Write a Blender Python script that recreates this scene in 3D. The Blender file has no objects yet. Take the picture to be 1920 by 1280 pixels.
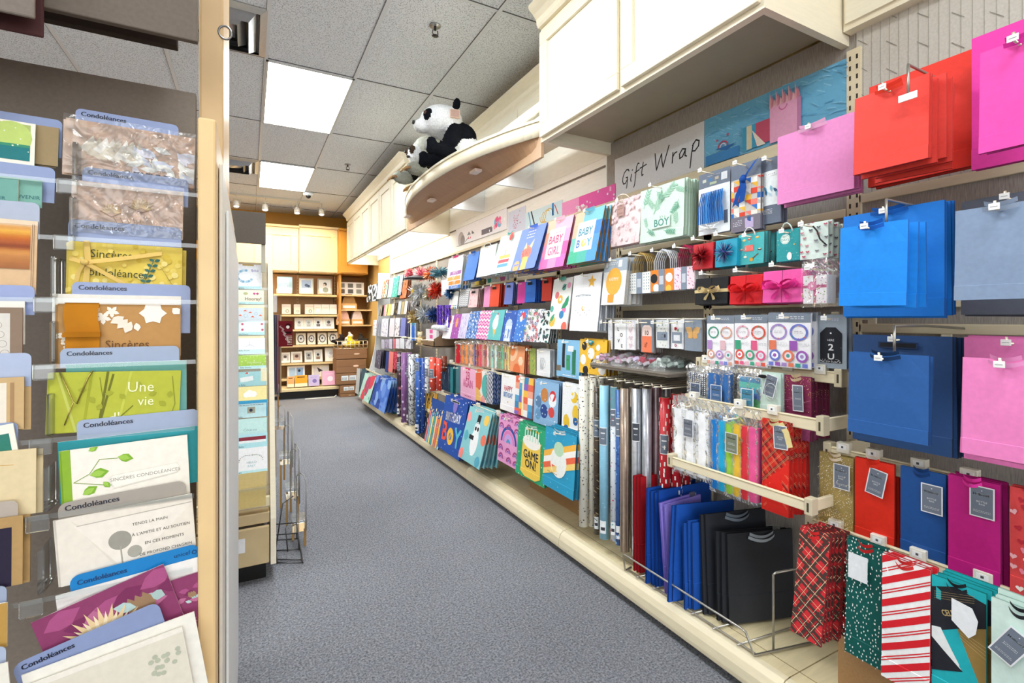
import bpy, bmesh, math, random
from mathutils import Vector, Matrix
PI = math.pi
C = bpy.context.scene.collection
SC = bpy.context.scene
# ------------------------------------------------------------------ camera
TH = math.radians(28.14)
FL = 920.0; CX = 960.0; CY = 598.0; EYE = 1.25
cs, sn = math.cos(TH), math.sin(TH)
cam = bpy.data.cameras.new('camera'); camo = bpy.data.objects.new('camera', cam); C.objects.link(camo)
cam.sensor_width = 36; cam.lens = FL/1920*36; cam.shift_y = -42/1920; cam.clip_start = .02
camo.location = (0, 0, EYE); camo.rotation_euler = (PI/2, 0, -TH); SC.camera = camo
# ------------------------------------------------------------------ world, exposure
w = bpy.data.worlds.new('world'); SC.world = w; w.use_nodes = True
w.node_tree.nodes['Background'].inputs[0].default_value = (.93, .96, 1, 1)
w.node_tree.nodes['Background'].inputs[1].default_value = .55
SC.view_settings.view_transform = 'Standard'; SC.view_settings.look = 'None'
SC.view_settings.exposure = 0.8; SC.view_settings.gamma = 1
SC.cycles.max_bounces = 7; SC.cycles.transparent_max_bounces = 12; SC.cycles.caustics_reflective = False
SC.cycles.caustics_refractive = False; SC.cycles.sample_clamp_indirect = 4; SC.cycles.use_denoising = True
PANEL_W, TUBE_W, WARM_W = 11, 5.0, 14.0

def area(name, loc, sx, sy, power, col=(1, 1, 1), rot=(0, 0, 0)):
    l = bpy.data.lights.new(name, 'AREA'); l.shape = 'RECTANGLE'; l.size = sx; l.size_y = sy; l.energy = power; l.color = col
    o = bpy.data.objects.new(name, l); C.objects.link(o); o.location = loc; o.rotation_euler = rot
    return o
# fill light added behind the viewer to even out the room
area('rear_fill_light', (-.8, -7.5, 1.9), 7, 3.4, 150, (.95, .98, 1), (PI/2, 0, 0))

# ------------------------------------------------------------------ measuring: a point of the photo on a real plane of the shop
def ray(u, v):
    a = (u-CX)/FL; return (a*cs+sn, -a*sn+cs, (CY-v)/FL)
def onx(u, v, X):
    r = ray(u, v); k = X/r[0]; return Vector((X, k*r[1], EYE+k*r[2]))
def ony(u, v, Y):
    r = ray(u, v); k = Y/r[1]; return Vector((k*r[0], Y, EYE+k*r[2]))
# ------------------------------------------------------------------ colours, materials
def L(c):
    c = c.lstrip('#')
    if len(c) == 3: c = ''.join(q*2 for q in c)
    v = [int(c[i:i+2], 16)/255 for i in (0, 2, 4)]
    return tuple(x/12.92 if x <= .04045 else ((x+.055)/1.055)**2.4 for x in v)
def new_mat(name):
    m = bpy.data.materials.new(name); m.use_nodes = True
    return m, m.node_tree.nodes, m.node_tree.links, m.node_tree.nodes['Principled BSDF']
def paint(name, rough=.55, spec=.4, metal=0, noise=.05, scale=60, bump=.0, bscale=200, coat=0, stretch=None):
    """procedural: the mesh's own colours with a fine grain"""
    m, N, K, b = new_mat(name)
    a = N.new('ShaderNodeAttribute'); a.attribute_name = 'Col'
    tc = N.new('ShaderNodeTexCoord'); t = N.new('ShaderNodeTexNoise'); t.inputs['Scale'].default_value = scale; t.inputs['Detail'].default_value = 3
    if stretch:
        mp = N.new('ShaderNodeMapping'); mp.inputs['Scale'].default_value = stretch; K.new(tc.outputs['Object'], mp.inputs[0]); K.new(mp.outputs[0], t.inputs['Vector'])
    else: K.new(tc.outputs['Object'], t.inputs['Vector'])
    mr = N.new('ShaderNodeMapRange'); mr.inputs[1].default_value = .3; mr.inputs[2].default_value = .7
    mr.inputs[3].default_value = 1-noise; mr.inputs[4].default_value = 1+noise
    K.new(t.outputs[0], mr.inputs[0])
    vm = N.new('ShaderNodeVectorMath'); vm.operation = 'SCALE'
    K.new(a.outputs['Color'], vm.inputs[0]); K.new(mr.outputs[0], vm.inputs['Scale']); K.new(vm.outputs[0], b.inputs['Base Color'])
    b.inputs['Roughness'].default_value = rough; b.inputs['Specular IOR Level'].default_value = spec; b.inputs['Metallic'].default_value = metal
    b.inputs['Coat Weight'].default_value = coat; b.inputs['Coat Roughness'].default_value = .2
    if bump:
        t2 = N.new('ShaderNodeTexNoise'); t2.inputs['Scale'].default_value = bscale; K.new(tc.outputs['Object'], t2.inputs['Vector'])
        bp = N.new('ShaderNodeBump'); bp.inputs['Strength'].default_value = bump; bp.inputs['Distance'].default_value = .002
        K.new(t2.outputs[0], bp.inputs['Height']); K.new(bp.outputs[0], b.inputs['Normal'])
    return m
PAPER = paint('paper', .6, .3, noise=.04, scale=90)
GLOSS = paint('coated_paper', .32, .5, noise=.03, scale=60)
KRAFTM = paint('matte_card', .8, .2, noise=.07, scale=140)
FOIL = paint('foil', .28, .5, metal=.55, noise=.12, scale=40, bump=.3, bscale=60)
PAINTED = paint('painted_wood', .45, .35, noise=.03, scale=14, stretch=(1, 1, 6))
METAL = paint('metal', .3, .5, metal=.75, noise=.04)
PLASTIC = paint('plastic', .4, .45, noise=.02)
FABRIC = paint('fabric', .95, .1, noise=.12, scale=260, bump=.5, bscale=500)
FUR = paint('plush_fur', 1, .05, noise=.14, scale=110, bump=1, bscale=170)
LAMI = paint('laminate', .42, .35, noise=.07, scale=9, stretch=(1, 8, 1))
TISSUE = paint('tissue', .8, .15, noise=.1, scale=25, bump=.6, bscale=40)
TINSEL = paint('tinsel', .3, .6, metal=.35, noise=.35, scale=90)
def clear(name, tint=(1, 1, 1), fac=.16, rough=.12, bump=0, milk=0.0):
    m, N, K, b = new_mat(name); N.remove(b)
    out = N['Material Output']; tr = N.new('ShaderNodeBsdfTransparent'); gl = N.new('ShaderNodeBsdfGlossy'); mx = N.new('ShaderNodeMixShader')
    tr.inputs[0].default_value = tint+(1,); gl.inputs['Roughness'].default_value = rough; gl.inputs[0].default_value = (1, 1, 1, 1)
    fr = N.new('ShaderNodeFresnel'); fr.inputs[0].default_value = 1.35
    ad = N.new('ShaderNodeMath'); ad.operation = 'ADD'; ad.inputs[1].default_value = fac; ad.use_clamp = True
    K.new(fr.outputs[0], ad.inputs[0]); K.new(ad.outputs[0], mx.inputs[0]); K.new(tr.outputs[0], mx.inputs[1]); K.new(gl.outputs[0], mx.inputs[2])
    sh = mx
    if milk:
        df = N.new('ShaderNodeBsdfDiffuse'); df.inputs[0].default_value = (.85, .88, .9, 1)
        m2 = N.new('ShaderNodeMixShader'); m2.inputs[0].default_value = milk; K.new(mx.outputs[0], m2.inputs[1]); K.new(df.outputs[0], m2.inputs[2]); sh = m2
    if bump:
        tc = N.new('ShaderNodeTexCoord'); t = N.new('ShaderNodeTexNoise'); t.inputs['Scale'].default_value = 22; t.inputs['Distortion'].default_value = 1.5
        K.new(tc.outputs['Object'], t.inputs['Vector'])
        bp = N.new('ShaderNodeBump'); bp.inputs['Strength'].default_value = bump; bp.inputs['Distance'].default_value = .02
        K.new(t.outputs[0], bp.inputs['Height']); K.new(bp.outputs[0], gl.inputs['Normal']); K.new(bp.outputs[0], fr.inputs['Normal'])
    K.new(sh.outputs[0], out.inputs[0])
    return m
ACRYL = clear('clear_acrylic', (.95, .965, .96), .02, .1, milk=.04)
CELLO = clear('cellophane', (.985, .99, .99), .03, .22, bump=.5, milk=.05)
def emit(name, col, s):
    m, N, K, b = new_mat(name)
    b.inputs['Base Color'].default_value = (.8, .8, .8, 1); b.inputs['Emission Color'].default_value = col+(1,); b.inputs['Emission Strength'].default_value = s
    return m
LIGHTM = emit('light_diffuser', (.93, .98, 1), PANEL_W)
TUBEM = emit('fluorescent_tube', (.95, .99, 1), TUBE_W)
BULBM = emit('spot_bulb', (1, .78, .5), WARM_W)
# carpet
def carpet():
    m, N, K, b = new_mat('carpet'); tc = N.new('ShaderNodeTexCoord')
    t = N.new('ShaderNodeTexVoronoi'); t.inputs['Scale'].default_value = 170; t.inputs['Randomness'].default_value = .55; K.new(tc.outputs['Object'], t.inputs['Vector'])
    t1 = N.new('ShaderNodeTexNoise'); t1.inputs['Scale'].default_value = 120; t1.inputs['Detail'].default_value = 5; t1.inputs['Roughness'].default_value = .8; K.new(tc.outputs['Object'], t1.inputs['Vector'])
    t2 = N.new('ShaderNodeTexNoise'); t2.inputs['Scale'].default_value = 1.1; K.new(tc.outputs['Object'], t2.inputs['Vector'])
    r = N.new('ShaderNodeValToRGB'); e = r.color_ramp.elements
    e[0].position = .3; e[0].color = L('34363e')+(1,); e[1].position = .68; e[1].color = L('c6c8d0')+(1,)
    K.new(t1.outputs[0], r.inputs[0])
    mx = N.new('ShaderNodeMix'); mx.data_type = 'RGBA'; mx.blend_type = 'MULTIPLY'; mx.inputs[0].default_value = .5
    r2 = N.new('ShaderNodeValToRGB'); e = r2.color_ramp.elements; e[0].color = (.45, .45, .47, 1); e[1].color = (1, 1, 1, 1); e[1].position = .6
    K.new(t.outputs['Color'], r2.inputs[0]); K.new(r.outputs[0], mx.inputs[6]); K.new(r2.outputs[0], mx.inputs[7])
    m3 = N.new('ShaderNodeMix'); m3.data_type = 'RGBA'; m3.blend_type = 'MULTIPLY'; m3.inputs[0].default_value = .35
    K.new(mx.outputs[2], m3.inputs[6]); K.new(t2.outputs[0], m3.inputs[7]); K.new(m3.outputs[2], b.inputs['Base Color'])
    b.inputs['Roughness'].default_value = 1; b.inputs['Specular IOR Level'].default_value = .05
    bp = N.new('ShaderNodeBump'); bp.inputs['Strength'].default_value = .8; bp.inputs['Distance'].default_value = .006
    K.new(t1.outputs[0], bp.inputs['Height']); K.new(bp.outputs[0], b.inputs['Normal'])
    return m
def speck(name, base, dark, scale, lo=.35, hi=.55, rough=.9, bump=.3):
    m, N, K, b = new_mat(name); tc = N.new('ShaderNodeTexCoord')
    t1 = N.new('ShaderNodeTexNoise'); t1.inputs['Scale'].default_value = scale; t1.inputs['Detail'].default_value = 5; K.new(tc.outputs['Object'], t1.inputs['Vector'])
    r = N.new('ShaderNodeValToRGB'); e = r.color_ramp.elements
    e[0].position = lo; e[0].color = L(dark)+(1,); e[1].position = hi; e[1].color = L(base)+(1,)
    K.new(t1.outputs[0], r.inputs[0]); K.new(r.outputs[0], b.inputs['Base Color']); b.inputs['Roughness'].default_value = rough
    bp = N.new('ShaderNodeBump'); bp.inputs['Strength'].default_value = bump; bp.inputs['Distance'].default_value = .003
    K.new(t1.outputs[0], bp.inputs['Height']); K.new(bp.outputs[0], b.inputs['Normal'])
    return m
def woven():
    m, N, K, b = new_mat('woven_panel'); tc = N.new('ShaderNodeTexCoord'); mp = N.new('ShaderNodeMapping'); mp.inputs['Scale'].default_value = (1, 420, 30)
    t1 = N.new('ShaderNodeTexNoise'); t1.inputs['Scale'].default_value = 1; t1.inputs['Detail'].default_value = 3
    K.new(tc.outputs['Object'], mp.inputs[0]); K.new(mp.outputs[0], t1.inputs['Vector'])
    r = N.new('ShaderNodeValToRGB'); e = r.color_ramp.elements
    e[0].position = .3; e[0].color = L('8d8680')+(1,); e[1].position = .7; e[1].color = L('aea79f')+(1,)
    K.new(t1.outputs[0], r.inputs[0]); K.new(r.outputs[0], b.inputs['Base Color']); b.inputs['Roughness'].default_value = .8
    return m
# ------------------------------------------------------------------ mesh builder
class MB:
    def __init__(s): s.v = []; s.f = []; s.c = []; s.sm = []
    def poly(s, pts, c, sm=False):
        n = len(s.v); s.v += [tuple(p) for p in pts]; s.f.append(tuple(range(n, n+len(pts)))); s.c.append(c); s.sm.append(sm)
    def faces(s, vs, fs, c, sm=False):
        n = len(s.v); s.v += [tuple(p) for p in vs]
        for i, f in enumerate(fs):
            s.f.append(tuple(n+k for k in f)); s.c.append(c[i] if isinstance(c, list) else c); s.sm.append(sm)
    def box(s, x0, x1, y0, y1, z0, z1, c, M=None):
        vs = [Vector((x, y, z)) for z in (z0, z1) for y in (y0, y1) for x in (x0, x1)]
        if M: vs = [M @ q for q in vs]
        s.faces(vs, [(0, 2, 3, 1), (4, 5, 7, 6), (0, 1, 5, 4), (2, 6, 7, 3), (0, 4, 6, 2), (1, 3, 7, 5)], c)
    def bbox(s, x0, x1, y0, y1, z0, z1, c, r=.004):
        """box with chamfered edges along its longest look (all 12 edges)"""
        bm = bmesh.new(); bmesh.ops.create_cube(bm, size=1)
        for q in bm.verts: q.co = Vector(((x0+x1)/2+q.co.x*(x1-x0), (y0+y1)/2+q.co.y*(y1-y0), (z0+z1)/2+q.co.z*(z1-z0)))
        bmesh.ops.bevel(bm, geom=bm.edges[:], offset=min(r, .45*min(abs(x1-x0), abs(y1-y0), abs(z1-z0))), segments=2, affect='EDGES', profile=.5)
        bm.verts.index_update()
        s.faces([q.co[:] for q in bm.verts], [[q.index for q in f.verts] for f in bm.faces], c); bm.free()
    def prism(s, pts, y0, y1, c, axis='y', cside=None):
        """pts 2D (x,z) extruded along y (or 'x': pts (y,z); 'z': pts (x,y))"""
        n = len(pts)
        if axis == 'y': A = [(p[0], y0, p[1]) for p in pts]; B = [(p[0], y1, p[1]) for p in pts]
        elif axis == 'x': A = [(y0, p[0], p[1]) for p in pts]; B = [(y1, p[0], p[1]) for p in pts]
        else: A = [(p[0], p[1], y0) for p in pts]; B = [(p[0], p[1], y1) for p in pts]
        s.faces(A+B, [tuple(range(n)), tuple(range(2*n-1, n-1, -1))]+[(i, i+n, (i+1) % n+n, (i+1) % n) for i in range(n)],
                [c, c]+[cside or c]*n)
    def tube(s, pts, r, c, seg=8, closed=False, cap=True):
        pts = [Vector(p) for p in pts]; n = len(pts); rings = []
        up = None
        for i, p in enumerate(pts):
            a = pts[(i-1) % n] if (closed or i) else p; b = pts[(i+1) % n] if (closed or i < n-1) else p
            t = (b-a).normalized() if (b-a).length > 1e-9 else Vector((0, 0, 1))
            if up is None: up = t.orthogonal().normalized()
            up = (up-t*up.dot(t)); up = up.normalized() if up.length > 1e-6 else t.orthogonal().normalized()
            q = t.cross(up); rr = r[i] if isinstance(r, (list, tuple)) else r
            rings.append([p+(up*math.cos(2*PI*k/seg)+q*math.sin(2*PI*k/seg))*rr for k in range(seg)])
        vs = [v for R in rings for v in R]; fs = []
        for i in range(n if closed else n-1):
            j = (i+1) % n
            for k in range(seg): fs.append((i*seg+k, i*seg+(k+1) % seg, j*seg+(k+1) % seg, j*seg+k))
        if cap and not closed: fs += [tuple(range(seg-1, -1, -1)), tuple(range((n-1)*seg, n*seg))]
        s.faces(vs, fs, c, True)
    def strip(s, pts, wvec, c):
        """ribbon through pts with half width vector(s)"""
        pts = [Vector(p) for p in pts]; W = [Vector(wvec)]*len(pts) if not isinstance(wvec, list) else [Vector(q) for q in wvec]
        vs = []
        for p, q in zip(pts, W): vs += [p-q, p+q]
        s.faces(vs, [(2*i, 2*i+1, 2*i+3, 2*i+2) for i in range(len(pts)-1)], c, True)
    def ball(s, ctr, r, c, seg=12, rings=8, M=None):
        rx, ry, rz = r if isinstance(r, (tuple, list)) else (r, r, r); vs = []; fs = []
        for i in range(rings+1):
            ph = PI*i/rings
            for k in range(seg): 
                q = Vector((rx*math.sin(ph)*math.cos(2*PI*k/seg), ry*math.sin(ph)*math.sin(2*PI*k/seg), rz*math.cos(ph)))
                if M: q = M @ q
                vs.append(q+Vector(ctr))
        for i in range(rings):
            for k in range(seg): fs.append((i*seg+k, (i+1)*seg+k, (i+1)*seg+(k+1) % seg, i*seg+(k+1) % seg))
        s.faces(vs, fs, c, True)
    def mesh(s, name):
        me = bpy.data.meshes.new(name); me.from_pydata(s.v, [], s.f)
        at = me.color_attributes.new('Col', 'FLOAT_COLOR', 'CORNER'); buf = []
        for f, c in zip(s.f, s.c):
            buf += (list(c[:3])+[1.0])*len(f)
        at.data.foreach_set('color', buf)
        me.polygons.foreach_set('use_smooth', s.sm); me.update()
        return me
    def build(s, name, mat, parent=None, loc=None, rot=None):
        me = s.mesh(name); me.materials.append(mat); return link(name, me, parent, loc, rot)
def link(name, me, parent=None, loc=None, rot=None):
    o = bpy.data.objects.new(name, me); C.objects.link(o)
    if parent: o.parent = parent
    if loc is not None: o.location = loc
    if rot is not None: o.rotation_euler = rot
    return o
def tag(o, label, cat, group=None, kind=None):
    if kind == 'structure': o['kind'] = kind; o['label'] = label; return o
    o['label'] = label; o['category'] = cat
    if group: o['group'] = group
    if kind: o['kind'] = kind
    return o
def thing(name, label, cat, loc=(0, 0, 0), rot=(0, 0, 0), group=None):
    o = bpy.data.objects.new(name, None); C.objects.link(o); o.empty_display_size = .02
    o.location = loc; o.rotation_euler = rot
    return tag(o, label, cat, group)
def struct(name, mb, mat, label=None):
    o = mb.build(name, mat); o['kind'] = 'structure'
    if label: o['label'] = label
    return o
# text outlines as flat polygons, cached
TXT = {}
def text_tris(s):
    if s in TXT: return TXT[s]
    cu = bpy.data.curves.new('t', 'FONT'); cu.body = s; cu.resolution_u = 2; cu.size = 1
    o = bpy.data.objects.new('t', cu); C.objects.link(o)
    me = o.to_mesh(); vs = [(v.co.x, v.co.y) for v in me.vertices]; fs = [tuple(p.vertices) for p in me.polygons]
    o.to_mesh_clear(); bpy.data.objects.remove(o); bpy.data.curves.remove(cu)
    if not vs: vs = [(0, 0)]
    x0 = min(v[0] for v in vs); x1 = max(v[0] for v in vs); y0 = min(v[1] for v in vs); y1 = max(v[1] for v in vs)
    TXT[s] = (vs, fs, x0, x1, y0, y1); return TXT[s]
def clip(poly, x0, x1, y0, y1):
    def cl(P, ins, isec):
        out = []
        for i in range(len(P)):
            a, b = P[i-1], P[i]; ia, ib = ins(a), ins(b)
            if ib:
                if not ia: out.append(isec(a, b))
                out.append(b)
            elif ia: out.append(isec(a, b))
        return out
    def X(k):
        return lambda a, b: (k, a[1]+(b[1]-a[1])*(k-a[0])/(b[0]-a[0]))
    def Y(k):
        return lambda a, b: (a[0]+(b[0]-a[0])*(k-a[1])/(b[1]-a[1]), k)
    for ins, f in ((lambda p: p[0] >= x0, X(x0)), (lambda p: p[0] <= x1, X(x1)), (lambda p: p[1] >= y0, Y(y0)), (lambda p: p[1] <= y1, Y(y1))):
        if len(poly) < 3: return []
        poly = cl(poly, ins, f)
    return poly if len(poly) >= 3 else []
# drawing on a face: x 0..1 left to right, y 0..1 top to bottom, sizes in fractions of the width
class Art:
    def __init__(s, w, h, seed=0): s.w = w; s.h = h; s.P = []; s.R = random.Random(seed); s.A = h/w; s.n = 0
    def add(s, pts, c, cl=True):      # pts in width units: (0..1, 0..A)
        if cl: pts = clip(pts, 0, 1, 0, s.A)
        if pts: s.n += 1; s.P.append((pts, L(c) if isinstance(c, str) else c, s.n))
    def rect(s, x0, y0, x1, y1, c): s.add([(x0, y0*s.A), (x1, y0*s.A), (x1, y1*s.A), (x0, y1*s.A)], c)
    def bg(s, c): s.rect(0, 0, 1, 1, c)
    def circ(s, x, y, r, c, n=16, ry=None, rot=0):
        ry = ry or r; ca, sa = math.cos(rot), math.sin(rot); pts = []
        for k in range(n):
            a = r*math.cos(2*PI*k/n); b = ry*math.sin(2*PI*k/n); pts.append((x+a*ca-b*sa, y*s.A+a*sa+b*ca))
        s.add(pts, c)
    def ring(s, x, y, r, r2, c, n=20, a0=0, a1=2*PI, ry=1):
        s.n += 1; n0 = s.n
        for k in range(n):
            t0 = a0+(a1-a0)*k/n; t1 = a0+(a1-a0)*(k+1)/n
            q = [(x+R*math.cos(t), y*s.A+ry*R*math.sin(t)) for R, t in ((r, t0), (r, t1), (r2, t1), (r2, t0))]
            s.add(q, c); s.n = n0
    def line(s, pts, wd, c):
        """pts as (x,y 0..1); joined quads of width wd"""
        P = [(p[0], p[1]*s.A) for p in pts]; s.n += 1; n0 = s.n
        for a, b in zip(P, P[1:]):
            d = math.hypot(b[0]-a[0], b[1]-a[1]) or 1e-6; nx, ny = -(b[1]-a[1])/d*wd/2, (b[0]-a[0])/d*wd/2; ex, ey = (b[0]-a[0])/d*wd*.3, (b[1]-a[1])/d*wd*.3
            s.add([(a[0]-ex+nx, a[1]-ey+ny), (b[0]+ex+nx, b[1]+ey+ny), (b[0]+ex-nx, b[1]+ey-ny), (a[0]-ex-nx, a[1]-ey-ny)], c); s.n = n0
    def stripes(s, cols, ang=0, wd=.1, off=0):
        """bands across the whole face, cols list of (colour, width) or colours"""
        ca, sa = math.cos(ang), math.sin(ang); D = 1+s.A; t = -D+off; i = 0; n0 = s.n
        while t < 2*D:
            c = cols[i % len(cols)]; i += 1; ww = wd
            if isinstance(c, tuple): c, ww = c
            if c: s.add([(t*ca-D*2*-sa, t*sa+ -D*2*ca), ((t+ww)*ca+2*D*sa, (t+ww)*sa-2*D*ca), ((t+ww)*ca-2*D*sa, (t+ww)*sa+2*D*ca), (t*ca-2*D*sa, t*sa+2*D*ca)], c); s.n = n0
            t += ww
        s.n = n0+1
    def text(s, t, x, y, size, c, sx=1, rot=0, mid=True):
        vs, fs, x0, x1, y0, y1 = text_tris(t); k = size/.7; ox = (x0+x1)/2 if mid else x0; ca, sa = math.cos(rot), math.sin(rot); s.n += 1; n0 = s.n
        for f in fs:
            q = []
            for i in f:
                a = (vs[i][0]-ox)*k*sx; b = -vs[i][1]*k; q.append((x+a*ca-b*sa, y*s.A+a*sa+b*ca))
            s.add(q, c, False); s.n = n0
            if size > .11:                       # heavy lettering
                for dx_, dy_ in ((.055, 0), (0, .05), (.055, .05)): s.add([(p[0]+dx_*size, p[1]+dy_*size) for p in q], c, False); s.n = n0
    def words(s, x0, x1, y, size, c, rows=1, gap=1.7):
        for r in range(rows):
            x = x0
            while x < x1-.02:
                l = s.R.uniform(.03, .1); s.rect(x, y+r*size*gap/s.A, min(x+l, x1), y+r*size*gap/s.A+size*.6/s.A, c); x += l+.025
    def leaf(s, x, y, l, wd, a, c):
        pts = []
        for t, o in ((0, 0), (.3, .8), (.6, 1), (1, 0), (.6, -1), (.3, -.8)): pts.append((x+math.cos(a)*t*l-math.sin(a)*o*wd, y*s.A+math.sin(a)*t*l+math.cos(a)*o*wd))
        s.add(pts, c)
    def sprig(s, x, y, l, a, c, n=4, wd=None):
        ca, sa = math.cos(a), math.sin(a)
        s.line([(x, y), (x+ca*l, y+sa*l/s.A)], l*.05, c)
        for k in range(n):
            t = (k+1)/(n+.5); px, py = x+ca*l*t, y+sa*l*t/s.A
            for q in (-.7, .7): s.leaf(px, py, l*.34, l*.055 if wd is None else wd, a+q, c)
    def flower(s, x, y, r, c, cc='fff', n=5):
        for k in range(n): s.circ(x+r*.6*math.cos(2*PI*k/n), y+r*.6*math.sin(2*PI*k/n)/s.A, r*.45, c, 8)
        s.circ(x, y, r*.3, cc, 8)
    def heart(s, x, y, r, c, rot=0):
        pts = []
        for k in range(16):
            t = 2*PI*k/16; a = .062*r*16*math.sin(t)**3; b = -.062*r*(13*math.cos(t)-5*math.cos(2*t)-2*math.cos(3*t)-math.cos(4*t))
            pts.append((x+a*math.cos(rot)-b*math.sin(rot), y*s.A+a*math.sin(rot)+b*math.cos(rot)))
        s.add(pts, c)
    def star(s, x, y, r, c, n=5, inner=.45, rot=-PI/2):
        s.add([(x+(r if k % 2 == 0 else r*inner)*math.cos(rot+PI*k/n), y*s.A+(r if k % 2 == 0 else r*inner)*math.sin(rot+PI*k/n)) for k in range(2*n)], c)
    def tri(s, a, b, d, c): s.add([(q[0], q[1]*s.A) for q in (a, b, d)], c)
    def scat(s, fn, n, mind=.0):
        done = []
        for _ in range(n):
            for _t in range(12):
                x, y = s.R.random(), s.R.random()
                if all((x-a)**2+((y-b)*s.A)**2 > mind**2 for a, b in done): done.append((x, y)); fn(x, y); break
    def dots(s, n, r, cols, mind=None):
        s.scat(lambda x, y: s.circ(x, y, r*s.R.uniform(.7, 1.2), s.R.choice(cols), 7), n, mind or r*2.2)
    def dashes(s, n, l, wd, cols, ang=PI/2, jit=.3, mind=.05):
        def f(x, y):
            a = ang+s.R.uniform(-jit, jit); s.line([(x, y), (x+math.cos(a)*l, y+math.sin(a)*l/s.A)], wd, s.R.choice(cols))
        s.scat(f, n, mind)
    def onto(s, mb, y=0.0, M=None, ox=0, oz=0):
        for pts, c, n in s.P:
            P3 = [Vector((ox+(p[0]-.5)*s.w, y-.00035-.00004*n, oz-p[1]*s.w)) for p in pts]
            if M: P3 = [M @ q for q in P3]
            mb.poly(P3, c)
# ================================================================== THE SHOP
W = 1.87; CEIL = 3.04; BACKY = 9.15
CREAM, CREAM2, WHITE = L('f0e6cd'), L('e9dcbc'), L('f6f5f0')
mb = MB(); mb.box(-5.5, W, -3, BACKY, -.05, 0, L('888a94')); struct('floor', mb, carpet(), 'dark blue grey speckled carpet')
# ceiling: tiles and grid
TX = [W-.59*k for k in range(0, 13)]; TY = [3.77+1.22*k for k in range(-6, 5)]
mb = MB(); mb.box(-5.5, W+.1, -3, BACKY+.1, CEIL, CEIL+.05, L('d8d8d6')); struct('ceiling', mb, speck('ceiling_tile', 'e8ecf2', '9da1a8', 130, .33, .5), 'grey speckled ceiling tiles')
mb = MB(); G = L('d8dbe0')
for x in TX: mb.box(x-.012, x+.012, -3, BACKY, CEIL-.006, CEIL+.001, G); mb.box(x-.0145, x-.012, -3, BACKY, CEIL-.0062, CEIL, L('5a5a5a'))
for y in TY: mb.box(-5.5, W, y-.012, y+.012, CEIL-.0055, CEIL+.001, G); mb.box(-5.5, W, y-.0145, y-.012, CEIL-.0057, CEIL, L('5a5a5a'))
struct('trim_1', mb, PLASTIC, 'metal grid between the ceiling tiles')
mb = MB(); mb.box(W, W+.1, -3, BACKY+.1, 0, CEIL, L('e6c27a')); struct('wall_right', mb, PAINTED, 'pale yellow wall above the gift wrap cabinets')
mb = MB(); mb.box(-5.5, W, BACKY, BACKY+.1, 0, CEIL, L('c9902f')); struct('wall_back', mb, PAINTED, 'ochre yellow back wall')
mb = MB(); mb.box(-5.6, -5.5, -3, BACKY+.1, 0, CEIL, L('d9c394')); struct('wall_left', mb, PAINTED, 'cream left wall')
# recessed ceiling lights
def ceiling_light(x, y, label, lx=.59, ly=1.22):
    t = thing('ceiling_light', label, 'ceiling light', (x, y, CEIL), group='square edged ceiling light panels')
    m = MB(); m.box(-lx/2+.012, lx/2-.012, -ly/2+.012, ly/2-.012, -.011, -.007, WHITE); m.build('diffuser', LIGHTM, t)
    m = MB()
    for a, b, c_, d in ((-lx/2, lx/2, -ly/2, -ly/2+.016), (-lx/2, lx/2, ly/2-.016, ly/2), (-lx/2, -lx/2+.016, -ly/2, ly/2), (lx/2-.016, lx/2, -ly/2, ly/2)): m.box(a, b, c_, d, -.013, 0, L('cfcfcd'))
    m.build('frame', PLASTIC, t)
ceiling_light(W-2.5*.59, 4.38, 'bright white ceiling light panel, the nearer and larger of the two seen')
ceiling_light(W-2.5*.59, 6.82, 'bright white ceiling light panel, the smaller one near the track spots')
for i, (x, y) in enumerate([(W-2.5*.59, 1.94), (W-2.5*.59, -.5), (W-6.5*.59, 4.38), (W-6.5*.59, 6.82), (W-6.5*.59, 1.94), (W-6.5*.59, -.5), (W-10.5*.59, 3.2)]):
    ceiling_light(x, y, 'bright white ceiling light panel above the other aisles, outside the view')
# air vents
def vent(x, y, label):
    t = thing('ceiling_vent', label, 'air vent', (x, y, CEIL), group='square ceiling air vents')
    m = MB(); g = L('b9b9bb')
    for k, (r0, r1, z0, z1) in enumerate(((.295, .25, -.004, -.02), (.235, .19, -.006, -.05), (.175, .13, -.006, -.05), (.115, .001, -.006, -.045))):
        a = [(-r0, -r0, z0), (r0, -r0, z0), (r0, r0, z0), (-r0, r0, z0)]; b = [(-r1, -r1, z1), (r1, -r1, z1), (r1, r1, z1), (-r1, r1, z1)]
        for i in range(4): m.poly([a[i], a[(i+1) % 4], b[(i+1) % 4], b[i]], g)
        for i in range(4): m.poly([(p[0]*.96, p[1]*.96, p[2]+.012) for p in (a[i], a[(i+1) % 4])]+[(p[0]*.96, p[1]*.96, p[2]+.012) for p in (b[(i+1) % 4], b[i])], g)
    m.build('louvre', METAL, t)
    m = MB(); m.box(-.28, .28, -.28, .28, -.003, -.001, L('1c1c1e')); m.build('duct_opening', PLASTIC, t)
vent(W-3.5*.59, 3.77-.31, 'square metal ceiling vent nearest the camera, beside the card rack top')
vent(W-3.5*.59, 6.21+.31, 'far square metal ceiling vent beside the smaller light panel')
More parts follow.
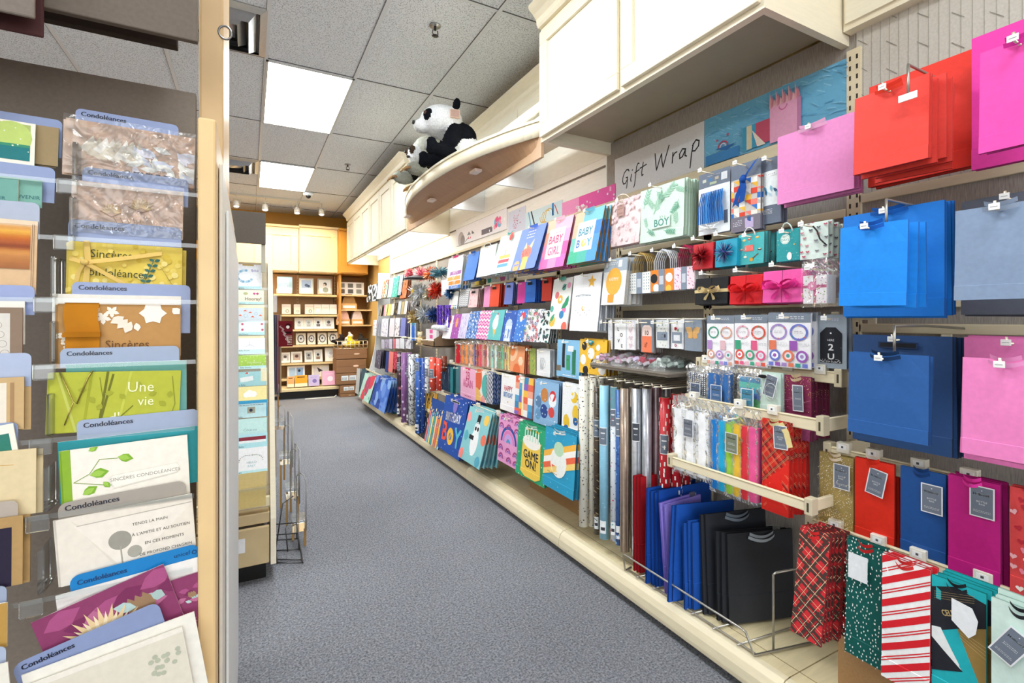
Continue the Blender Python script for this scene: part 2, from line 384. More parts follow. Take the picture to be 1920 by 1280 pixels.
# sprinklers, camera dome
def sprinkler(u, v, label):
    z = CEIL; r = ray(u, v); k = (CEIL-.03-EYE)/r[2]; t = thing('ceiling_sprinkler', label, 'sprinkler', (k*r[0], k*r[1], CEIL))
    m = MB(); m.tube([(0, 0, 0), (0, 0, -.006)], .035, L('a8a8a8'), 16); m.build('escutcheon', METAL, t)
    m = MB(); m.tube([(0, 0, 0), (0, 0, -.03)], .008, L('3a3a3c'), 8); m.tube([(-.014, 0, -.03), (-.018, 0, -.05), (0, 0, -.062), (.018, 0, -.05), (.014, 0, -.03)], .003, L('3a3a3c'), 6)
    m.tube([(0, 0, -.062), (0, 0, -.065)], .02, L('3a3a3c'), 12); m.build('head', METAL, t)
sprinkler(816, 57, 'dark ceiling sprinkler head above the near aisle')
sprinkler(652, 313, 'small far ceiling sprinkler head between light panel and cabinets')
r = ray(578, 366); k = (CEIL-.04-EYE)/r[2]
t = thing('security_camera', 'small white dome security camera with black lens on the ceiling', 'security camera', (k*r[0], k*r[1], CEIL))
m = MB(); m.tube([(0, 0, 0), (0, 0, -.03), (0, 0, -.05)], [.07, .07, .055], L('e8e8ea'), 18); m.build('housing', PLASTIC, t)
m = MB(); m.ball((0, -.015, -.055), .035, L('101114')); m.build('lens', GLOSS, t)
# track spots
t = thing('track_light', 'white ceiling track with four small spot heads above the back aisle', 'track light', (0, 8.0, CEIL))
m = MB(); m.box(-1.6, .95, -.018, .018, -.03, 0, L('dcd6c8')); m.build('track', PLASTIC, t)
for u, v in ((443, 380), (497, 387), (557, 393), (603, 396)):
    q = ony(u, v, 7.98); hd = bpy.data.objects.new('spot_head', None); C.objects.link(hd); hd.parent = t; hd.location = (q.x, 0, q.z-CEIL)
    m = MB(); m.tube([(0, 0, .03), (0, -.01, -.05)], [.035, .045], L('e4ddd0'), 14); m.tube([(0, 0, -.02-(q.z-CEIL)), (0, 0, .03)], .008, L('d8d0c0'), 8)
    m.tube([(-.05, 0, .0), (-.05, 0, .06), (.05, 0, .06), (.05, 0, 0)], .005, L('cfc8ba'), 6); m.build('housing', PLASTIC, hd)
    m = MB(); m.ball((0, -.012, -.05), (.032, .032, .012), L('fff'), 10, 6); m.build('bulb', BULBM, hd)
    l = bpy.data.lights.new('spot', 'SPOT'); l.energy = 24; l.color = (1, .74, .42); l.spot_size = 2.2; l.spot_blend = .8; l.shadow_soft_size = .04
    lo = bpy.data.objects.new('spot_lamp', l); C.objects.link(lo); lo.parent = hd; lo.location = (0, .0, -.07); lo.rotation_euler = (.55, 0, 0)
# ---------------------------------------------------------------- gondola wall behind the gift wrap
mb = MB(); mb.box(W-.025, W, -.6, 7.3, .1, 2.265, L('9c958d')); struct('wall_panel_1', mb, woven(), 'grey brown woven backing panels of the gift wrap wall').name = 'trim_2'
mb = MB(); mb.box(W-.028, W, 2.27, 7.3, 1.93, 2.2, WHITE); struct('trim_3', mb, PAINTED, 'white header panel along the wall under the cabinets')
# geometric pale wall covering at the near end
mb = MB(); mb.box(W-.028, W, -.6, .93, 1.66, 2.30, L('c9c4bb'))
rnd = random.Random(4)
for i in range(60):
    y = -.6+i*.026
    mb.box(W-.0292, W-.028, y, y+.0015, 1.66, 2.3, L('aaa59b'))
for k in range(18):
    for j in range(7):
        y = -.55+k*.085; z = 1.68+j*.09+(k % 2)*.045
        mb.poly([(W-.0296, y, z), (W-.0296, y+.03, z+.03), (W-.0296, y+.03, z+.033), (W-.0296, y, z+.003)], L('8f8a82'))
struct('trim_4', mb, KRAFTM, 'pale wall covering with a fine zigzag line pattern')
# slotted uprights
def upright(y, z0, z1, label, dbl=True):
    t = MB(); x = W-.025
    t.box(x-.012, x, y-.022, y+.022, z0, z1, CREAM2)
    z = z0+.02
    while z < z1-.03:
        for dy in (-.011, .011): t.box(x-.0125, x-.0119, y+dy-.003, y+dy+.003, z, z+.016, L('3a3530'))
        z += .034
    o = t.build('slotted_upright', PAINTED); tag(o, label, 'shelf upright', 'slotted wall uprights')
for i, y in enumerate([.33, .935, 1.545, 2.155, 2.765, 3.375, 3.985, 4.595, 5.205, 5.815, 6.425, 7.035]):
    upright(y, .15, 1.93 if y > .95 else 2.18, ['cream slotted upright between the blue and the grey gift bags', 'tall cream slotted upright left of the blue and red gift bags', 'cream slotted upright behind the black ribbon boxes', 'cream slotted upright beside the small gift tags row'][i] if i < 4 else 'cream slotted upright behind the gift bags of the far half of the wall')
# deck modules
def base_deck(y0, y1, label):
    X0 = 1.445; t = thing('shelf_base', label, 'display base', (X0, y0, 0), group='base decks along the gift wrap wall')
    l = y1-y0-.004; D = W-.025-X0
    m = MB(); m.box(.05, D, 0, l, .105, .125, L('e8d8ae')); m.box(.1, .103, 0, l, .125, .1255, L('a08a60')); m.build('deck_panel', LAMI, t)
    m = MB(); pr = [(.05, .03), (.012, .03), (.002, .04), (0, .055), (.002, .085), (.012, .108), (.03, .122), (.06, .125)]
    m.prism(pr, 0, l, CREAM2); m.build('front_moulding', PAINTED, t)
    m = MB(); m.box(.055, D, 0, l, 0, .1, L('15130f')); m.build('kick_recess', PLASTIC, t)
for i, (a, b) in enumerate(((-.3, .95), (.95, 2.18), (2.18, 3.45), (3.45, 4.72), (4.72, 5.95), (5.95, 7.3))):
    base_deck(a, b, ['cream base deck under the candy striped and plaid bags, nearest the camera', 'cream base deck under the wire bin of blue and black bags', 'cream base deck under the clear and silver gift wrap rolls', 'cream base deck under the game on and rainbow bags', 'cream base deck under the blue and purple wrap rolls', 'cream base deck at the far end under the watermelon bag'][i])
# white curved end panel
m = MB(); pts = [(1.45, .03), (1.44, .12), (1.46, .3), (1.56, .55), (1.62, .8), (1.66, 1.1), (1.68, 1.6), (1.68, 1.93), (W, 1.93), (W, .03)]
m.prism(pts, 7.31, 7.34, L('e6e9ea')); tag(m.build('end_panel', PAINTED), 'pale grey curved end panel closing the far end of the gift wrap wall', 'end panel')
# ---------------------------------------------------------------- upper cabinets
def crown(m, x, y0, y1, z, c):
    m.prism([(x+.02, z-.09), (x, z-.09), (x-.008, z-.075), (x-.012, z-.05), (x-.03, z-.028), (x-.05, z-.012), (x-.06, z), (x-.06, z+.015), (x+.02, z+.015)], y0, y1, c)
def cabinet(name, label, x0, y0, y1, z0, z1, ndoors, over, ends=(1, 1), recess=.1):
    """open underneath; face looks to -X"""
    t = thing(name, label, 'cabinet', (x0, y0, z0)); D = W-x0-.002; l = y1-y0; H = z1-z0
    m = MB()
    m.box(.0, .03, 0, l, 0, H, CREAM)                                 # face board
    if ends[0]: m.box(.03, D, 0, .025, 0, H, CREAM)
    if ends[1]: m.box(.03, D, l-.025, l, 0, H, CREAM)
    m.box(.03, D-.03, .025, l-.025, recess, recess+.02, over); m.box(.03, D, 0, l, H-.02, H, CREAM)
    m.build('body', PAINTED, t)
    n = ndoors; step = l/n
    for i in range(n):
        a, b = i*step+.012, (i+1)*step-.012; f = .07; m = MB(); c = CREAM
        for q in ((a, b, .02, .02+f), (a, b, H-.12-f, H-.12), (a, a+f, .02+f, H-.12-f), (b-f, b, .02+f, H-.12-f)): m.bbox(-.018, 0, q[0], q[1], q[2], q[3], c, .003)
        o = m.build('door', PAINTED, t)
        m = MB(); m.box(-.004, .001, a+f, b-f, .02+f, H-.12-f, L('f2ead4')); m.build('door_panel', PAINTED, o)
    m = MB(); crown(m, -.018, 0, l, H, CREAM); m.build('crown_moulding', PAINTED, t)
    return t
TAUPE = L('b4a992')
cabinet('upper_cabinet', 'large cream panelled cabinet hanging over the gift wrap sign, nearest the camera', 1.385, .955, 2.26, 2.2, 2.9, 2, TAUPE, recess=.07)
cabinet('upper_cabinet', 'cream panelled cabinet row hanging past the curved ledge with pandas', 1.385, 4.82, 8.15, 2.13, 2.9, 6, WHITE, recess=.28)
# shallow cabinets in between and at the near end
def shallow(label, x0, y0, y1, z0, z1):
    t = thing('wall_cabinet', label, 'cabinet', (x0, y0, z0)); l = y1-y0; H = z1-z0
    m = MB(); m.box(0, W-x0-.002, 0, l, 0, H, CREAM); m.build('body', PAINTED, t)
    m = MB(); crown(m, 0, 0, l, H, CREAM); m.build('crown_moulding', PAINTED, t)
    n = 3
    for k in range(n):
        a, b = k*l/n+.01, (k+1)*l/n-.01; m = MB(); m.box(-.01, 0, a, b, .02, H-.13, L('f2ead4')); m.build('door', PAINTED, t)
shallow('shallow cream cabinet on the wall behind the pandas and curved ledge', 1.72, 2.27, 4.81, 2.46, 2.9)
shallow('shallow cream cabinet at the upper right edge above the red bags', 1.80, -.6, .95, 2.235, 2.9)
# light boxes: lit white recess behind the ledge and under the far cabinets
mb = MB(); mb.box(1.42, W-.03, 2.27, 4.81, 2.445, 2.458, WHITE); mb.box(W-.03, W-.001, 2.27, 4.81, 2.2, 2.45, WHITE)
for y in (3.1, 3.95): mb.box(1.44, W-.03, y, y+.02, 2.2, 2.44, L('e9edf0'))
struct('trim_5', mb, PAINTED, 'white light box lining behind the curved ledge')
mb = MB(); mb.box(W-.03, W-.001, 4.85, 8.1, 2.2, 2.4, WHITE)
for y in (5.7, 6.6, 7.4): mb.box(1.44, W-.03, y, y+.02, 2.2, 2.4, L('e9edf0'))
struct('trim_6', mb, PAINTED, 'white light box lining under the far cabinets')
def tube_lamp(y0, y1, z, label, x=1.50):
    t = thing('fluorescent_lamp', label, 'lamp', (x, y0, z), group='fluorescent lamps behind the cabinet fascia'); l = y1-y0
    m = MB(); m.bbox(-.03, .03, 0, l, .02, .06, L('f4f4f2')); m.build('housing', PLASTIC, t)
    m = MB(); m.tube([(0, .02, 0), (0, l-.02, 0)], .015, L('fff'), 10); m.build('tube', TUBEM, t)
for a, b in ((2.4, 3.05), (3.15, 3.9), (4.0, 4.75)): tube_lamp(a, b, 2.36, 'fluorescent tube hidden in the light box behind the curved ledge')
for a, b in ((4.9, 5.65), (5.8, 6.5), (6.7, 7.35), (7.45, 8.05)): tube_lamp(a, b, 2.34, 'fluorescent tube hidden under the far cream cabinets')
area('ledge_tubes', (1.52, 3.55, 2.33), .12, 2.3, 11, (.95, .98, 1), (0, math.radians(20), 0))
area('far_cabinet_tubes', (1.52, 6.4, 2.31), .12, 3.1, 20, (.95, .98, 1), (0, math.radians(20), 0))
# header rail (cream strip) that carries the top hooks
def rail(label, y0, y1, z, x=W-.03, h=.035, name='header_rail', d=.012):
    m = MB(); m.bbox(x-d, x, y0, y1, z-h/2, z+h/2, CREAM2, .003)
    return tag(m.build(name, PAINTED), label, 'rail', None)
rail('cream rail under the gift wrap sign', .96, 2.15, 1.915, h=.05)
rail('cream rail on the white header panel beyond the gift wrap sign', 2.17, 7.2, 1.915, h=.025)
# slat bars across the backing that hooks hang from
for k, (y0, y1, z, lb) in enumerate(((-.5, .92, 1.66, 'cream crossbar behind the top red and magenta bags'), (-.5, .92, 1.22, 'cream crossbar behind the navy and pink bags'), (-.5, .92, 1.30, 'cream crossbar between the upper blue and lower navy bags'),
    (.96, 2.15, 1.62, 'cream crossbar behind the small teal and butterfly bags'), (.96, 2.15, 1.31, 'cream crossbar behind the gift tag packs'), (2.17, 7.2, 1.56, 'cream crossbar behind the row of small plain coloured bags'), (2.17, 7.2, 1.24, 'cream crossbar behind the bottle bags with the ice cream cone'))):
    rail(lb, y0, y1, z, x=W-.025, h=.03, name='crossbar')
mb = MB(); mb.box(W-.034, W-.028, 2.28, 4.81, 2.142, 2.152, L('5a4a38')); mb.box(W-.034, W-.028, 4.82, 7.2, 2.122, 2.13, L('b08a50')); struct('trim_7', mb, PLASTIC, 'thin dark joint strip above the white header panel')
# ---------------------------------------------------------------- curved ledge
t = thing('curved_ledge', 'bow fronted cream display ledge with brown underside holding the plush pandas', 'shelf', (1.40, 3.54, 2.13))
N_ = 48; HL = 1.265; bow = []
for i in range(N_+1):
    y = -HL+2*HL*i/N_; s_ = 1-abs(y/HL)**2.3; bow.append((-.24*s_-.005, y))
out = [(x, y) for x, y in bow]
def flat(m, z0, z1, c, off=0, cs=None):
    pts = [(x-off, y) for x, y in out]+[(.3, HL), (.3, -HL)]
    m.prism(pts, z0, z1, c, 'z', cs)
m = MB(); flat(m, .195, .21, CREAM, .008); m.build('top_panel', PAINTED, t)
m = MB()
for (x0, y0), (x1, y1) in zip(out, out[1:]):
    m.faces([(x0, y0, .115), (x1, y1, .115), (x1, y1, .195), (x0, y0, .195), (x0+.012, y0, .115), (x1+.012, y1, .115), (x1+.012, y1, .195), (x0+.012, y0, .195)], [(0, 1, 2, 3), (4, 7, 6, 5), (0, 4, 5, 1), (2, 6, 7, 3)], CREAM, True)
m.build('front_rim', PAINTED, t)
m = MB()
for (x0, y0), (x1, y1) in zip(out, out[1:]):
    for s0, s1 in ((0, .35), (.35, .7), (.7, 1)):
        zf = lambda q: .125-.085*q**1.3
        xf = lambda x, q: (x+.012)*(1-q)
        m.poly([(xf(x0, s0), y0, zf(s0)), (xf(x0, s1), y0, zf(s1)), (xf(x1, s1), y1, zf(s1)), (xf(x1, s0), y1, zf(s0))], L('b08a6a'), True)
m.build('underside_panel', LAMI, t)
m = MB(); m.box(-.004, .014, -HL, HL, 0, .195, L('c9a684')); m.build('back_fascia', PAINTED, t)
for y in (-.62, .25, .95):
    m = MB(); m.box(-.13, -.08, y-.045, y+.045, .07, .085, L('d6c0ae')); m.box(-.125, -.085, y-.04, y+.04, .068, .07, L('e8ddd2')); m.build('recess_clip', PLASTIC, t)
# ---------------------------------------------------------------- signs on the header
def board(name, label, cat, u0, v0, u1, v1, X, hh, art, tilt=0, thick=.006, mat=None, ysz=None):
    a, b = onx(u0, v0, X), onx(u1, v1, X); wd = a.y-b.y; A = Art(wd, hh); art(A)
    m = MB(); m.box(-wd/2, wd/2, 0, thick, -hh, 0, L('f2f2f4')); A.onto(m)
    o = m.build(name, mat or PAPER, None, (X, (a.y+b.y)/2, (a.z+b.z)/2), (0, -tilt, -PI/2)); return tag(o, label, cat)
GW = [[(.105,.42),(.10,.36),(.085,.35),(.068,.42),(.056,.55),(.053,.68),(.06,.78),(.075,.78),(.09,.68),(.094,.60),(.08,.60)], [(.094,.6),(.09,.8),(.085,.95)],
      [(.125,.55),(.118,.72),(.122,.78)], [(.131,.44),(.133,.42)], [(.185,.30),(.176,.28),(.166,.36),(.158,.6),(.150,.9),(.143,1.0)], [(.150,.55),(.185,.5)], [(.215,.32),(.203,.62),(.205,.72),(.215,.7)], [(.19,.47),(.238,.42)],
      [(.30,.2),(.305,.5),(.31,.72),(.33,.45),(.345,.28),(.347,.5),(.355,.7),(.375,.4),(.395,.12)], [(.42,.38),(.415,.68)], [(.417,.52),(.43,.42),(.445,.40)],
      [(.50,.42),(.48,.38),(.462,.5),(.463,.63),(.48,.6),(.497,.44),(.495,.6),(.505,.63)], [(.545,.35),(.535,.6),(.525,1.0)], [(.54,.4),(.56,.28),(.578,.33),(.575,.47),(.555,.57),(.54,.55)]]
def sign_art(A):
    A.bg('dfe0e4')
    for s_ in GW: A.line([(.02+x*1.62, .12+y*.78) for x, y in s_], .011, '24262e')
board('gift_wrap_sign', 'pale header sign with black handwritten words Gift Wrap', 'sign', 1153, 303, 1320, 222, W-.035, .215, sign_art)
def photo_art(A):
    A.bg('6fb4d8'); A.dashes(160, .05, .006, ['7fc0e0', '62a8d0', '8ac8e4'], 0.3, .5, .01)
    A.rect(.02, .8, .3, 1, '3f86c4'); A.tri((.1, .72), (.27, .72), (.2, .8), '2f6fb4'); A.ring(.17, .72, .035, .045, 'b04a6a', 12, PI, 2*PI); A.ring(.17, .72, .02, .028, 'd8d8ee', 12, PI, 2*PI); A.star(.12, .55, .014, 'c05060'); A.star(.21, .5, .014, 'c05060')
    A.rect(.33, .5, .48, .95, '3f9ac0'); A.rect(.36, .5, .4, .95, 'd8d0b0'); A.rect(.43, .5, .54, .92, 'c0506a'); A.tri((.4, .6), (.44, .95), (.5, .95), 'e8dccc')
    A.rect(.53, .3, .71, .98, 'e8a8c8'); A.rect(.71, .32, .735, .95, 'c080a8')
    for k in range(14): A.tri((.525+k*.014, .34), (.55+k*.014, .30), (.53+k*.014, .04+.07*(k % 3)), ['e9a9b8', 'd88aa0', 'f2c4cc'][k % 3])
    A.ring(.62, .36, .022, .03, 'd070a0', 12, 0, PI)
board('photo_header', 'blue header photo of a pink gift bag, right of Gift Wrap sign', 'poster', 1321, 222, 1591, 112, W-.035, .215, photo_art)
def hot_art(A):
    A.bg('ee5fb0'); A.rect(0, 0, .35, 1, 'f49aca'); A.rect(.28, .55, .55, 1, '2c2530'); A.dots(14, .012, ['e8e8f0'], .03)
    for k in range(30): A.circ(.30+.22*A.R.random(), .36+.2*A.R.random(), .02, A.R.choice(['fff', 'f8c8dc', 'e898b8']), 7)
    A.rect(.9, .05, .93, .2, 'fbb8dc')
board('photo_header', 'hot pink header photo of a black gift box, left of Gift Wrap sign', 'poster', 1054, 386, 1155, 337, W-.035, .17, hot_art)
def pale_art(A):
    A.bg('d6ecf4'); A.line([(.1, 0), (.2, .9)], .03, '6fb0d8'); A.line([(.18, 0), (.3, .8)], .03, '1d2834')
    for k in range(4): A.ring(.5+.06*k, .45, .06+.01*k, .075+.01*k, 'd8b450', 14, k, k+3.5)
    A.rect(.75, 0, .8, .5, '2f8ad0'); A.line([(.82, .1), (.9, .5)], .02, 'd05050')
board('photo_header', 'pale blue header photo with curled gold ribbon', 'poster', 985, 388, 1054, 388, W-.035, .17, pale_art)
def lil_art(A):
    A.bg('d9def0')
    for k in range(40): A.circ(.45+.2*A.R.gauss(0, .5), .5+.25*A.R.gauss(0, .6), .018, A.R.choice(['d080a0', 'b0507a', 'e8a8bc']), 6)
board('photo_header', 'lilac header photo of a red flower spray', 'poster', 953, 392, 985, 392, W-.035, .19, lil_art)
def bow_art(A):
    A.bg('f3f0f4'); A.circ(.12, .7, .07, 'b8b0b0'); A.circ(.16, .8, .05, '8c8484'); A.tri((.3, .4), (.34, .6), (.26, .6), '8f8f98'); A.tri((.36, .4), (.42, .62), (.36, .6), '77777f')
    A.line([(.22, .9), (.3, .7)], .01, '9aa'); A.rect(.28, .72, .34, .82, 'e0708c'); A.rect(.56, .6, .76, .88, '75707a'); A.dots(8, .01, ['fff'], .03)
    for k in range(18): A.circ(.8+.1*A.R.random(), .3+.4*A.R.random(), .02, A.R.choice(['f06a9c', 'f8a8c4', '7fc0e8']), 6)
board('photo_header', 'pale header photo with silver bows and a small grey box, beyond the lilac one', 'poster', 855, 432, 950, 388, W-.035, .17, bow_art)
# ---------------------------------------------------------------- plush toys
def blob(name, balls, voxel, parent=None, loc=(0, 0, 0), rot=(0, 0, 0), mat=FUR, bump=.003):
    """one continuous plush surface grown around ellipsoids; colour follows the nearest one"""
    bm = bmesh.new()
    for c, r, col, *e in balls:
        M = Matrix.Translation(c) @ (Matrix.Rotation(e[0], 4, e[1]) if e else Matrix.Identity(4)) @ Matrix.Diagonal(tuple(r)+(1,))
        bmesh.ops.create_icosphere(bm, subdivisions=3, radius=1, matrix=M)
    me = bpy.data.meshes.new('tmp'); bm.to_mesh(me); bm.free(); o = bpy.data.objects.new('tmp', me); C.objects.link(o)
    md = o.modifiers.new('r', 'REMESH'); md.mode = 'VOXEL'; md.voxel_size = voxel
    m2 = o.modifiers.new('s', 'SMOOTH'); m2.factor = .7; m2.iterations = 4
    dg = bpy.context.evaluated_depsgraph_get(); ev = o.evaluated_get(dg); e2 = bpy.data.meshes.new_from_object(ev)
    inv = [((Matrix.Translation(c) @ (Matrix.Rotation(e[0], 4, e[1]) if e else Matrix.Identity(4)) @ Matrix.Diagonal(tuple(r)+(1,))).inverted(), col, min(r)) for c, r, col, *e in balls]
    m = MB(); m.v = [(v.co+v.normal*random.uniform(-bump, bump))[:] for v in e2.vertices]
    for p in e2.polygons:
        q = p.center; best = min(inv, key=lambda k: ((k[0] @ q).length-1)*k[2]); m.f.append(tuple(p.vertices)); m.c.append(best[1]); m.sm.append(True)
    bpy.data.objects.remove(o); ob = m.build(name, mat, parent, loc, rot); return ob
WF, BF, GF = L('e4e6e8'), L('14161b'), L('a9aa9a')
def panda():
    # local: faces -x (towards the aisle) and -y a little
    p = onx(838, 306, 1.22); t = thing('plush_panda', 'large black and white plush panda sitting on the curved ledge', 'plush toy', (1.285, 3.25, 2.343), (0, 0, math.radians(-8)))
    body = [((.05, 0, .11), (.13, .12, .11), WF), ((.03, 0, .19), (.12, .125, .10), BF), ((-.10, -.10, .05), (.12, .05, .05), BF, .5, 'Z'), ((-.10, .10, .05), (.12, .05, .05), BF, -.5, 'Z'),
            ((-.20, -.15, .06), (.04, .045, .06), BF), ((-.20, .15, .06), (.04, .045, .06), BF),
            ((-.05, -.12, .15), (.055, .045, .10), BF, .5, 'Y'), ((-.05, .12, .15), (.055, .045, .10), BF, .5, 'Y'),
            ((-.10, 0, .285), (.15, .14, .112), WF), ((-.235, 0, .24), (.06, .058, .048), WF), ((-.11, 0, .23), (.09, .10, .055), WF),
            ((-.02, -.115, .378), (.024, .044, .038), BF), ((-.02, .115, .378), (.024, .044, .038), BF),
            ((-.207, -.078, .292), (.034, .034, .042), BF, .4, 'X'), ((-.207, .078, .292), (.034, .034, .042), BF, -.4, 'X')]
    blob('body', body, .008, t)
    m = MB(); m.ball((-.294, 0, .258), (.014, .02, .014), L('0a0a0c')); m.build('nose', GLOSS, t)
    for s_ in (-1, 1):
        m = MB(); m.ball((-.232, .098*s_, .299), (.009, .011, .012), L('5a3a22')); m.ball((-.239, .100*s_, .299), (.004, .006, .007), L('060606')); m.build('eye', GLOSS, t)
        m = MB(); m.tube([(-.236, .15*s_, .06), (-.245, .15*s_, .06)], [.034, .03], L('9a9a96'), 14); m.build('foot_pad', FUR, t)
    m = MB(); m.box(-.07, -.005, -.150, -.132, .27, .325, L('d9b9a6')); m.box(-.067, -.008, -.1505, -.150, .273, .322, L('a88a80')); m.build('paper_tag', PAPER, t)
panda()
t = thing('plush_sloth', 'smaller grey plush sloth with dark eye patches slumped behind the large panda', 'plush toy', (1.27, 3.80, 2.343), (0, 0, math.radians(6))); t.scale = (1.3, 1.3, 1.35)
SF = L('cfd0c4'); DK = L('23211f')
blob('body', [((.04, 0, .07), (.10, .10, .08), L('3a3a38')), ((.0, 0, .19), (.10, .105, .085), SF), ((-.085, 0, .155), (.045, .06, .055), WF), ((-.122, -.035, .17), (.015, .018, .028), L('4a3c30'), .5, 'X'), ((-.122, .035, .17), (.015, .018, .028), L('4a3c30'), -.5, 'X'),
     ((-.06, -.11, .08), (.045, .035, .08), DK, .6, 'Y'), ((-.06, .11, .08), (.045, .035, .08), DK, .6, 'Y'), ((-.12, -.11, .04), (.07, .04, .04), L('8f8f84')), ((-.12, .11, .04), (.07, .04, .04), L('8f8f84'))], .008, t)
m = MB(); m.ball((-.133, 0, .135), (.01, .013, .008), L('1a1614')); m.build('nose', GLOSS, t)
for s_ in (-1, 1): m = MB(); m.ball((-.136, .036*s_, .172), .008, L('0c0a08')); m.build('eye', GLOSS, t)
for s_ in (-1, 1):
    m = MB()
    for k in (-1, 0, 1): m.tube([(-.17, .11*s_+k*.018, .035), (-.20, .11*s_+k*.024, .03), (-.215, .11*s_+k*.026, .012)], [.009, .007, .003], L('9a7a58'), 7)
    m.build('claws', FUR, t)
t = thing('plush_otter', 'small pale plush with brown paws hanging over the far tip of the curved ledge', 'plush toy', (1.34, 4.08, 2.343), (0, 0, math.radians(0)))
blob('body', [((0, 0, .05), (.07, .07, .05), L('d9d6c6')), ((-.10, 0, .03), (.06, .03, .025), L('b9ac94')), ((-.05, 0, .12), (.05, .05, .045), L('d9d6c6'))], .007, t)
m = MB()
for k in (-1, 0, 1): m.tube([(-.14, k*.02, .02), (-.18, k*.034, .005), (-.185, k*.036, -.01)], [.014, .011, .007], L('a07a50'), 7)
m.build('paw', FUR, t)
# ================================================================== HANGING GOODS
random.seed(11)
def darker(c, k=.8): c = L(c) if isinstance(c, str) else c; return tuple(q*k for q in c)
def bag_mesh(w, h, A, thick=.006, side='ddd', fold=.16, bulge=.004, seed=0):
    """flat folded paper bag: bowed front sheet, inward gusset at the sides, crease over the folded bottom"""
    R = random.Random(seed); m = MB(); c = A.P[0][1] if A.P else L(side); s_ = L(side) if isinstance(side, str) else side
    xs = [-.5, -.25, 0, .25, .5]; zs = [0, .25, .55, 1-fold, 1-fold+.004, 1.0]; a1, a2 = R.uniform(-1, 1), R.uniform(-1, 1)
    def yo(x, z): return -bulge*(math.cos(PI*x)*math.sin(PI*min(1, z*1.1)))-.0012*a1*x-.0015*(1 if z > 1-fold else 0)+.002*a2*math.sin(3*z)*x
    g = [[(x*w, yo(x, z), -z*h) for x in xs] for z in zs]
    # art goes straight onto the bowed sheet: map each painted polygon
    vs = [p for row in g for p in row]; fs = []
    for i in range(len(zs)-1):
        for k in range(4): a = i*5+k; fs.append((a, a+5, a+6, a+1))
    m.faces(vs, fs, c, False)
    bk = [(x*w, thick+.001, -z*h) for z in (0, 1) for x in (-.5, .5)]
    m.faces(bk, [(0, 1, 3, 2)], s_)
    for sx, k in ((-.5, 0), (.5, 4)):
        for i in range(len(zs)-1):
            f0, f1 = g[i][k], g[i+1][k]; mid0 = (sx*w*(1-.06), thick*.5, f0[2]); mid1 = (sx*w*(1-.06), thick*.5, f1[2]); b0 = (sx*w, thick+.001, f0[2]); b1 = (sx*w, thick+.001, f1[2])
            m.poly([f0, f1, mid1, mid0], s_); m.poly([mid0, mid1, b1, b0], s_)
    m.poly([g[-1][k] for k in range(5)]+[(w/2, thick+.001, -h), (-w/2, thick+.001, -h)], s_)
    m.box(-w*.47, w*.47, thick*.4, thick*.6, -.012, -.001, s_)
    def surf(x, z):      # x -.5..5, z 0..1
        z = min(max(z, 0), 1)
        for i in range(len(zs)-1):
            if z <= zs[i+1]+1e-9: break
        for k in range(4):
            if x <= xs[k+1]+1e-9: break
        tz = (z-zs[i])/(zs[i+1]-zs[i]); tx = (x-xs[k])/(xs[k+1]-xs[k])
        y0 = g[i][k][1]*(1-tx)+g[i][k+1][1]*tx; y1 = g[i+1][k][1]*(1-tx)+g[i+1][k+1][1]*tx
        return y0*(1-tz)+y1*tz
    ns = {}
    for pts, cc, n in A.P[1:]:
        big = (max(p[0] for p in pts)-min(p[0] for p in pts) > .26) or (max(p[1] for p in pts)-min(p[1] for p in pts) > .26*A.A)
        cells = [(0, 1, 0, 1)] if not big else [(xs[k]+.5, xs[k+1]+.5, zs[i], zs[i+1]) for i in range(len(zs)-1) for k in range(4)]
        for x0, x1, z0, z1 in cells:
            q = clip(pts, x0, x1, z0*A.A, z1*A.A) if big else pts
            if len(q) >= 3: m.poly([((p[0]-.5)*w, surf(p[0]-.5, p[1]/A.A)-.0005-.00005*n, -p[1]*w) for p in q], cc)
    return m
def pos_of(u0, u1, vt, vb, X):
    a, b = onx(u0, 0, X).y, onx(u1, 0, X).y; uc = None; yc = (a+b)/2
    k = yc*cs+X*sn
    return yc, a-b, EYE+(CY-vt)/FL*k, (vt-vb)/FL*k*-1
REG = {'A': (1100, 300, 3.2), 'B': (820, 380, 4.267), 'C': (780, 630, 3.88), 'D': (1060, 640, 2.783), 'E': (1480, 800, 2.666), 'G': (1540, 340, 2.286),
       'H': (1270, 660, 4.266), 'J': (680, 480, 6.4), 'K': (660, 630, 6.4), 'L': (830, 360, 6.4), 'M': (980, 330, 6.4), 'N': (1080, 560, 6.4), 'P': (1180, 860, 3.368), 'Q': (1100, 60, 2.3415), 'S': (0, 0, 1)}
def rc(reg, u0, u1, vt, vb):
    a, b, k = REG[reg]; return a+u0/k, a+u1/k, b+vt/k, b+vb/k
CREAMP = L('ece2c8')
def hook(label, X, y, z, ext=.03, tab='f4f4f2', col=CREAMP, x_wall=W-.026, up=False):
    t = thing('peg_hook', label, 'hook', (X-ext, y, z), (0, 0, -PI/2), 'peg hooks along the gift wrap wall'); l = x_wall-(X-ext)
    m = MB(); m.tube([(0, 0, 0), (0, l, 0)], .0028, col, 6); m.tube([(0, 0, 0), (0, -.004, .004), (0, -.006, .016)], .0028, col, 6); m.build('rod', METAL, t)
    m = MB(); m.bbox(-.013, .013, l-.008, l, -.02, .02, col, .002); m.build('clip', PLASTIC, t)
    if tab:
        m = MB(); m.bbox(-.009, .009, -.011, -.009, -.004, .010, L(tab), .0006); m.box(-.006, .006, -.0116, -.0111, .002, .0035, L('a8a8ac')); m.build('price_tab', PLASTIC, t)
    return t
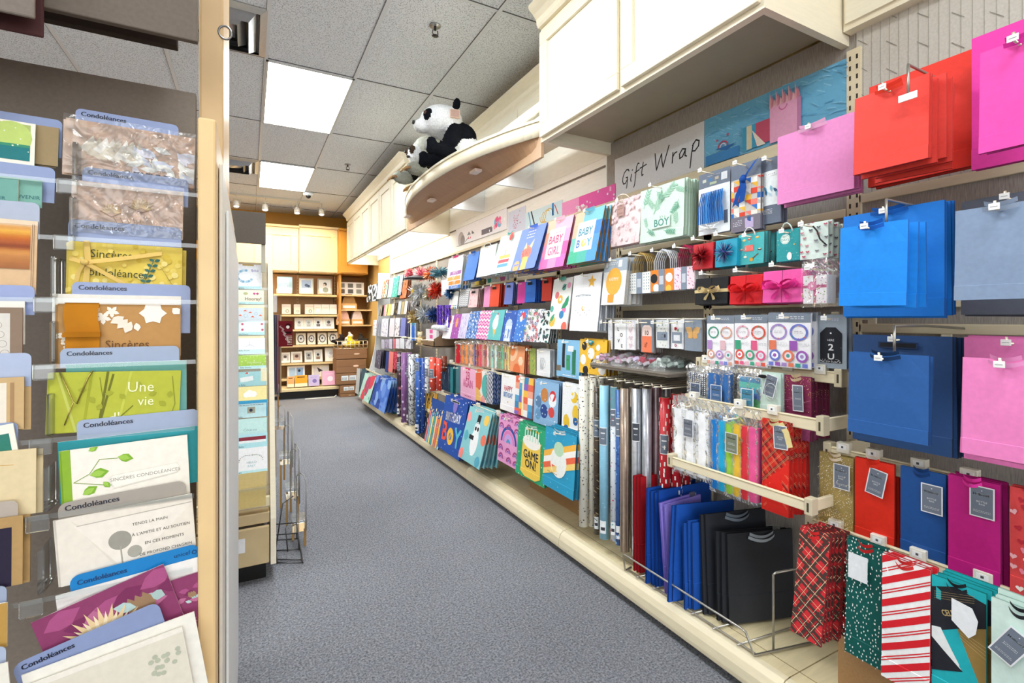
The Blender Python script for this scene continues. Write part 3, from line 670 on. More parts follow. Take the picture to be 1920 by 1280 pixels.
def ribbon_handle(m, w, col, z=-.012, y=-.007, span=.19, droop=.007, wd=.0045):
    n = 10; pts = []; ws = []
    for k in range(n+1):
        t_ = k/n*2-1; pts.append((t_*w*span, y-.012*(1-t_*t_), z-droop*(1-t_*t_)+.006)); ws.append((0, -.002, wd))
    m.strip(pts, ws, L(col) if isinstance(col, str) else col)
    pts = [(p[0]*.9, y-.006*(1-(k/n*2-1)**2), p[2]+.012) for k, p in enumerate(pts)]; m.strip(pts, ws, darker(col, .9))
def cord_handle(m, w, col, r=.0022, up=.03, span=.2, y=-.006):
    n = 12; m.tube([(w*span*math.cos(PI*k/n), y-.008*math.sin(PI*k/n), -.01-up*math.sin(PI*k/n)) for k in range(n+1)], r, L(col), 6)
def grey_tag(parent, x, z, w=.042, h=.075, rot=0, big=True, col='6f7887', y=-.012, words='Hallmark'):
    A = Art(w, h, int(x*1000)); A.bg('e8e9ec'); A.rect(.06, .035, .94, .965, col)
    A.circ(.5, .14, .03, 'e8e9ec', 6)
    if words: A.text(words, .5, .3, .13, 'f2f3f5')
    (A.text('BOTTLE', .5, .52, .085, 'e2e4e8'), A.text('BAG', .5, .6, .085, 'e2e4e8')) if words == 'Hallmark' and h > .07 and w > .045 else A.words(.22, .8, .5, .05, 'd8dade', 2); A.words(.15, .85, .78, .04, 'c8cace', 2)
    m = MB(); m.box(-w/2, w/2, -.0004, .0004, -h, 0, L('e8e9ec')); A.onto(m)
    return m.build('hang_tag', GLOSS, parent, (x, y, z), (0, rot, 0))
PILES = []
def pile(short, place, reg, u0, u1, vt, vb, X, art, n=1, side='e8e8e8', name='gift_bag', cat='gift bag', dx=.013, tilt=0, roll=0, handle=None, hc='fff', thick=.005, mat=None, tagx=None, tagz=-.03, tagrot=0, ext=.03, hk=True,
         jit=.006, fan=0, xr=None, tagw=.042, tagh=.075, tagw_='Hallmark', fold=.16, bulge=.004, hz=None, wdk=1.0, extra=None, X2=None):
    U0, U1, VT, VB = rc(reg, u0, u1, vt, vb); y, wd, z, h = pos_of(U0, U1, VT, VB, X); wd *= wdk
    A = Art(wd, h, len(PILES)); 
    if isinstance(art, str): A.bg(art)
    else: art(A)
    mb = bag_mesh(wd, h, A, thick, side, fold, bulge, len(PILES)); me = mb.mesh(name+'_sheet'); me.materials.append(mat or PAPER)
    label = short+' '+place if place else short; PILES.append(label)
    rot = (-math.radians(tilt), math.radians(roll), -PI/2)
    parts = handle or tagx is not None or extra
    if parts:
        t = thing(name, label, cat, (X, y, z), rot); b = link('body', me, t)
        if handle:
            m = MB()
            if handle == 'ribbon': ribbon_handle(m, wd, hc)
            elif handle == 'cord': cord_handle(m, wd, hc)
            elif handle == 'up': cord_handle(m, wd, hc, up=-.03)
            elif handle == 'slot': m.box(-wd*.2, wd*.2, -.0072, -.0062, -.035, -.018, L(hc)); m.box(-wd*.18, wd*.18, -.0075, -.0070, -.032, -.021, L('10141c'))
            m.build('handle', PAPER, t)
        if tagx is not None: grey_tag(t, tagx*wd, tagz, rot=tagrot, w=tagw, h=tagh, words=tagw_)
        if extra: extra(t, wd, h)
    else:
        t = link(name, me, None, (X, y, z), rot); tag(t, label, cat)
    R = random.Random(len(PILES)*7)
    sh = ' '.join(short.split()[:11])
    last = X
    for k in range(1, n):
        o = bpy.data.objects.new(name, me); C.objects.link(o); xk = X+dx*k+R.uniform(-.002, .002)
        if xk > W-.04: break
        o.location = (xk, y+R.uniform(-jit, jit)-fan*k, z+R.uniform(-jit, jit)-fan*.5*k); o.rotation_euler = (-math.radians(tilt*(1-k/n*.6)+R.uniform(-.5, .5)), math.radians(roll*(1-k/n)+R.uniform(-1.2, 1.2)), -PI/2+math.radians(R.uniform(-.8, .8)))
        tag(o, 'further copies hanging behind the '+sh, cat, 'copies of the '+sh)
    if hk: hook('peg hook through the '+sh, X, y, z-.012 if hz is None else z+hz, ext)
    return t
# a run of bags built from one row table
def tinsel(m, ctr, r, cols, n=70, R=random, w=.0025):
    for k in range(n):
        d = Vector((R.gauss(0, 1), R.gauss(0, 1), R.gauss(0, 1))).normalized(); d.y = -abs(d.y)*.8 if R.random() < .7 else d.y*.4
        q = d.cross(Vector((R.random(), R.random(), R.random()))).normalized()*w; c = L(R.choice(cols)); p = Vector(ctr)
        m.poly([p+q, p-q, p+d*r*R.uniform(.75, 1.05)-q*.3, p+d*r*R.uniform(.75, 1.05)+q*.3], c)
def bow(m, x, y, z, s, c, tails=True):
    c1 = L(c); c2 = darker(c, .75)
    for sx in (-1, 1):
        pts = []; ws = []
        for k in range(9):
            a = PI*2*k/8; pts.append((x+sx*s*(.5-.5*math.cos(a)), y-.01-.010*math.sin(a/2), z+s*.28*math.sin(a)+.15*s*(.5-.5*math.cos(a)))); ws.append((0, -s*.13, s*.02))
        m.strip(pts, ws, c1)
        m.poly([(x, y-.004, z), (x+sx*s*.9, y-.006, z+s*.45), (x+sx*s*1.02, y-.004, z+s*.1), (x+sx*s*.85, y-.004, z-s*.12)], c1)
        m.poly([(x, y-.006, z), (x+sx*s*.55, y-.0065, z+s*.2), (x+sx*s*.5, y-.0065, z+s*.02)], c2)
        if tails: m.poly([(x, y-.003, z), (x+sx*s*.35, y-.006, z-s*.8), (x+sx*s*.6, y-.006, z-s*.75), (x+sx*s*.55, y-.006, z-s*.55)], c2)
    m.ball((x, y-.012, z), (s*.14, s*.1, s*.14), c1, 8, 6)
def giftbox(short, place, reg, u0, u1, vt, vb, X, col, rib, depth=.05, pom=None, copies=0, bowsz=.04, cat='gift box'):
    U0, U1, VT, VB = rc(reg, u0, u1, vt, vb); y, wd, z, h = pos_of(U0, U1, VT, VB, X); label = short+' '+place
    t = thing('gift_box', label, cat, (X, y, z), (-.06, 0, -PI/2)); c = L(col)
    m = MB(); m.bbox(-wd/2, wd/2, 0, depth, -h, 0, c, .002); m.bbox(-wd/2-.001, wd/2+.001, depth*.55, depth+.001, -h-.001, .001, darker(col, .85), .002)
    if not pom: m.box(-.0012, .0012, -.0008, 0, -h, 0, darker(col, .5))
    m.build('body', GLOSS if pom else PAPER, t)
    if rib:
        m = MB(); m.box(-wd/2-.0015, wd/2+.0015, -.0018, depth, -h*.56, -h*.44, L(rib)); bow(m, 0, -.002, -h*.5, bowsz, rib); m.build('ribbon_bow', TISSUE, t)
    if pom:
        m = MB(); tinsel(m, (0, -.01, -h*.5), min(wd, h)*.48, pom, 160, random.Random(5)); m.ball((0, -.008, -h*.5), .012, L(pom[0]), 8, 6); m.build('tinsel_bow', TINSEL, t)
    sh = ' '.join(short.split()[:11])
    for k in range(copies):
        o = MB(); o.bbox(-wd/2, wd/2, 0, depth, -h, 0, c, .002); q = o.build('gift_box', PAPER, None, (X+(depth+.006)*(k+1), y, z-.002), (0, 0, -PI/2)); tag(q, 'further copy hanging behind the '+sh, cat, 'copies of the '+sh)
    hook('peg hook above the '+sh, X, y, z+.012, .05)
def cello(m, w, h, d, top=.04, seed=0, y=0, nx=9, nz=12, puff=.002):
    """crumpled clear sleeve round a pack, gathered loose at the top"""
    R = random.Random(seed); vs = []; fs = []
    for side in (0, 1):
        for i in range(nz+1):
            z = top*1.0-(h+top+.012)*i/nz
            for k in range(nx+1):
                x = (k/nx-.5)*(w+.012); up = max(0, z)/max(top, 1e-3); jy = R.uniform(-1, 1)*(puff*.5+.009*min(1, up*3)); yy = (-puff-.001 if side == 0 else d+puff)+jy
                vs.append((x+R.uniform(-1, 1)*.004*up, y+yy*(1-.4*up), z))
    n1 = (nx+1)*(nz+1)
    for s_ in (0, 1):
        for i in range(nz):
            for k in range(nx): a = s_*n1+i*(nx+1)+k; fs.append((a, a+1, a+nx+2, a+nx+1))
    m.faces(vs, fs, (1, 1, 1), False)
def pack(short, place, reg, u0, u1, vt, vb, X, cols, n=1, d=.014, top=.035, tag_=None, hk=True, name='tissue_pack', cat='tissue paper pack', art=None, tagx=0, tagz=-.04, mat=None, tagw=.05, tagh=.07, dx=.02, tilt=0, milk=True):
    """folded tissue sheets (vertical colour bands) inside a clear sleeve"""
    U0, U1, VT, VB = rc(reg, u0, u1, vt, vb); y, wd, z, h = pos_of(U0, U1, VT, VB, X); label = (short+' '+place).strip(); PILES.append(label)
    t = thing(name, label, cat, (X, y, z), (-math.radians(tilt), 0, -PI/2)); m = MB(); R = random.Random(len(PILES))
    if art:
        A = Art(wd, h, len(PILES)); art(A); m.box(-wd/2, wd/2, 0, d, -h, 0, L('eeeeee')); A.onto(m); m.build('contents', mat or PAPER, t)
    else:
        k = len(cols)
        for i, c in enumerate(cols):
            a, b = -wd/2+wd*i/k, -wd/2+wd*(i+1)/k; nn = 6; pts = []
            for j in range(nn+1): pts.append((a+(b-a)*j/nn, -.004*math.sin(PI*j/nn)-R.uniform(0, .0015)))
            pts += [(b, d), (a, d)]
            m.prism(pts, -h, 0, L(c), 'z')
        m.build('tissue', mat or TISSUE, t)
    m = MB(); cello(m, wd, h, d, top, len(PILES)); m.build('clear_sleeve', CELLO, t)
    if tag_: grey_tag(t, tagx*wd, tagz, rot=0, w=tagw, h=tagh, y=-.014, col=tag_)
    sh = ' '.join(short.split()[:11]); me = None
    for j in range(1, n):
        q = bpy.data.objects.new(name, t.children[0].data); C.objects.link(q); q.location = (X+dx*j, y+R.uniform(-.003, .003), z+R.uniform(-.004, .004)); q.rotation_euler = (0, 0, -PI/2)
        tag(q, 'further packs hanging behind the '+sh, cat, 'copies of the '+sh)
    if hk: hook('peg hook through the '+sh, X, y, z+.018, .03)
    return t
def roll(short, place, u, vt, vb, X, art, r=.021, mat=None, label_col='6f7887', n=1, cat='gift wrap roll', lab_at=.27, price=True, dxr=.05, reg='S', clearwrap=False, group=None):
    U, _, VT, VB = rc(reg, u, u, vt, vb); p = onx(U, 0, X); k = p.y*cs+X*sn; z1 = EYE+(CY-VT)/FL*k; z0 = EYE+(CY-VB)/FL*k; z0 = max(z0, .135); h = z1-z0
    label = (short+' '+place).strip(); t = thing('gift_wrap_roll', label, cat, (X, p.y, z0)); seg = 20; A = Art(2*PI*r, h, len(PILES)); PILES.append(label); art(A)
    m = MB(); c0 = A.P[0][1]; m.tube([(0, 0, 0), (0, 0, h)], r, c0, seg); 
    m.tube([(0, 0, h-.0005), (0, 0, h+.0012)], r*.82, L('b8a58a'), 14); m.tube([(0, 0, h), (0, 0, h+.0016)], r*.6, L('2a2420'), 14)
    for pts, c, nn in A.P[1:]:
        # wrap the print round the roll, cut into narrow facets
        x0 = min(q[0] for q in pts); x1 = max(q[0] for q in pts); a = int(x0*seg); b = int(math.ceil(x1*seg-1e-6))
        for f in range(a, max(b, a+1)):
            q = clip(pts, f/seg, (f+1)/seg, 0, A.A)
            if q:
                pp = []
                for X_, Y_ in q:
                    th = -PI+2*PI*X_-.5; c1 = math.cos(PI/seg); a0 = -PI+2*PI*(f+.5)/seg-.5; rr = (r+.0006+.00004*nn)*1.0/ max(math.cos(th-a0), .9)*c1
                    pp.append((rr*math.cos(th), rr*math.sin(th), h-Y_*2*PI*r))
                m.poly(pp, c)
    m.build('paper', mat or GLOSS, t)
    m = MB(); th0 = math.radians(215); lz = h*(1-lab_at)
    def patch(z0_, z1_, a0, a1, c, rr): 
        n_ = 6
        for i in range(n_):
            t0, t1 = a0+(a1-a0)*i/n_, a0+(a1-a0)*(i+1)/n_; m.poly([(rr*math.cos(t0), rr*math.sin(t0), z0_), (rr*math.cos(t1), rr*math.sin(t1), z0_), (rr*math.cos(t1), rr*math.sin(t1), z1_), (rr*math.cos(t0), rr*math.sin(t0), z1_)], c)
    if label_col:
        patch(lz-.085, lz, th0-.75, th0+.75, L('e6e8ea'), r+.0022); patch(lz-.081, lz-.004, th0-.68, th0+.68, L(label_col), r+.0026)
        patch(lz-.03, lz-.024, th0-.4, th0+.4, L('e6e8ea'), r+.003); patch(lz-.055, lz-.052, th0-.3, th0+.3, L('e6e8ea'), r+.003)
    if label_col and price: m.build('label', GLOSS, t); m = MB()
    if price: patch(.03, .09, th0-.6, th0+.6, L('eef0f0'), r+.0022); patch(.045, .06, th0-.4, th0+.4, L('3a3c44'), r+.0026)
    if label_col or price: m.build('price_sticker' if price else 'label', GLOSS, t)
    if clearwrap: m = MB(); m.tube([(0, 0, -.004), (0, 0, h*.5), (0, 0, h+.02)], [r+.003, r+.004, r+.003], (1, 1, 1), 18, cap=False); m.build('clear_film', CELLO, t)
    sh = ' '.join(short.split()[:11])
    for j in range(1, n):
        q = bpy.data.objects.new('gift_wrap_roll', t.children[0].data); C.objects.link(q); q.location = (X+dxr*j, p.y+.004*(j % 2), z0); tag(q, 'further rolls standing behind the '+sh, cat, 'rolls behind the '+sh)
    return t
# ------------------------------------------------------------------ near end: big plain bags
PLAIN = lambda c: (lambda A: A.bg(c))
pile('light pink square gift bag', 'at the top between the photo header and the red bags', 'Q', 838, 1175, 410, 725, 1.60, 'e58cc6', 4, 'd070b0', handle='ribbon', hc='f6b8de', dx=.016, ext=.02)
pile('bright red large gift bag', 'in front of a bigger red one, top row', 'Q', 1178, 1505, 240, 595, 1.48, 'f0483e', 6, 'c8281e', handle='ribbon', hc='e83820', dx=.014, jit=.01, fan=.004, tilt=2)
pile('extra large red gift bag', 'hanging behind the smaller red bag, top row', 'Q', 1240, 1695, 165, 640, 1.66, 'ec3a2c', 4, 'b81c14', dx=.014, tilt=1, hk=False)
pile('magenta medium gift bag', 'at the top right corner in front of a wider one', 'Q', 1728, 2100, 30, 500, 1.42, 'ee4fae', 2, 'c02880', handle='ribbon', hc='d8249a', tilt=2)
pile('extra large magenta gift bag', 'at the top right corner behind a smaller magenta one', 'Q', 1690, 2200, -60, 560, 1.58, 'e63ca4', 3, 'b02078', hk=False)
pile('bright azure blue gift bag', 'hung in front of a larger blue one', 'G', 82, 372, 182, 532, 1.40, '1f8ff0', 3, '1060b8', handle='ribbon', hc='1a5fc0', dx=.026, fan=.004, roll=1)
pile('extra large azure blue gift bag', 'hanging behind the smaller azure one', 'G', 95, 528, 118, 578, 1.56, '1c7fe0', 5, '0c4c98', handle='ribbon', hc='1560b8', dx=.012)
pile('slate blue gift bag', 'right of the azure blue bags at the picture edge', 'G', 575, 1000, 98, 505, 1.42, '8598b4', 2, '5c6c86', handle='ribbon', hc='8f9db2', tilt=2)
pile('extra large charcoal gift bag', 'hidden behind the slate blue one', 'G', 600, 1060, 55, 570, 1.58, '5a5f6c', 3, '3a3e48')
pile('navy blue gift bag', 'under the azure bags in front of a darker larger one', 'G', 118, 462, 738, 1098, 1.40, '2a5c9e', 2, '183a6c', handle='ribbon', hc='16365f', tilt=1)
pile('extra large dark navy gift bag', 'with a slot handle, behind the smaller navy one', 'G', 135, 562, 660, 1140, 1.56, '284878', 6, '101c34', handle='slot', hc='1a2f52', dx=.011)
pile('rose pink gift bag', 'below the slate blue bag at the right picture edge', 'G', 606, 1010, 762, 1195, 1.40, 'ee86c2', 2, 'c85c9c', handle='ribbon', hc='f29cd0', tilt=1)
pile('extra large rose pink gift bag', 'hidden behind the smaller rose pink one', 'G', 612, 1060, 672, 1225, 1.56, 'e67ab8', 3, 'b8508c')
# wire corner hooks that hold the big bags
for u, v, X, lb in ((1703, 121, 1.45, 'tall wire hook above the bright red large gift bag'), (1662, 374, 1.44, 'tall wire hook above the azure blue gift bags'), (1677, 611, 1.44, 'tall wire hook above the navy blue gift bags')):
    p = onx(u, v, X); m = MB(); m.tube([(X, p.y, p.z-.085), (X, p.y, p.z), (X+.16, p.y, p.z), (W-.03, p.y, p.z-.01)], .0035, L('a8a49c'), 8)
    m.bbox(X-.004, X, p.y-.02, p.y+.02, p.z-.09, p.z-.072, L('f2f2f0'), .001); tag(m.build('wire_hook', METAL), lb, 'hook')
# ------------------------------------------------------------------ rose, leaf, tassel packs
def rose(A):
    A.bg('f1dcdd'); A.scat(lambda x, y: A.flower(x, y, .045, A.R.choice(['f7e9ea', 'eac9cd', 'f4d4d6', 'e6c2c8']), 'fbf2f0'), 46, .09)
pile('pale rose textured gift bag', 'with a kraft tag, left of the leaf bag', 'A', 118, 330, 235, 515, 1.60, rose, 3, 'd8a8a8', handle='up', hc='f0e0d0', tilt=4, extra=lambda t, w, h: (lambda m: (m.box(-.025, .025, -.014, -.013, -.085, -.03, L('b8948c')), m.box(-.018, .018, -.0145, -.014, -.05, -.0485, L('7a5a54')), m.box(-.02, .02, -.0145, -.014, -.073, -.0715, L('7a5a54')), m.tube([(0, -.013, -.034), (-.01, -.012, -.005), (0, -.012, .01), (.01, -.012, -.005), (0, -.013, -.034)], .0008, L('e8d8c8'), 5), m.build('kraft_tag', KRAFTM, t)))(MB()))
def boy(A):
    A.bg('d7ecde')
    for x, y, l, a in ((.1, .35, .3, -1.2), (.2, .75, .18, -1.9), (.35, .5, .36, -1.0), (.55, .28, .32, -.7), (.8, .12, .2, .4), (.9, .35, .22, 2.2), (.75, .55, .16, -.5), (.15, .15, .25, .8), (.6, .85, .22, .2), (.4, .9, .18, -2.6), (.85, .78, .2, -1.6), (.42, .1, .2, .9)):
        A.sprig(x, y, l, a, A.R.choice(['8cbfa6', '6fa890', 'a3cdb6']), 5)
    A.rect(.3, .56, .74, .78, 'd7ecde'); A.text("It's a", .58, .62, .05, '6a9c88'); A.text('BOY', .55, .75, .12, '5e9c90')
pile("sage green leaf print bag reading It's a BOY", 'under the Gift Wrap sign', 'A', 325, 588, 150, 480, 1.60, boy, 7, 'a8bfa4', dx=.0135, ext=.06, tilt=2)
def tassel(A):
    A.bg('6d7788'); A.rect(0, .24, 1, 1, 'e9eef2'); A.line([(0, .245), (1, .245)], .01, 'e8ecf0'); A.words(.3, .7, .06, .02, 'b9c0ca', 1)
    for k in range(3): A.rect(.14+.2*k, .1, .26+.2*k, .15, ['c8ccc0', '4d7ab0', 'b8b0a0'][k])
    A.rect(.38, .17, .6, .21, 'aab89c'); A.rect(.74, .06, .92, .18, 'd2d6da')
pile('clear pack of blue tissue tassels on a slate header', 'right of the leaf bag', 'A', 672, 862, 65, 440, 1.62, tassel, 2, 'aab', cat='party tassels', name='tassel_pack', fold=.02, ext=.07, extra=lambda t, w, h: (lambda m, R: ([m.strip([(w*(.06*k-.36)*.9, -.012, -h*.33), (w*(.06*k-.38), -.018-.004*R.random(), -h*.55), (w*(.065*k-.42), -.014, -h*.83)], (.005, -.002, 0), L(R.choice(['2f7fd0', '3d90e0', '1e62b0']))) for k in range(13)], [m.tube([(w*R.uniform(-.4, .35), -.012, -h*R.uniform(.82, .95)), (w*R.uniform(-.4, .35), -.02, -h*R.uniform(.84, .97)), (w*R.uniform(-.4, .35), -.012, -h*R.uniform(.82, .95))], .0022, L('f4f4f4'), 5) for _ in range(8)], m.build('tassels', TISSUE, t)))(MB(), random.Random(3)))
def wrapart(A):
    A.bg('6d7788'); A.rect(0, .22, 1, .8, 'c3bdb8')
    for i in range(6):
        for j in range(7):
            c = ['e8e2da', 'd8452f', '2f6fc0', 'f0b840', 'e98070', 'f2f0ec', None][(i*3+j*5) % 7]
            if c: x = -.1+i*.2; y = .24+j*.08; (A.tri if (i+j) % 2 else (lambda a, b, d, c: A.rect(a[0], a[1], b[0], d[1], c)))((x, y), (x+.2, y), (x+.2, y+.08), c)
    A.rect(0, .78, 1, 1, '77717e'); A.words(.08, .4, .83, .03, 'c8c8d0', 4); A.rect(.5, .82, .78, .96, 'b8a8cc'); A.rect(.58, .8, .7, .87, '2f5a94')
def bluebow(t, w, h):
    m = MB(); c = '1f4fa0'
    m.strip([(w*.42, -.012, -h*.02), (w*.1, -.02, -h*.22), (-w*.15, -.016, -h*.42), (-w*.3, -.012, -h*.6)], [(.012, 0, .008)]*4, L(c)); m.strip([(-w*.02, -.018, -h*.22), (w*.05, -.02, -h*.4), (-w*.06, -.014, -h*.58)], [(.012, 0, .003)]*3, L(c)); m.ball((w*.05, -.022, -h*.25), (.012, .01, .014), L(c), 8, 6); m.build('satin_ribbon', TISSUE, t)
pile('geometric gift kit with a blue satin ribbon', 'right of the tassel pack', 'A', 868, 1045, 15, 425, 1.61, wrapart, 3, '667', cat='gift wrap kit', name='wrap_kit', fold=.02, extra=bluebow, ext=.05)
def leafkit(A):
    A.bg('6d7788'); A.rect(0, .2, 1, .72, 'e8eef0')
    for k in range(5): A.flower(.3+.1*k, .25, .1, 'f2f4f4', '88a', 6)
    for k, c in enumerate(['5f9cc0', '2f6a94', 'b8d0dc', '7ab0c4', '2f5a80', '9cc4d4']): A.leaf(.1+.14*k, .42+.05*(k % 3), .34, .07, .9+.5*(k % 2), c)
    A.words(.12, .6, .78, .04, 'd8dae0', 4); A.words(.3, .6, .04, .03, 'b9c0ca', 1)
pile('leaf patterned gift kit on a slate card', 'directly left of the light pink bag', 'A', 1052, 1165, -15, 380, 1.63, leafkit, 3, '667', cat='gift wrap kit', name='wrap_kit', fold=.02)
# small bags row
giftbox('small red foil gift box with a red tinsel bow', 'in the small bag row', 'A', 640, 762, 500, 655, 1.60, 'c8202c', None, .05, ['d01828', '8c0c18', 'f04858', '500810'])
giftbox('small turquoise gift box with a purple and teal tinsel bow', 'beside the red one', 'A', 775, 905, 475, 640, 1.59, '1fa0c0', None, .05, ['6a3aa0', '2f8fd0', 'c8d8f0', '2a2058', '50c8e0'])
def food(A):
    A.bg('4db5b8')
    for x, y, c in ((.25, .2, 'e8c050'), (.45, .18, 'd04a3a'), (.75, .15, 'e8b040'), (.3, .75, 'f0e8d8'), (.15, .5, 'e06a50'), (.85, .55, '2f2f38')): A.circ(x, y, .07, c, 10, .04); A.circ(x, y-.02, .05, 'f2e4c4', 8, .02)
    A.rect(.28, .38, .62, .58, 'e8756a'); A.rect(.32, .43, .58, .53, 'f4b8b0'); A.circ(.55, .85, .07, 'd89a30'); A.line([(.58, .82), (.8, .68)], .03, '7a4a20'); A.dots(16, .01, ['f4f0e0', '2f7f88'], .06)
pile('teal bag printed with snacks and a guitar', 'in the small bag row', 'A', 912, 1066, 440, 625, 1.61, food, 5, '3a6a6a', dx=.018, handle='up', hc='f0f0ec', tilt=2)
def days(A):
    A.bg('2f9fa4'); A.circ(.38, .3, .2, 'e6eee6'); A.ring(.38, .3, .17, .18, '5aa', 16); A.text('BEST', .38, .25, .07, '2f8f94'); A.text('DAYS', .38, .36, .09, '2f8f94'); A.dots(18, .012, ['bfe4e0', 'e8e0c0'], .1); A.circ(.55, .85, .1, 'f0f2f0', 12, .16)
    A.star(.75, .5, .05, 'e8c870')
pile('teal starry bag with a round Days badge', 'in the small bag row', 'A', 1140, 1288, 415, 605, 1.60, days, 2, '1f6a70', handle='up', hc='cfe4e0')
def bfly(A):
    A.bg('dcebe4')
    def one(x, y):
        c = A.R.choice(['d98a94', '6a6a70', 'c05a70', '8a8a90']); r = .07
        for sx in (-1, 1): A.leaf(x, y, r*1.3, r*.45, -PI/2+sx*.9, c); A.leaf(x, y, r, r*.35, PI/2-sx*.9, 'b8b8b8')
        A.line([(x, y-.03), (x, y+.03)], .01, '222')
    A.scat(one, 22, .2)
pile('pale mint bag printed with pink butterflies', 'with a black cord, small bag row', 'A', 1282, 1450, 378, 592, 1.59, bfly, 6, 'a8b4a8', dx=.015, ext=.06, extra=lambda t, w, h: (lambda m: (m.tube([(w*.05, -.012, -.012), (w*.22, -.016, -.03), (w*.3, -.014, -.055), (w*.42, -.012, -h*.6), (w*.5, -.012, -h*.66)], .0025, L('18181c'), 6), m.build('black_cord', PLASTIC, t)))(MB()))
# favour bag bundles with looped cords
def bundle(short, place, u0, u1, vt, vb, vl, cordc, art, X=1.60):
    U0, U1, VT, VB = rc('A', u0, u1, vt, vb); y, wd, z, h = pos_of(U0, U1, VT, VB, X); t = thing('favor_bag_bundle', short+' '+place, 'favour bags', (X, y, z), (0, 0, -PI/2)); d = .075
    A = Art(wd, h, u0); art(A); m = MB()
    for k in range(6): m.box(-wd/2, wd/2, k*.012, k*.012+.008, -h, 0, L('f0efec'))
    A.onto(m); m.build('bags', PAPER, t)
    m = MB(); m.box(-wd*.13, wd*.13, -.0025, d, -h-.001, .001, L('8390a2')); m.box(-wd*.09, wd*.09, -.003, -.0025, -h*.7, -h*.3, L('c8ced8')); m.build('paper_band', PAPER, t)
    m = MB(); H = (vt-vl)/3.2/FL*(y*cs+X*sn)
    for k in range(6):
        for q in (0, .003): m.tube([(-wd*.36, .004+k*.012, -.01), (-wd*.36+.002, .004+k*.012, H*.5), (-wd*.2, .004+k*.012, H*.88+q), (0, .004+k*.012, H*1.02+q), (wd*.2, .004+k*.012, H*.88+q), (wd*.36-.002, .004+k*.012, H*.5), (wd*.36, .004+k*.012, -.01)], .0022, L(cordc), 6)
    m.build('cord_handles', TISSUE, t)
    hook('peg hook through the '+short, X, y, z+H*.9, .05)
def d1(A): A.bg('f2f2f0'); [A.rect(.05+.11*i, .08+.14*j, .08+.11*i, .13+.14*j, '7fb0c0' if (i+j) % 3 else '444a') if False else A.rect(.05+.11*i, .08+.14*j, .08+.11*i, .13+.14*j, '5a7a88') for i in range(9) for j in range(6)]
def d2(A): A.bg('f08a30'); A.circ(.15, .4, .16, '26282c'); A.circ(.82, .4, .15, 'f4f2ee'); A.circ(.25, .85, .14, 'f4f2ee'); A.circ(.8, .9, .12, 'f8c050')
def d3(A): A.bg('f6dfe8'); A.dashes(40, .05, .03, ['d04a80', 'e88ab0', '7a3050'], .9, .4, .1)
bundle('white dotted favour bags with gold cord loops', 'under the rose bag', 255, 382, 675, 800, 560, 'b8985a', d1)
bundle('orange and black dotted favour bags with white cord loops', 'beside the gold ones', 385, 520, 655, 785, 540, 'd4d6dc', d2)
bundle('pink strawberry favour bags with crimson cord loops', 'left of the red foil box', 525, 648, 640, 775, 515, 'a8284c', d3)
def balloon(A): A.bg('eef0f0'); A.rect(0, 0, 1, .28, 'a7b3c0'); A.words(.2, .6, .08, .03, 'eee', 2); A.circ(.5, .5, .34, 'f2b24a', 20, .4); A.words(.3, .7, .42, .02, 'fff', 3); A.rect(.3, .78, .55, .95, 'f0a040'); A.rect(.65, .05, .8, .2, 'f4f4f4')
pile('silver topped tag pack with an orange balloon', 'with twine, under the rose bag', 'A', 112, 248, 590, 870, 1.58, balloon, 6, 'c8beb0', dx=.02, tilt=7, name='gift_tag_pack', cat='gift tags', fold=.02)
giftbox('black gift box with a champagne ribbon bow', 'below the small bags', 'A', 655, 850, 705, 865, 1.58, '1b1c20', 'd6bf8c', .045, copies=2, bowsz=.045)
giftbox('scarlet gift box with a red ribbon bow', 'right of the black box', 'A', 862, 1058, 690, 865, 1.58, 'd8202a', 'e02428', .045, copies=2, bowsz=.055)
giftbox('hot pink gift box with a magenta ribbon bow', 'right of the scarlet box', 'A', 1060, 1300, 660, 855, 1.57, 'f05cab', 'e83a96', .045, copies=2, bowsz=.055)
def boxart(A): A.bg('f6f0f4'); A.rect(.44, 0, .56, 1, 'c04a78'); A.rect(0, .35, 1, .45, 'c04a78'); A.dots(40, .03, ['d08ab0', '8aa870', 'b0508a', 'e8b8c8'], .1); A.flower(.4, .38, .2, 'e07aa8', 'f8d0e0', 7)
pack('clear bag with a floral pink bowed box', 'right of the hot pink box', 'A', 1300, 1440, 690, 860, 1.56, [], 2, .05, .05, art=boxart, name='gift_box_set', cat='gift box', dx=.07)
# tag row
def love(A): A.bg('f6f6f6'); A.circ(.5, .06, .05, '222'); [A.text(c, x, y, .2, '1c1c20') for c, x, y in (('L', .35, .36), ('O', .62, .56), ('V', .38, .76), ('E', .66, .93))]
def tg(bgc, cols, extra=None):
    def f(A):
        A.bg('dfe3e8'); A.add([(.12, .2), (.3, .06), (.7, .06), (.88, .2), (.88, A.A*.98), (.12, A.A*.98)], bgc); A.circ(.5, .06, .05, '444')
        A.dots(22, .05, cols, .16)
        if extra: extra(A)
    return f
def t10(A): A.bg('8a94a2'); A.rect(.04, 0, .96, .15, '6f7887'); A.add([(.1, .45), (.3, .3), (.7, .3), (.9, .45), (.9, A.A), (.1, A.A)], 'f6ddd4'); A.rect(.1, .5, .9, 1, 'f2825c'); A.text('10', .5, .46, .26, '4a4a50'); A.text('life', .5, .78, .2, '8a4030', rot=-1.2)
bf = lambda A: (A.bg('8b96a5'), A.circ(.5, .12, .05, 'c8ccd2'), [A.leaf(.5, .45, .5, .17, -PI/2+s_*1.0, 'e8b878') for s_ in (-1, 1)], [A.leaf(.5, .45, .36, .15, PI/2-s_*.9, 'e0ab68') for s_ in (-1, 1)], A.line([(.5, .35), (.5, .6)], .03, 'c89858'))
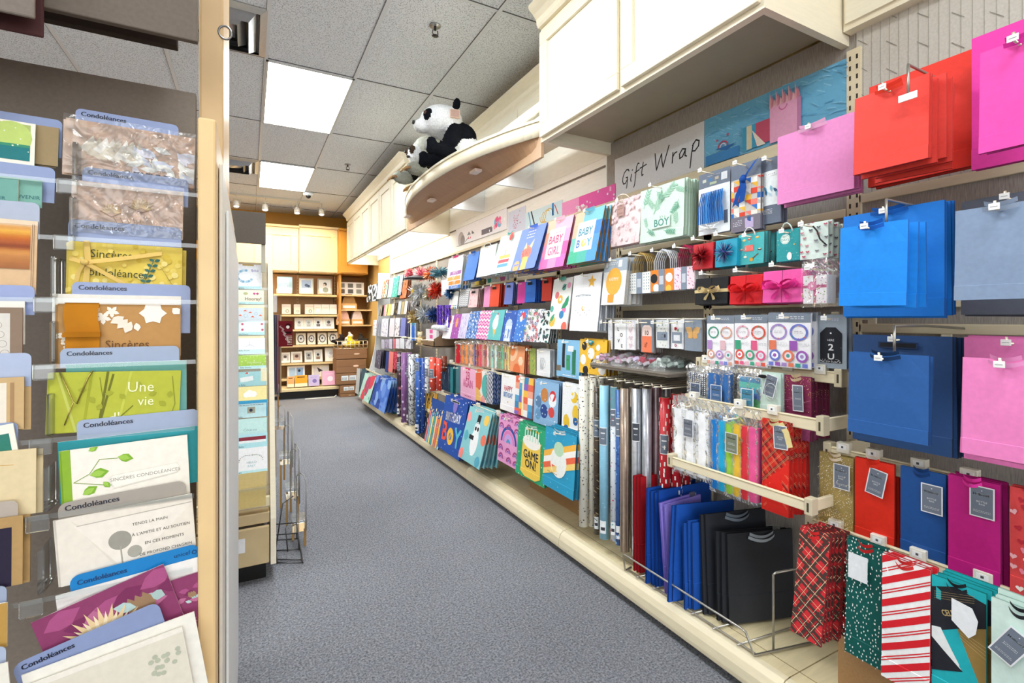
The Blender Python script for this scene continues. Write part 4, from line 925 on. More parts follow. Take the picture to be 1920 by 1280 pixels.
TR = [('narrow white tag pack with blue marks', 385, 438, 258, 605, tg('f4f4f8', ['7a8ac0', 'c8c8d8'])), ('tall white gift tag lettered LOVE', 462, 600, 255, 608, love), ('blush tag pack with pale hearts', 604, 715, 255, 612, tg('f7f1f2', ['ecd8dc', 'd8ccd8'], lambda A: [A.heart(.5, y, .2, 'e2cdd6') for y in (.35, .6, .85)])),
      ('peach and orange tag pack numbered ten', 780, 925, 255, 640, t10), ('white tag pack with small gift drawings and grey band', 962, 1115, 258, 590, tg('eceeea', ['c8d0c8', 'a8b0b8'], lambda A: (A.rect(.1, .42, .9, .72, '8792a2'), A.rect(.45, .5, .58, .62, '3a3c44'), A.rect(.65, .5, .78, .62, '3a3c44')))),
      ('white tag pack with red flowers and grey band', 1142, 1290, 255, 600, tg('f4f4f4', ['f0f0f0'], lambda A: (A.flower(.4, .3, .12, 'c03040', '602'), A.flower(.6, .36, .08, '3a7a50', 'fff'), A.rect(.1, .42, .9, .8, '8792a2'), A.rect(.25, .52, .75, .72, 'e8eaee'), A.flower(.4, .88, .09, 'a04060')))), ('slate tag card with a golden butterfly', 1302, 1510, 240, 625, bf)]
for s_, a, b, c, d, f in TR: pile(s_, 'in the gift tag row', 'N', a, b, c, d, 1.60, f, 5, 'a8a098', dx=.014, name='gift_tag_pack', cat='gift tags', fold=.01, bulge=.001, ext=.05)
m = MB(); a, b = onx(1132, 602, 1.56), onx(1305, 600, 1.56); m.tube([(1.57, a.y, 1.25), (1.57, b.y, 1.25)], .004, L('cfcbc0'), 8)
for yy in (a.y, b.y): m.tube([(1.57, yy, 1.25), (W-.03, yy, 1.25)], .004, L('cfcbc0'), 8)
tag(m.build('hang_bar', METAL), 'thin cream bar in front of the gift tag row', 'rail')
# label sheets
def sheet(cols, seed):
    def f(A):
        A.bg('f4f3f6'); A.rect(0, 0, 1, .16, '7d8795'); A.words(.2, .85, .05, .025, 'd8dce2', 2)
        for i in range(2):
            x = .26+.48*i; c = cols[i % len(cols)]; A.ring(x, .34, .16, .21, c, 22, ry=.9)
            for k in range(8): A.circ(x+.185*math.cos(k*.8), .34+.12*math.sin(k*.8), .018, cols[(i+k) % len(cols)], 6)
            A.words(x-.1, x+.1, .32, .02, 'b8b0b8', 2)
        for i in range(2):
            x = .03+.5*i; A.rect(x, .5, x+.18, .68, cols[(2+i) % len(cols)]); A.dots(4, .02, ['fff'], .1) if False else None; A.words(x+.22, x+.45, .54, .015, 'c8c8cc', 3)
        for i in range(3): c = cols[(i+1) % len(cols)]; A.circ(.18+.32*i, .78, .135, c, 18); A.circ(.18+.32*i, .78, .085, ['fff', 'f4d8e0', 'dfe8f4'][i], 14); A.circ(.18+.32*i, .78, .045, cols[(i+3) % len(cols)], 8)
        for i in range(6): A.rect(.03+.16*i, .91, .15+.16*i, .98, cols[(i*2+1) % len(cols)])
    return f
pile('sticker sheet pack with a green ring and lilac circles', 'left of three sheets', 'A', 722, 884, 932, 1232, 1.58, sheet(['3f9a7c', 'd8a088', 'b48cc8', 'e0b8c0', '7a8ad0'], 1), 4, 'd8d8dc', name='sticker_sheet', cat='stickers', fold=.01, bulge=.001, dx=.01)
pile('sticker sheet pack with a red ring and a strawberry circle', 'middle of three sheets', 'A', 888, 1086, 928, 1236, 1.58, sheet(['e8b8c8', 'd85a48', '3fa07c', 'e0608a', 'f0a0b0'], 2), 4, 'd8d8dc', name='sticker_sheet', cat='stickers', fold=.01, bulge=.001, dx=.01)
pile('sticker sheet pack with violet rings and teal rosette', 'right of three sheets', 'A', 1090, 1345, 922, 1245, 1.57, sheet(['a48ac4', '6f7ac8', 'e07a5c', '9a5ab0', '3f9a90'], 3), 6, 'd8d8dc', name='sticker_sheet', cat='stickers', fold=.01, bulge=.001, dx=.011)
def u2(A):
    A.bg('9aa5b0'); A.words(.3, .75, .06, .02, 'dde', 3); A.add([(.14, .62), (.34, .42), (.66, .42), (.86, .62), (.86, A.A*.9), (.14, A.A*.9)], '1d2028'); A.circ(.5, .34, .03, 'eee'); A.ring(.5, .6, .33, .335, 'ddd', 4, 0, .1)
    A.text('HERE', .5, .49, .07, 'e8e8ea'); A.text('2', .5, .66, .22, 'f4f4f4', sx=1.2); A.text('U', .5, .83, .2, 'f4f4f4', sx=1.2)
    for k in range(60): A.circ(.16+.68*A.R.random(), .885-.06*A.R.random()**2, .011, 'e8e8ea', 5)
pile('slate tag pack with a black 2U tag', 'right of the sticker sheets', 'A', 1378, 1560, 930, 1248, 1.60, u2, 2, '6a7480', name='gift_tag_pack', cat='gift tags', fold=.01, bulge=.001)
# ledge shelf with clear pouches
m = MB(); a, b, c_ = onx(1107, 681, 1.50), onx(1252, 697, 1.50), None; ys, ye = onx(1252, 697, 1.5).y, onx(1107, 681, 1.5).y
m.box(1.50, W-.03, ys, ye, a.z-.018, a.z-.006, L('6a6258')); m.box(1.498, W-.03, ys-.002, ye+.002, a.z-.006, a.z, L('8a8278')); zz = a.z
tag(m.build('bracket_shelf', LAMI), 'small grey brown shelf holding clear pouches above the gift wrap rolls', 'shelf')
for k, (fy, cols, lb) in enumerate(((.9, ['e9b8d8', 'f4e4f0', 'c8709c'], 'pink clear pouch at the far end of the small shelf'), (.66, ['f0d8ec', 'e088b8', 'f8f0f8'], 'pink and white clear pouch second from the far end of the small shelf'), (.42, ['f4e8f4', 'e8486a', 'd8c8e8'], 'clear pouch with a red dot in the middle of the small shelf'), (.17, ['dfe8e4', 'b8c8c0', '8aa098'], 'greenish clear pouch at the near end of the small shelf'))):
    y = ys+(ye-ys)*fy; R = random.Random(k); t = thing('clear_pouch', lb, 'gift filler pouch', (1.62, y, zz+.001))
    m = MB()
    for q in range(34): 
        p = (R.uniform(-.09, .1), R.uniform(-.055, .055)); m.box(-.012, .012, -.008, .008, 0, .014, L(R.choice(cols)), Matrix.Translation((p[0], p[1], .008+R.random()*.035*(1-abs(p[1])/.07))) @ Matrix.Rotation(R.uniform(-.6, .6), 4, 'X') @ Matrix.Rotation(R.uniform(0, 3), 4, 'Z'))
    m.build('contents', TISSUE, t); m = MB(); m2 = MB()
    vs = []; fs = []; nx, ny = 10, 8
    for i in range(nx+1):
        for j in range(ny+1): x = -.115+.23*i/nx; y_ = -.068+.136*j/ny; hh = .062*max(0, math.sin(PI*i/nx)*math.sin(PI*j/ny))**.5; vs.append((x, y_, .001+hh+R.uniform(-.006, .006)*(hh > .01)))
    for i in range(nx):
        for j in range(ny): q = i*(ny+1)+j; fs.append((q, q+ny+1, q+ny+2, q+1))
    m.faces(vs, fs, (1, 1, 1)); m.build('clear_film', CELLO, t)
# ------------------------------------------------------------------ price rails of the near wall
def prail(label, u0, v0, u1, v1, X, clips=(), ends=True, h=.038, ext=.0):
    a, b = onx(u0, v0, X), onx(u1, v1, X); z = (a.z+b.z)/2; t = thing('price_rail', label, 'price rail', (X, b.y, z)); l = a.y-b.y
    m = MB(); m.bbox(0, .012, 0, l, -h/2, h/2, CREAM2, .003); m.box(-.001, 0, 0, l, h/2-.006, h/2-.003, L('b8a888')); m.build('bar', PAINTED, t)
    if ends:
        for yy in (.0, l):
            m = MB(); m.bbox(0, W-.03-X, yy-.006, yy+.006, -h/2, h/2, CREAM2, .002); m.bbox(-.004, .03, yy-.012, yy+.012, -h*.75, h*.75, L('cfc3a6'), .003); m.box(-.0045, -.0035, yy-.003, yy+.003, -.015, .012, L('4a4236')); m.build('arm', PAINTED, t)
    for k, f in enumerate(clips):
        m = MB(); m.bbox(-.006, .016, l*f-.018, l*f+.018, h/2-.012, h/2+.02, L('e9e4d6'), .002); m.box(-.007, -.006, l*f-.011, l*f+.011, h/2, h/2+.014, L('fafafa')); m.box(-.0075, -.007, l*f-.003, l*f+.003, h/2+.004, h/2+.01, L('555')); m.build('price_clip', PLASTIC, t)
prail('upper cream price rail under the sticker sheets', 1310, 680, 1572, 712, 1.60, (.1, .3, .5, .7, .93))
prail('cream price rail over the tissue paper packs', 1290, 753, 1538, 797, 1.52, (.3, .55, .95), h=.04)
prail('cream retaining bar across the front of the tissue paper packs', 1256, 868, 1516, 943, 1.46, (), h=.034)
prail('cream price rail over the gold and red bottle bags', 1551, 842, 1960, 952, 1.60, (.28, .5, .73, .9), h=.045)
prail('lowest cream price rail over the plaid and candy striped bags', 1517, 985, 1960, 1148, 1.56, (.2, .45, .63, .85), h=.05)
# packs between the rails
def ging(A): A.bg('2a3a58'); [A.rect(.03+.12*i, .02+.07*j, .09+.12*i, .055+.07*j, 'f0f2f4') for i in range(9) for j in range(14)]; A.rect(0, .82, 1, 1, 'e8ece8'); A.circ(.3, .95, .12, '2f7fb0'); A.circ(.15, .86, .08, 'f0c090')
pack('navy gingham tissue pack', 'left end under the upper price rail', 'H', 88, 240, 165, 385, 1.58, [], 2, .014, .03, '566278', art=ging, hk=False)
pack('denim blue tissue packs with a slate label', 'under the upper price rail', 'H', 245, 418, 175, 408, 1.56, ['3a6cab', '34629e', '3a6cab'], 4, .014, .03, '3f6696', hk=False, dx=.017)
pack('teal blue and green striped tissue pack', 'under the upper price rail', 'H', 495, 665, 200, 450, 1.56, [], 1, .016, .03, '3f7f9c', art=lambda A: [A.rect(0, i*.17, 1, i*.17+.17, c) for i, c in enumerate(['2f86b8', '4fc0b0', '3a9fc0', '1f5fb0', '2f9a58', '48b060'])], hk=False)
pile('mint bottle bag with a black pom and hoop charm', 'under the upper price rail', 'H', 662, 828, 168, 475, 1.56, 'cfe4da', 2, 'a8c0b4', name='bottle_bag', cat='bottle bag', hk=False, tagx=.22, tagz=-.005, tagrot=.25, extra=lambda t, w, h: (lambda m: (m.ball((-.02, -.012, -.012), (.016, .012, .006), L('1a1a1c')), m.tube([(.022*math.cos(k)+w*.18, -.018, -.06+.028*math.sin(k)) for k in [q*PI/9 for q in range(18)]], .0012, L('d8dcdc'), 6, True), m.build('hoop_charm', METAL, t)))(MB()))
def burg(A):
    A.bg('8a3056')
    for k in range(90): A.circ(A.R.random(), .02+.34*A.R.random()**1.6, .012, A.R.choice(['d8a84a', 'f0dca0', 'e8c070']), 5)
    for k in range(9): y = .38+.06*k; A.line([(x/8, y+.02*math.sin(x*1.3+k)) for x in range(9)], .012, A.R.choice(['c87aa0', '5a1030', 'd89ab8']))
    A.rect(0, .6, 1, 1, 'a04a74'); A.dots(40, .012, ['e8c8a0', '7a2048'], .05)
pile('burgundy marbled bottle bag with gold flecks', 'right end under the upper price rail', 'H', 845, 1072, 190, 690, 1.58, burg, 7, '5a1a34', name='bottle_bag', cat='bottle bag', hk=False, tagx=.1, tagz=-.028, tagrot=-.03, dx=.016, tagw=.035, tagh=.085, handle='ribbon', hc='e8d0a8')
pack('white tissue paper pack', 'behind the retaining bar', 'D', 566, 748, 362, 690, 1.50, ['f4f4f6', 'f0f1f4', 'f6f6f8'], 3, .02, .05, '6f7480', dx=.025, tagz=-.03)
pack('rainbow banded tissue paper pack', 'behind the retaining bar', 'D', 762, 1000, 430, 800, 1.50, ['1f7fd0', '28a8d8', '9ccc48', 'ecc040', 'd83a44', 'ea5c98'], 2, .022, .06, '77806a', dx=.03, tagx=.02, tagz=-.03)
def redplaid(A):
    A.bg('d42a20'); A.stripes([(None, .32), ('7a1c20', .09)], .75, off=.1); A.stripes([(None, .30), ('8a1c22', .08)], -.75)
    A.stripes([(None, .17), ('f0a070', .008), (None, .03), ('f0b080', .008)], .75); A.stripes([(None, .2), ('e89068', .008), (None, .03), ('f0b080', .008)], -.75); A.tri((0, .72), (1, .42), (1, 1), 'e0281e'); A.tri((0, .72), (1, 1), (0, 1), 'e0281e')
pile('red plaid bottle bag with a gold ribbon', 'beside the rainbow tissue', 'D', 1027, 1167, 410, 895, 1.50, redplaid, 6, 'a01c18', name='bottle_bag', cat='bottle bag', hk=False, tagx=.25, tagz=-.012, tagrot=-.05, dx=.02, handle='ribbon', hc='e8d8a0', tagw=.046, extra=lambda t, w, h: (lambda m: (m.strip([(w*.25, -.01, -.004), (w*.5, -.014, -.03), (w*.62, -.012, -.075)], (.009, 0, .004), L('e3cf94')), m.build('gold_ribbon', TISSUE, t)))(MB()))
# bottle bags under the second lowest rail
def gold(A):
    A.bg('b09a5c'); A.dots(330, .012, ['f4ecd0', 'e8dca8', 'fff'], .024)
    for k in range(120): A.circ(A.R.random(), .97-.22*A.R.random()**2, .016, A.R.choice(['f4e4b8', 'd8b86a', 'e8b878']), 5)
pile('gold glitter speckled bottle bag', 'first under the rail right of the plaid bag', 'E', 150, 322, 140, 500, 1.58, gold, 2, '8a7440', name='bottle_bag', cat='bottle bag', hk=False, tagx=.22, tagz=-.022, handle='ribbon', hc='f2dfc0', mat=GLOSS, tagw=.046)
pile('plain scarlet bottle bag', 'second under the rail beside the gold one', 'E', 328, 524, 170, 590, 1.57, 'de2c18', 4, 'a01810', name='bottle_bag', cat='bottle bag', hk=False, tagx=.18, tagz=-.02, tagrot=.18, handle='ribbon', hc='e83820', dx=.016, tagw=.046)
pile('plain royal blue bottle bag', 'between the scarlet and magenta bottle bags', 'E', 556, 782, 215, 665, 1.57, '1d4f92', 2, '123264', name='bottle_bag', cat='bottle bag', hk=False, tagx=.25, tagz=-.03, handle='ribbon', hc='16407c', tagw=.046)
pile('plain magenta bottle bag', 'right of the royal blue bottle bag', 'E', 795, 1055, 262, 765, 1.56, 'c01c80', 4, '8a1058', name='bottle_bag', cat='bottle bag', hk=False, tagx=.2, tagz=-.01, handle='ribbon', hc='ee3aa8', dx=.016, tagw=.046)
def hearts(A): A.bg('e04a4c'); A.scat(lambda x, y: A.heart(x, y, .1, A.R.choice(['f8ece4', 'f08aa0', 'c02a3c', '8a6ac8', 'f4b8c0']), A.R.uniform(-.5, .5)), 30, .22)
pile('red bottle bag printed with hearts', 'at the right picture edge under the rail', 'E', 1103, 1330, 320, 860, 1.56, hearts, 3, 'a02830', name='bottle_bag', cat='bottle bag', hk=False)
# lowest row
def tartan(A):
    A.bg('cf2c34')
    for a in (.5, -1.05): A.stripes([(None, .3), ('4a3430', .1), (None, .05), ('4a3430', .1)], a)
    for a in (.5, -1.05): A.stripes([(None, .26), ('ecd0a8', .014), (None, .28), ('ecd0a8', .012)], a, off=.05)
    A.stripes([(None, .38), ('7a1a22', .012)], .5, off=.2)
pile('red tartan bottle bag', 'leftmost in the lowest row at the wire bin', 'E', 55, 205, 530, 1040, 1.46, tartan, 7, '8a1c20', name='bottle_bag', cat='bottle bag', hk=False, tilt=9, handle='ribbon', hc='e83030', dx=.014)
def teald(A): A.bg('0f5c56'); A.dashes(240, .03, .024, ['f0f4f0'], PI/2, .3, .068)
pile('dark green bottle bag with white dashes', 'between the tartan and candy striped bags', 'E', 288, 492, 590, 1165, 1.46, teald, 3, '0c3c38', name='bottle_bag', cat='bottle bag', hk=False, tilt=2, extra=lambda t, w, h: (lambda m: (m.box(-w*.38, w*.1, -.014, -.0135, -.098, -.03, L('e6e9ec')), m.build('blank_tag', PAPER, t)))(MB()), handle='ribbon', hc='d82c2c')
def candy(A):
    A.bg('f4f4f4'); A.stripes([('d8202c', .15), (None, .12), ('d8202c', .025), (None, .03), ('d8202c', .025), (None, .11)], PI/2-.6)
pile('red and white candy striped bottle bag', 'in the lowest row, nearest full one', 'E', 466, 706, 672, 1300, 1.42, candy, 4, 'b83038', name='bottle_bag', cat='bottle bag', hk=False, handle='ribbon', hc='e03434', tilt=1)
def celeb(A):
    A.bg('22b0ba'); P = lambda pts, c: A.add([(x, y*A.A) for x, y in pts], c)
    P([(0, .1), (.45, .03), (1, .08), (1, .34), (0, .46)], '22242c'); P([(.5, .36), (1, .27), (1, .86)], '9a7c44'); P([(.16, .44), (.5, .36), (1, .84), (1, 1), (.9, 1)], '22b0ba')
    P([(0, .43), (.18, .41), (.6, .69)], 'eceeee'); P([(0, .43), (.6, .69), (0, .52)], 'eceeee'); P([(0, .52), (.6, .69), (0, .8)], '22242c')
    A.text('CELEBRATE', .5, .26, .13, 'c8b07c', sx=.62, rot=-.42)
    for k in range(4): A.line([(.05, .13+.018*k), (.8, .05+.018*k)], .006, 'b8a070'); A.line([(.55, .36+.02*k), (1, .42+.03*k)], .006, 'e0c890'); A.line([(.3, .95+.018*k), (.95, .86+.018*k)], .006, '1a7f8a')
pile('black teal and gold bottle bag lettered CELEBRATE', 'in the lowest row', 'E', 712, 985, 785, 1400, 1.42, celeb, 5, '1a8a8a', name='bottle_bag', cat='bottle bag', hk=False, dx=.014, handle='ribbon', hc='26262c', extra=lambda t, w, h: (lambda m: (m.prism([(-.006, -.03), (.03, -.036), (.04, -.06), (.036, -.09), (.024, -.105), (-.006, -.08)], -.016, -.0155, L('e9ebee')), m.build('leaf_tag', PAPER, t)))(MB()))
pile('pale mint bottle bag with a black ribbon', 'at the lower right corner', 'E', 1010, 1330, 905, 1560, 1.40, 'd2e8e0', 5, 'a8c4ba', name='bottle_bag', cat='bottle bag', hk=False, handle='ribbon', hc='22262c', tagx=.05, tagz=-.05, tagrot=.5, dx=.014)
# kraft backboard under the lowest row
m = MB(); m.box(1.60, 1.606, -.2, .86, .127, .40, L('a8845c')); tag(m.build('kraft_board', KRAFTM), 'brown board standing behind the lowest row of bottle bags', 'board')
m = MB(); m.box(1.66, 1.666, 2.22, 2.85, .127, .34, L('a8845c')); tag(m.build('kraft_board', KRAFTM), 'brown board standing behind the game on and rainbow bags', 'board')
# ------------------------------------------------------------------ wire bin with standing bags
t = thing('wire_bin', 'low chrome wire bin on the base deck holding standing blue and black bags', 'wire rack', (0, 0, .127)); m = MB(); g = L('b4b0a8')
P0, P1 = (1.47, 1.66), (1.475, 1.02)
m.tube([(1.52, 1.70, .004), (1.475, 1.69, .004), (1.465, 1.69, .075), (1.465, 1.68, .08), (1.463, 1.10, .08), (1.465, 1.08, .075), (1.48, 1.06, .005), (1.84, .98, .005)], .004, g, 8); m.build('front_loop', METAL, t)
m = MB(); m.tube([(1.56, 1.045, .005), (1.56, 1.045, .26), (1.565, 1.04, .268), (1.84, .985, .268)], .004, g, 8); m.build('end_loop', METAL, t)
m = MB()
for k in range(6): y_ = 1.12+.1*k; m.tube([(1.475, y_, .005), (1.84, y_-.04, .005)], .003, g, 6)
m.tube([(1.49, 1.69, .006), (1.49, 1.06, .006)], .003, g, 6); m.build('base_wires', METAL, t)
def standing(short, place, u, X0, Y, w, h, col, side, n=1, dy=.012, rz=18, lean=0, ribbon=None, z=.137, roll=0):
    A = Art(w, h, 5); A.bg(col); mb = bag_mesh(w, h, A, .006, side, .30, .003, int(Y*100)); me = mb.mesh('bag_sheet'); me.materials.append(PAPER); r_ = math.radians(rz)
    label = short+' '+place
    for k in range(n):
        x = X0+w/2*math.cos(r_); y = Y-w/2*math.sin(r_)+dy*k
        if k == 0:
            t = thing('gift_bag', label, 'gift bag', (x, y, z+h), (-math.radians(lean), math.radians(roll), -r_)); link('body', me, t)
            if ribbon: m = MB(); ribbon_handle(m, w, ribbon, z=-.022, span=.2, droop=.012, wd=.006); m.build('handle', PAPER, t)
            m = MB(); m.box(w*.2, w*.2+.03, .001, .003, -.004, .018, L('b9c6e8')); m.build('size_tab', ACRYL, t)
        else:
            o = bpy.data.objects.new('gift_bag', me); C.objects.link(o); o.location = (x-.008*k, y, z+h+random.uniform(-.01, .01)); o.rotation_euler = (-math.radians(lean+random.uniform(-1, 1)), math.radians(roll+random.uniform(-1, 1)), -r_); tag(o, 'further bags standing behind the '+short, 'gift bag', 'bags behind the '+short)
    return t
standing('black gift bag with a grey ribbon', 'at the front of the wire bin', 0, 1.545, 1.215, .27, .325, '2b2d33', '17181c', 3, .018, 18, 2, 'a8b2bc')
standing('charcoal gift bag', 'leaning behind the black one in the wire bin', 0, 1.53, 1.30, .27, .37, '30333b', '191b20', 2, .014, 14, 3, '8a96a4')
standing('narrow cobalt blue gift bag', 'just behind the black bags in the wire bin', 0, 1.50, 1.335, .20, .33, '1c58b8', '123c84', 3, .014, 10, 1)
standing('tall cobalt blue gift bag', 'in the middle of the wire bin', 0, 1.485, 1.40, .30, .37, '1f5cc0', '143f88', 2, .014, 6, 1, roll=4)
standing('lilac gift bag', 'between the cobalt blue bags in the wire bin', 0, 1.475, 1.455, .20, .37, 'a08ee6', '7a68c0', 2, .016, 2, 1, roll=-3)
standing('wide cobalt blue gift bag', 'behind the lilac bag in the wire bin', 0, 1.50, 1.51, .30, .40, '1c56ba', '123c84', 4, .014, 2, 0)
standing('dark red gift bag', 'farthest back in the wire bin beside the silver rolls', 0, 1.51, 1.63, .28, .42, 'c4202a', '8a141c', 3, .012, 0, 0)
# ================================================================== MIDDLE OF THE WALL
# ---- top row of large bags
def abc(A):
    A.bg('f4eef4'); A.dots(16, .03, ['f0b8d0', 'e8a0c0', 'f8d0e0'], .12)
    for y, x0, x1, c, tx in ((.46, .25, .95, 'b478b8', 'HAPPY'), (.62, .1, .92, 'f0b060', 'HIP'), (.76, .2, .96, 'f0923c', 'HIP'), (.90, .25, 1, '3f78c8', 'HOORAY')): A.rect(x0, y, x1, y+.11, c); A.text(tx, (x0+x1)/2, y+.09, .1, 'f4f0ec', sx=.8)
pile('white party bag with purple orange and blue HAPPY blocks', 'in the top row', 'B', 92, 215, 430, 692, 1.62, abc, 5, 'b8c8c0', tilt=7, dx=.018, handle='ribbon', hc='e8508c')
pile('medium blue bag with a blue bow', 'in the top row beside a white bag', 'B', 250, 342, 398, 628, 1.60, '4f86d8', 3, '1c3a80', tilt=13, handle='ribbon', hc='2f62b8', dx=.018)
def emb(A): A.bg('eef3f4'); [A.ring(.5, .5, .12+.09*k, .135+.09*k, 'e2e9ec', 24) for k in range(7)]
pile('white embossed bag with pale rings', 'in the top row, just left of the cake bag', 'B', 346, 480, 345, 592, 1.60, emb, 6, 'c4d0bc', tilt=9, dx=.017, handle='up', hc='e8eef0')
def cake(A):
    A.bg('d4f0ea'); A.rect(.25, .55, .72, .63, 'd8cc70'); A.rect(.25, .63, .72, .66, 'f4f4ee'); A.rect(.25, .66, .72, .74, 'e0606c'); A.rect(.25, .74, .72, .77, 'f4f4ee'); A.rect(.25, .77, .72, .85, '6fb0dc')
    A.line([(.48, .55), (.48, .45)], .02, 'e08090'); A.circ(.48, .43, .02, 'f4c050'); A.dots(10, .015, ['c8e8e0', 'e8f4d8'], .15)
pile('mint bag with a layered birthday cake slice', 'in the top row', 'B', 512, 690, 248, 582, 1.58, cake, 2, '1d3a58', tilt=18, dx=.02, extra=lambda t, w, h: (lambda m: (m.ball((w*.12, -.016, -.03), (.022, .004, .03), L('e8605c')), m.strip([(-w*.15, -.012, .005), (0, -.016, -.01), (w*.12, -.014, .008)], (.004, 0, .008), L('2f9a94')), m.build('berry_tag', PAPER, t)))(MB()))
def cup(A):
    A.bg('7a94e0'); A.circ(.5, .62, .2, 'f08878', 18, .17); A.dots(0, .01, ['fff']); A.rect(.4, .7, .62, 1, 'f4d078'); A.circ(.2, .9, .13, 'f4b878'); A.tri((.35, .52), (.4, .36), (.48, .5), 'f4d8a0'); A.tri((.56, .48), (.7, .32), (.68, .52), 'f4e0a8')
    for k in range(20): A.circ(.5+.16*A.R.uniform(-1, 1), .62+.08*A.R.uniform(-1, 1), .014, 'e05c50', 5)
    A.words(.35, .65, .1, .04, 'dfe6f8', 3)
pile('periwinkle bag with a pink dotted cupcake', 'left of the baby girl bag', 'B', 680, 880, 190, 560, 1.55, cup, 6, '2a2f70', tilt=18, dx=.022, fan=.002, handle='ribbon', hc='4f74d0')
def girl(A):
    for i, r_ in enumerate([['f4c4a8', 'f6bcd0', 'f6bcd0'], ['f0a088', 'f2b8cc', 'f4a8cc'], ['f090b0', 'f6c8d8', 'ea6ab0'], ['e87ab8', 'f49cc4', 'e478c4']]):
        for j, c in enumerate(r_): A.rect(j/3, i/4, (j+1)/3, (i+1)/4, c)
    A.rect(.16, .2, .8, .8, 'f6f4f6'); A.words(.36, .64, .28, .035, 'e8a0b8', 1); A.text('BABY', .48, .5, .19, 'd8608c', sx=.85); A.text('GIRL', .48, .73, .19, 'd8709c', sx=.85)
pile('pink patchwork bag reading BABY GIRL', 'in the top row', 'B', 895, 1095, 125, 540, 1.56, girl, 4, '8a2c34', tilt=14, dx=.017, handle='ribbon', hc='f4c0d0')
def bboy(A):
    for i, r_ in enumerate([['f2c0a0', '7fc4d4', '7fc4d4'], ['e8b89c', '88c4c8', '4f8cd8'], ['78c0b4', '8ac8d0', '5c9ce0'], ['4fb894', '58b8a8', '5aa0e0']]):
        for j, c in enumerate(r_): A.rect(j/3, i/4, (j+1)/3, (i+1)/4, c)
    A.rect(.18, .22, .8, .78, 'f6f6f4'); A.text('BABY', .49, .48, .17, '4f9cb4', sx=.85); A.text('B', .3, .7, .17, '3f7cc0'); A.circ(.5, .635, .085, 'f2cc60'); A.text('Y', .68, .7, .17, '58a8c8')
pile('blue patchwork bag reading BABY BOY', 'in the top row', 'B', 1115, 1345, 55, 495, 1.55, bboy, 4, '8a6428', tilt=13, dx=.018, handle='ribbon', hc='6fb4cc')
# peeking second layer
pile('mustard and olive bag', 'half hidden under the blue bow bag', 'B', 300, 375, 560, 655, 1.68, lambda A: (A.bg('d8b850'), A.rect(.5, 0, 1, 1, '6a6438')), 2, '88713a', hk=False)
pile('white balloon print bag', 'peeking out below the embossed bag', 'B', 395, 560, 560, 632, 1.69, lambda A: (A.bg('eef2f4'), A.circ(.15, .6, .1, '2fa088'), A.circ(.8, .6, .12, 'c870b0'), A.circ(.5, .4, .06, 'f0c860')), 2, 'c8ccd0', hk=False)
# ---- row of small bags
def pat(bg, cols, kind='dots', n=40, r=.05):
    def f(A):
        A.bg(bg)
        if kind == 'dots': A.dots(n, r, cols, r*1.7)
        elif kind == 'dash': A.dashes(n, r*1.6, r*.5, cols, A.R.choice([PI/2, .6]), .5, r*1.4)
        elif kind == 'flower': A.scat(lambda x, y: A.flower(x, y, r*1.7, A.R.choice(cols), 'f4e8c8'), n, r*3)
        elif kind == 'stripe': A.stripes(cols, r, n)
        elif kind == 'leaf': A.scat(lambda x, y: A.leaf(x, y, r*3, r*.7, A.R.uniform(0, 6.3), A.R.choice(cols)), n, r*1.5)
        elif kind == 'star': A.scat(lambda x, y: A.star(x, y, r, A.R.choice(cols)), n, r*2)
        elif kind == 'zig':
            for k in range(int(n)): y = (k+.5)/n; A.line([(i/8, y+(.3/n if i % 2 else -.3/n)) for i in range(9)], r, cols[k % len(cols)])
    return f
RB = 'in the row of small plain bags'
for s_, a, b, c, d, art, sd, n_, tl in [
    ('small white bag with a rainbow edge', 108, 175, 712, 850, lambda A: (A.bg('f2f2f0'), [A.rect(.15+.2*k, .8, .3+.2*k, 1, c_) for k, c_ in enumerate(['e86a50', 'f0b850', '58b080', '5a90d0'])]), 'aaa', 3, 8), ('small white bag with grey grid lines', 182, 258, 690, 830, pat('e8e8ea', ['8a8a90'], 'zig', 9, .02), 'c8c8c8', 4, 6),
    ('small blush pink speckled bag', 262, 332, 690, 838, pat('f4d4d4', ['f0b8bc', 'e8a0a8'], 'dots', 20, .05), '8a5a50', 6, 6), ('small candy pink bag', 378, 426, 668, 835, 'f0a0cc', 'c05c90', 1, 4), ('small orange red bag', 428, 502, 655, 832, 'f2583c', '8a1c18', 6, 4),
    ('small periwinkle blue bag', 546, 612, 640, 812, '7a8cd8', '14182c', 6, 5), ('small hot magenta bag', 645, 706, 635, 805, 'e84aac', 'a82878', 1, 3), ('small cobalt blue bag', 708, 790, 615, 795, '3a7ce0', '1c2a80', 6, 3), ('small tomato red bag', 838, 918, 600, 785, 'e2483c', '8a1814', 5, 2)]:
    pile(s_, RB, 'B', a, b, c, d, 1.64, art, n_, sd, dx=.013, tilt=tl, handle='slot' if b-a > 65 and d-c > 140 else None, hc='333', name='small_gift_bag')
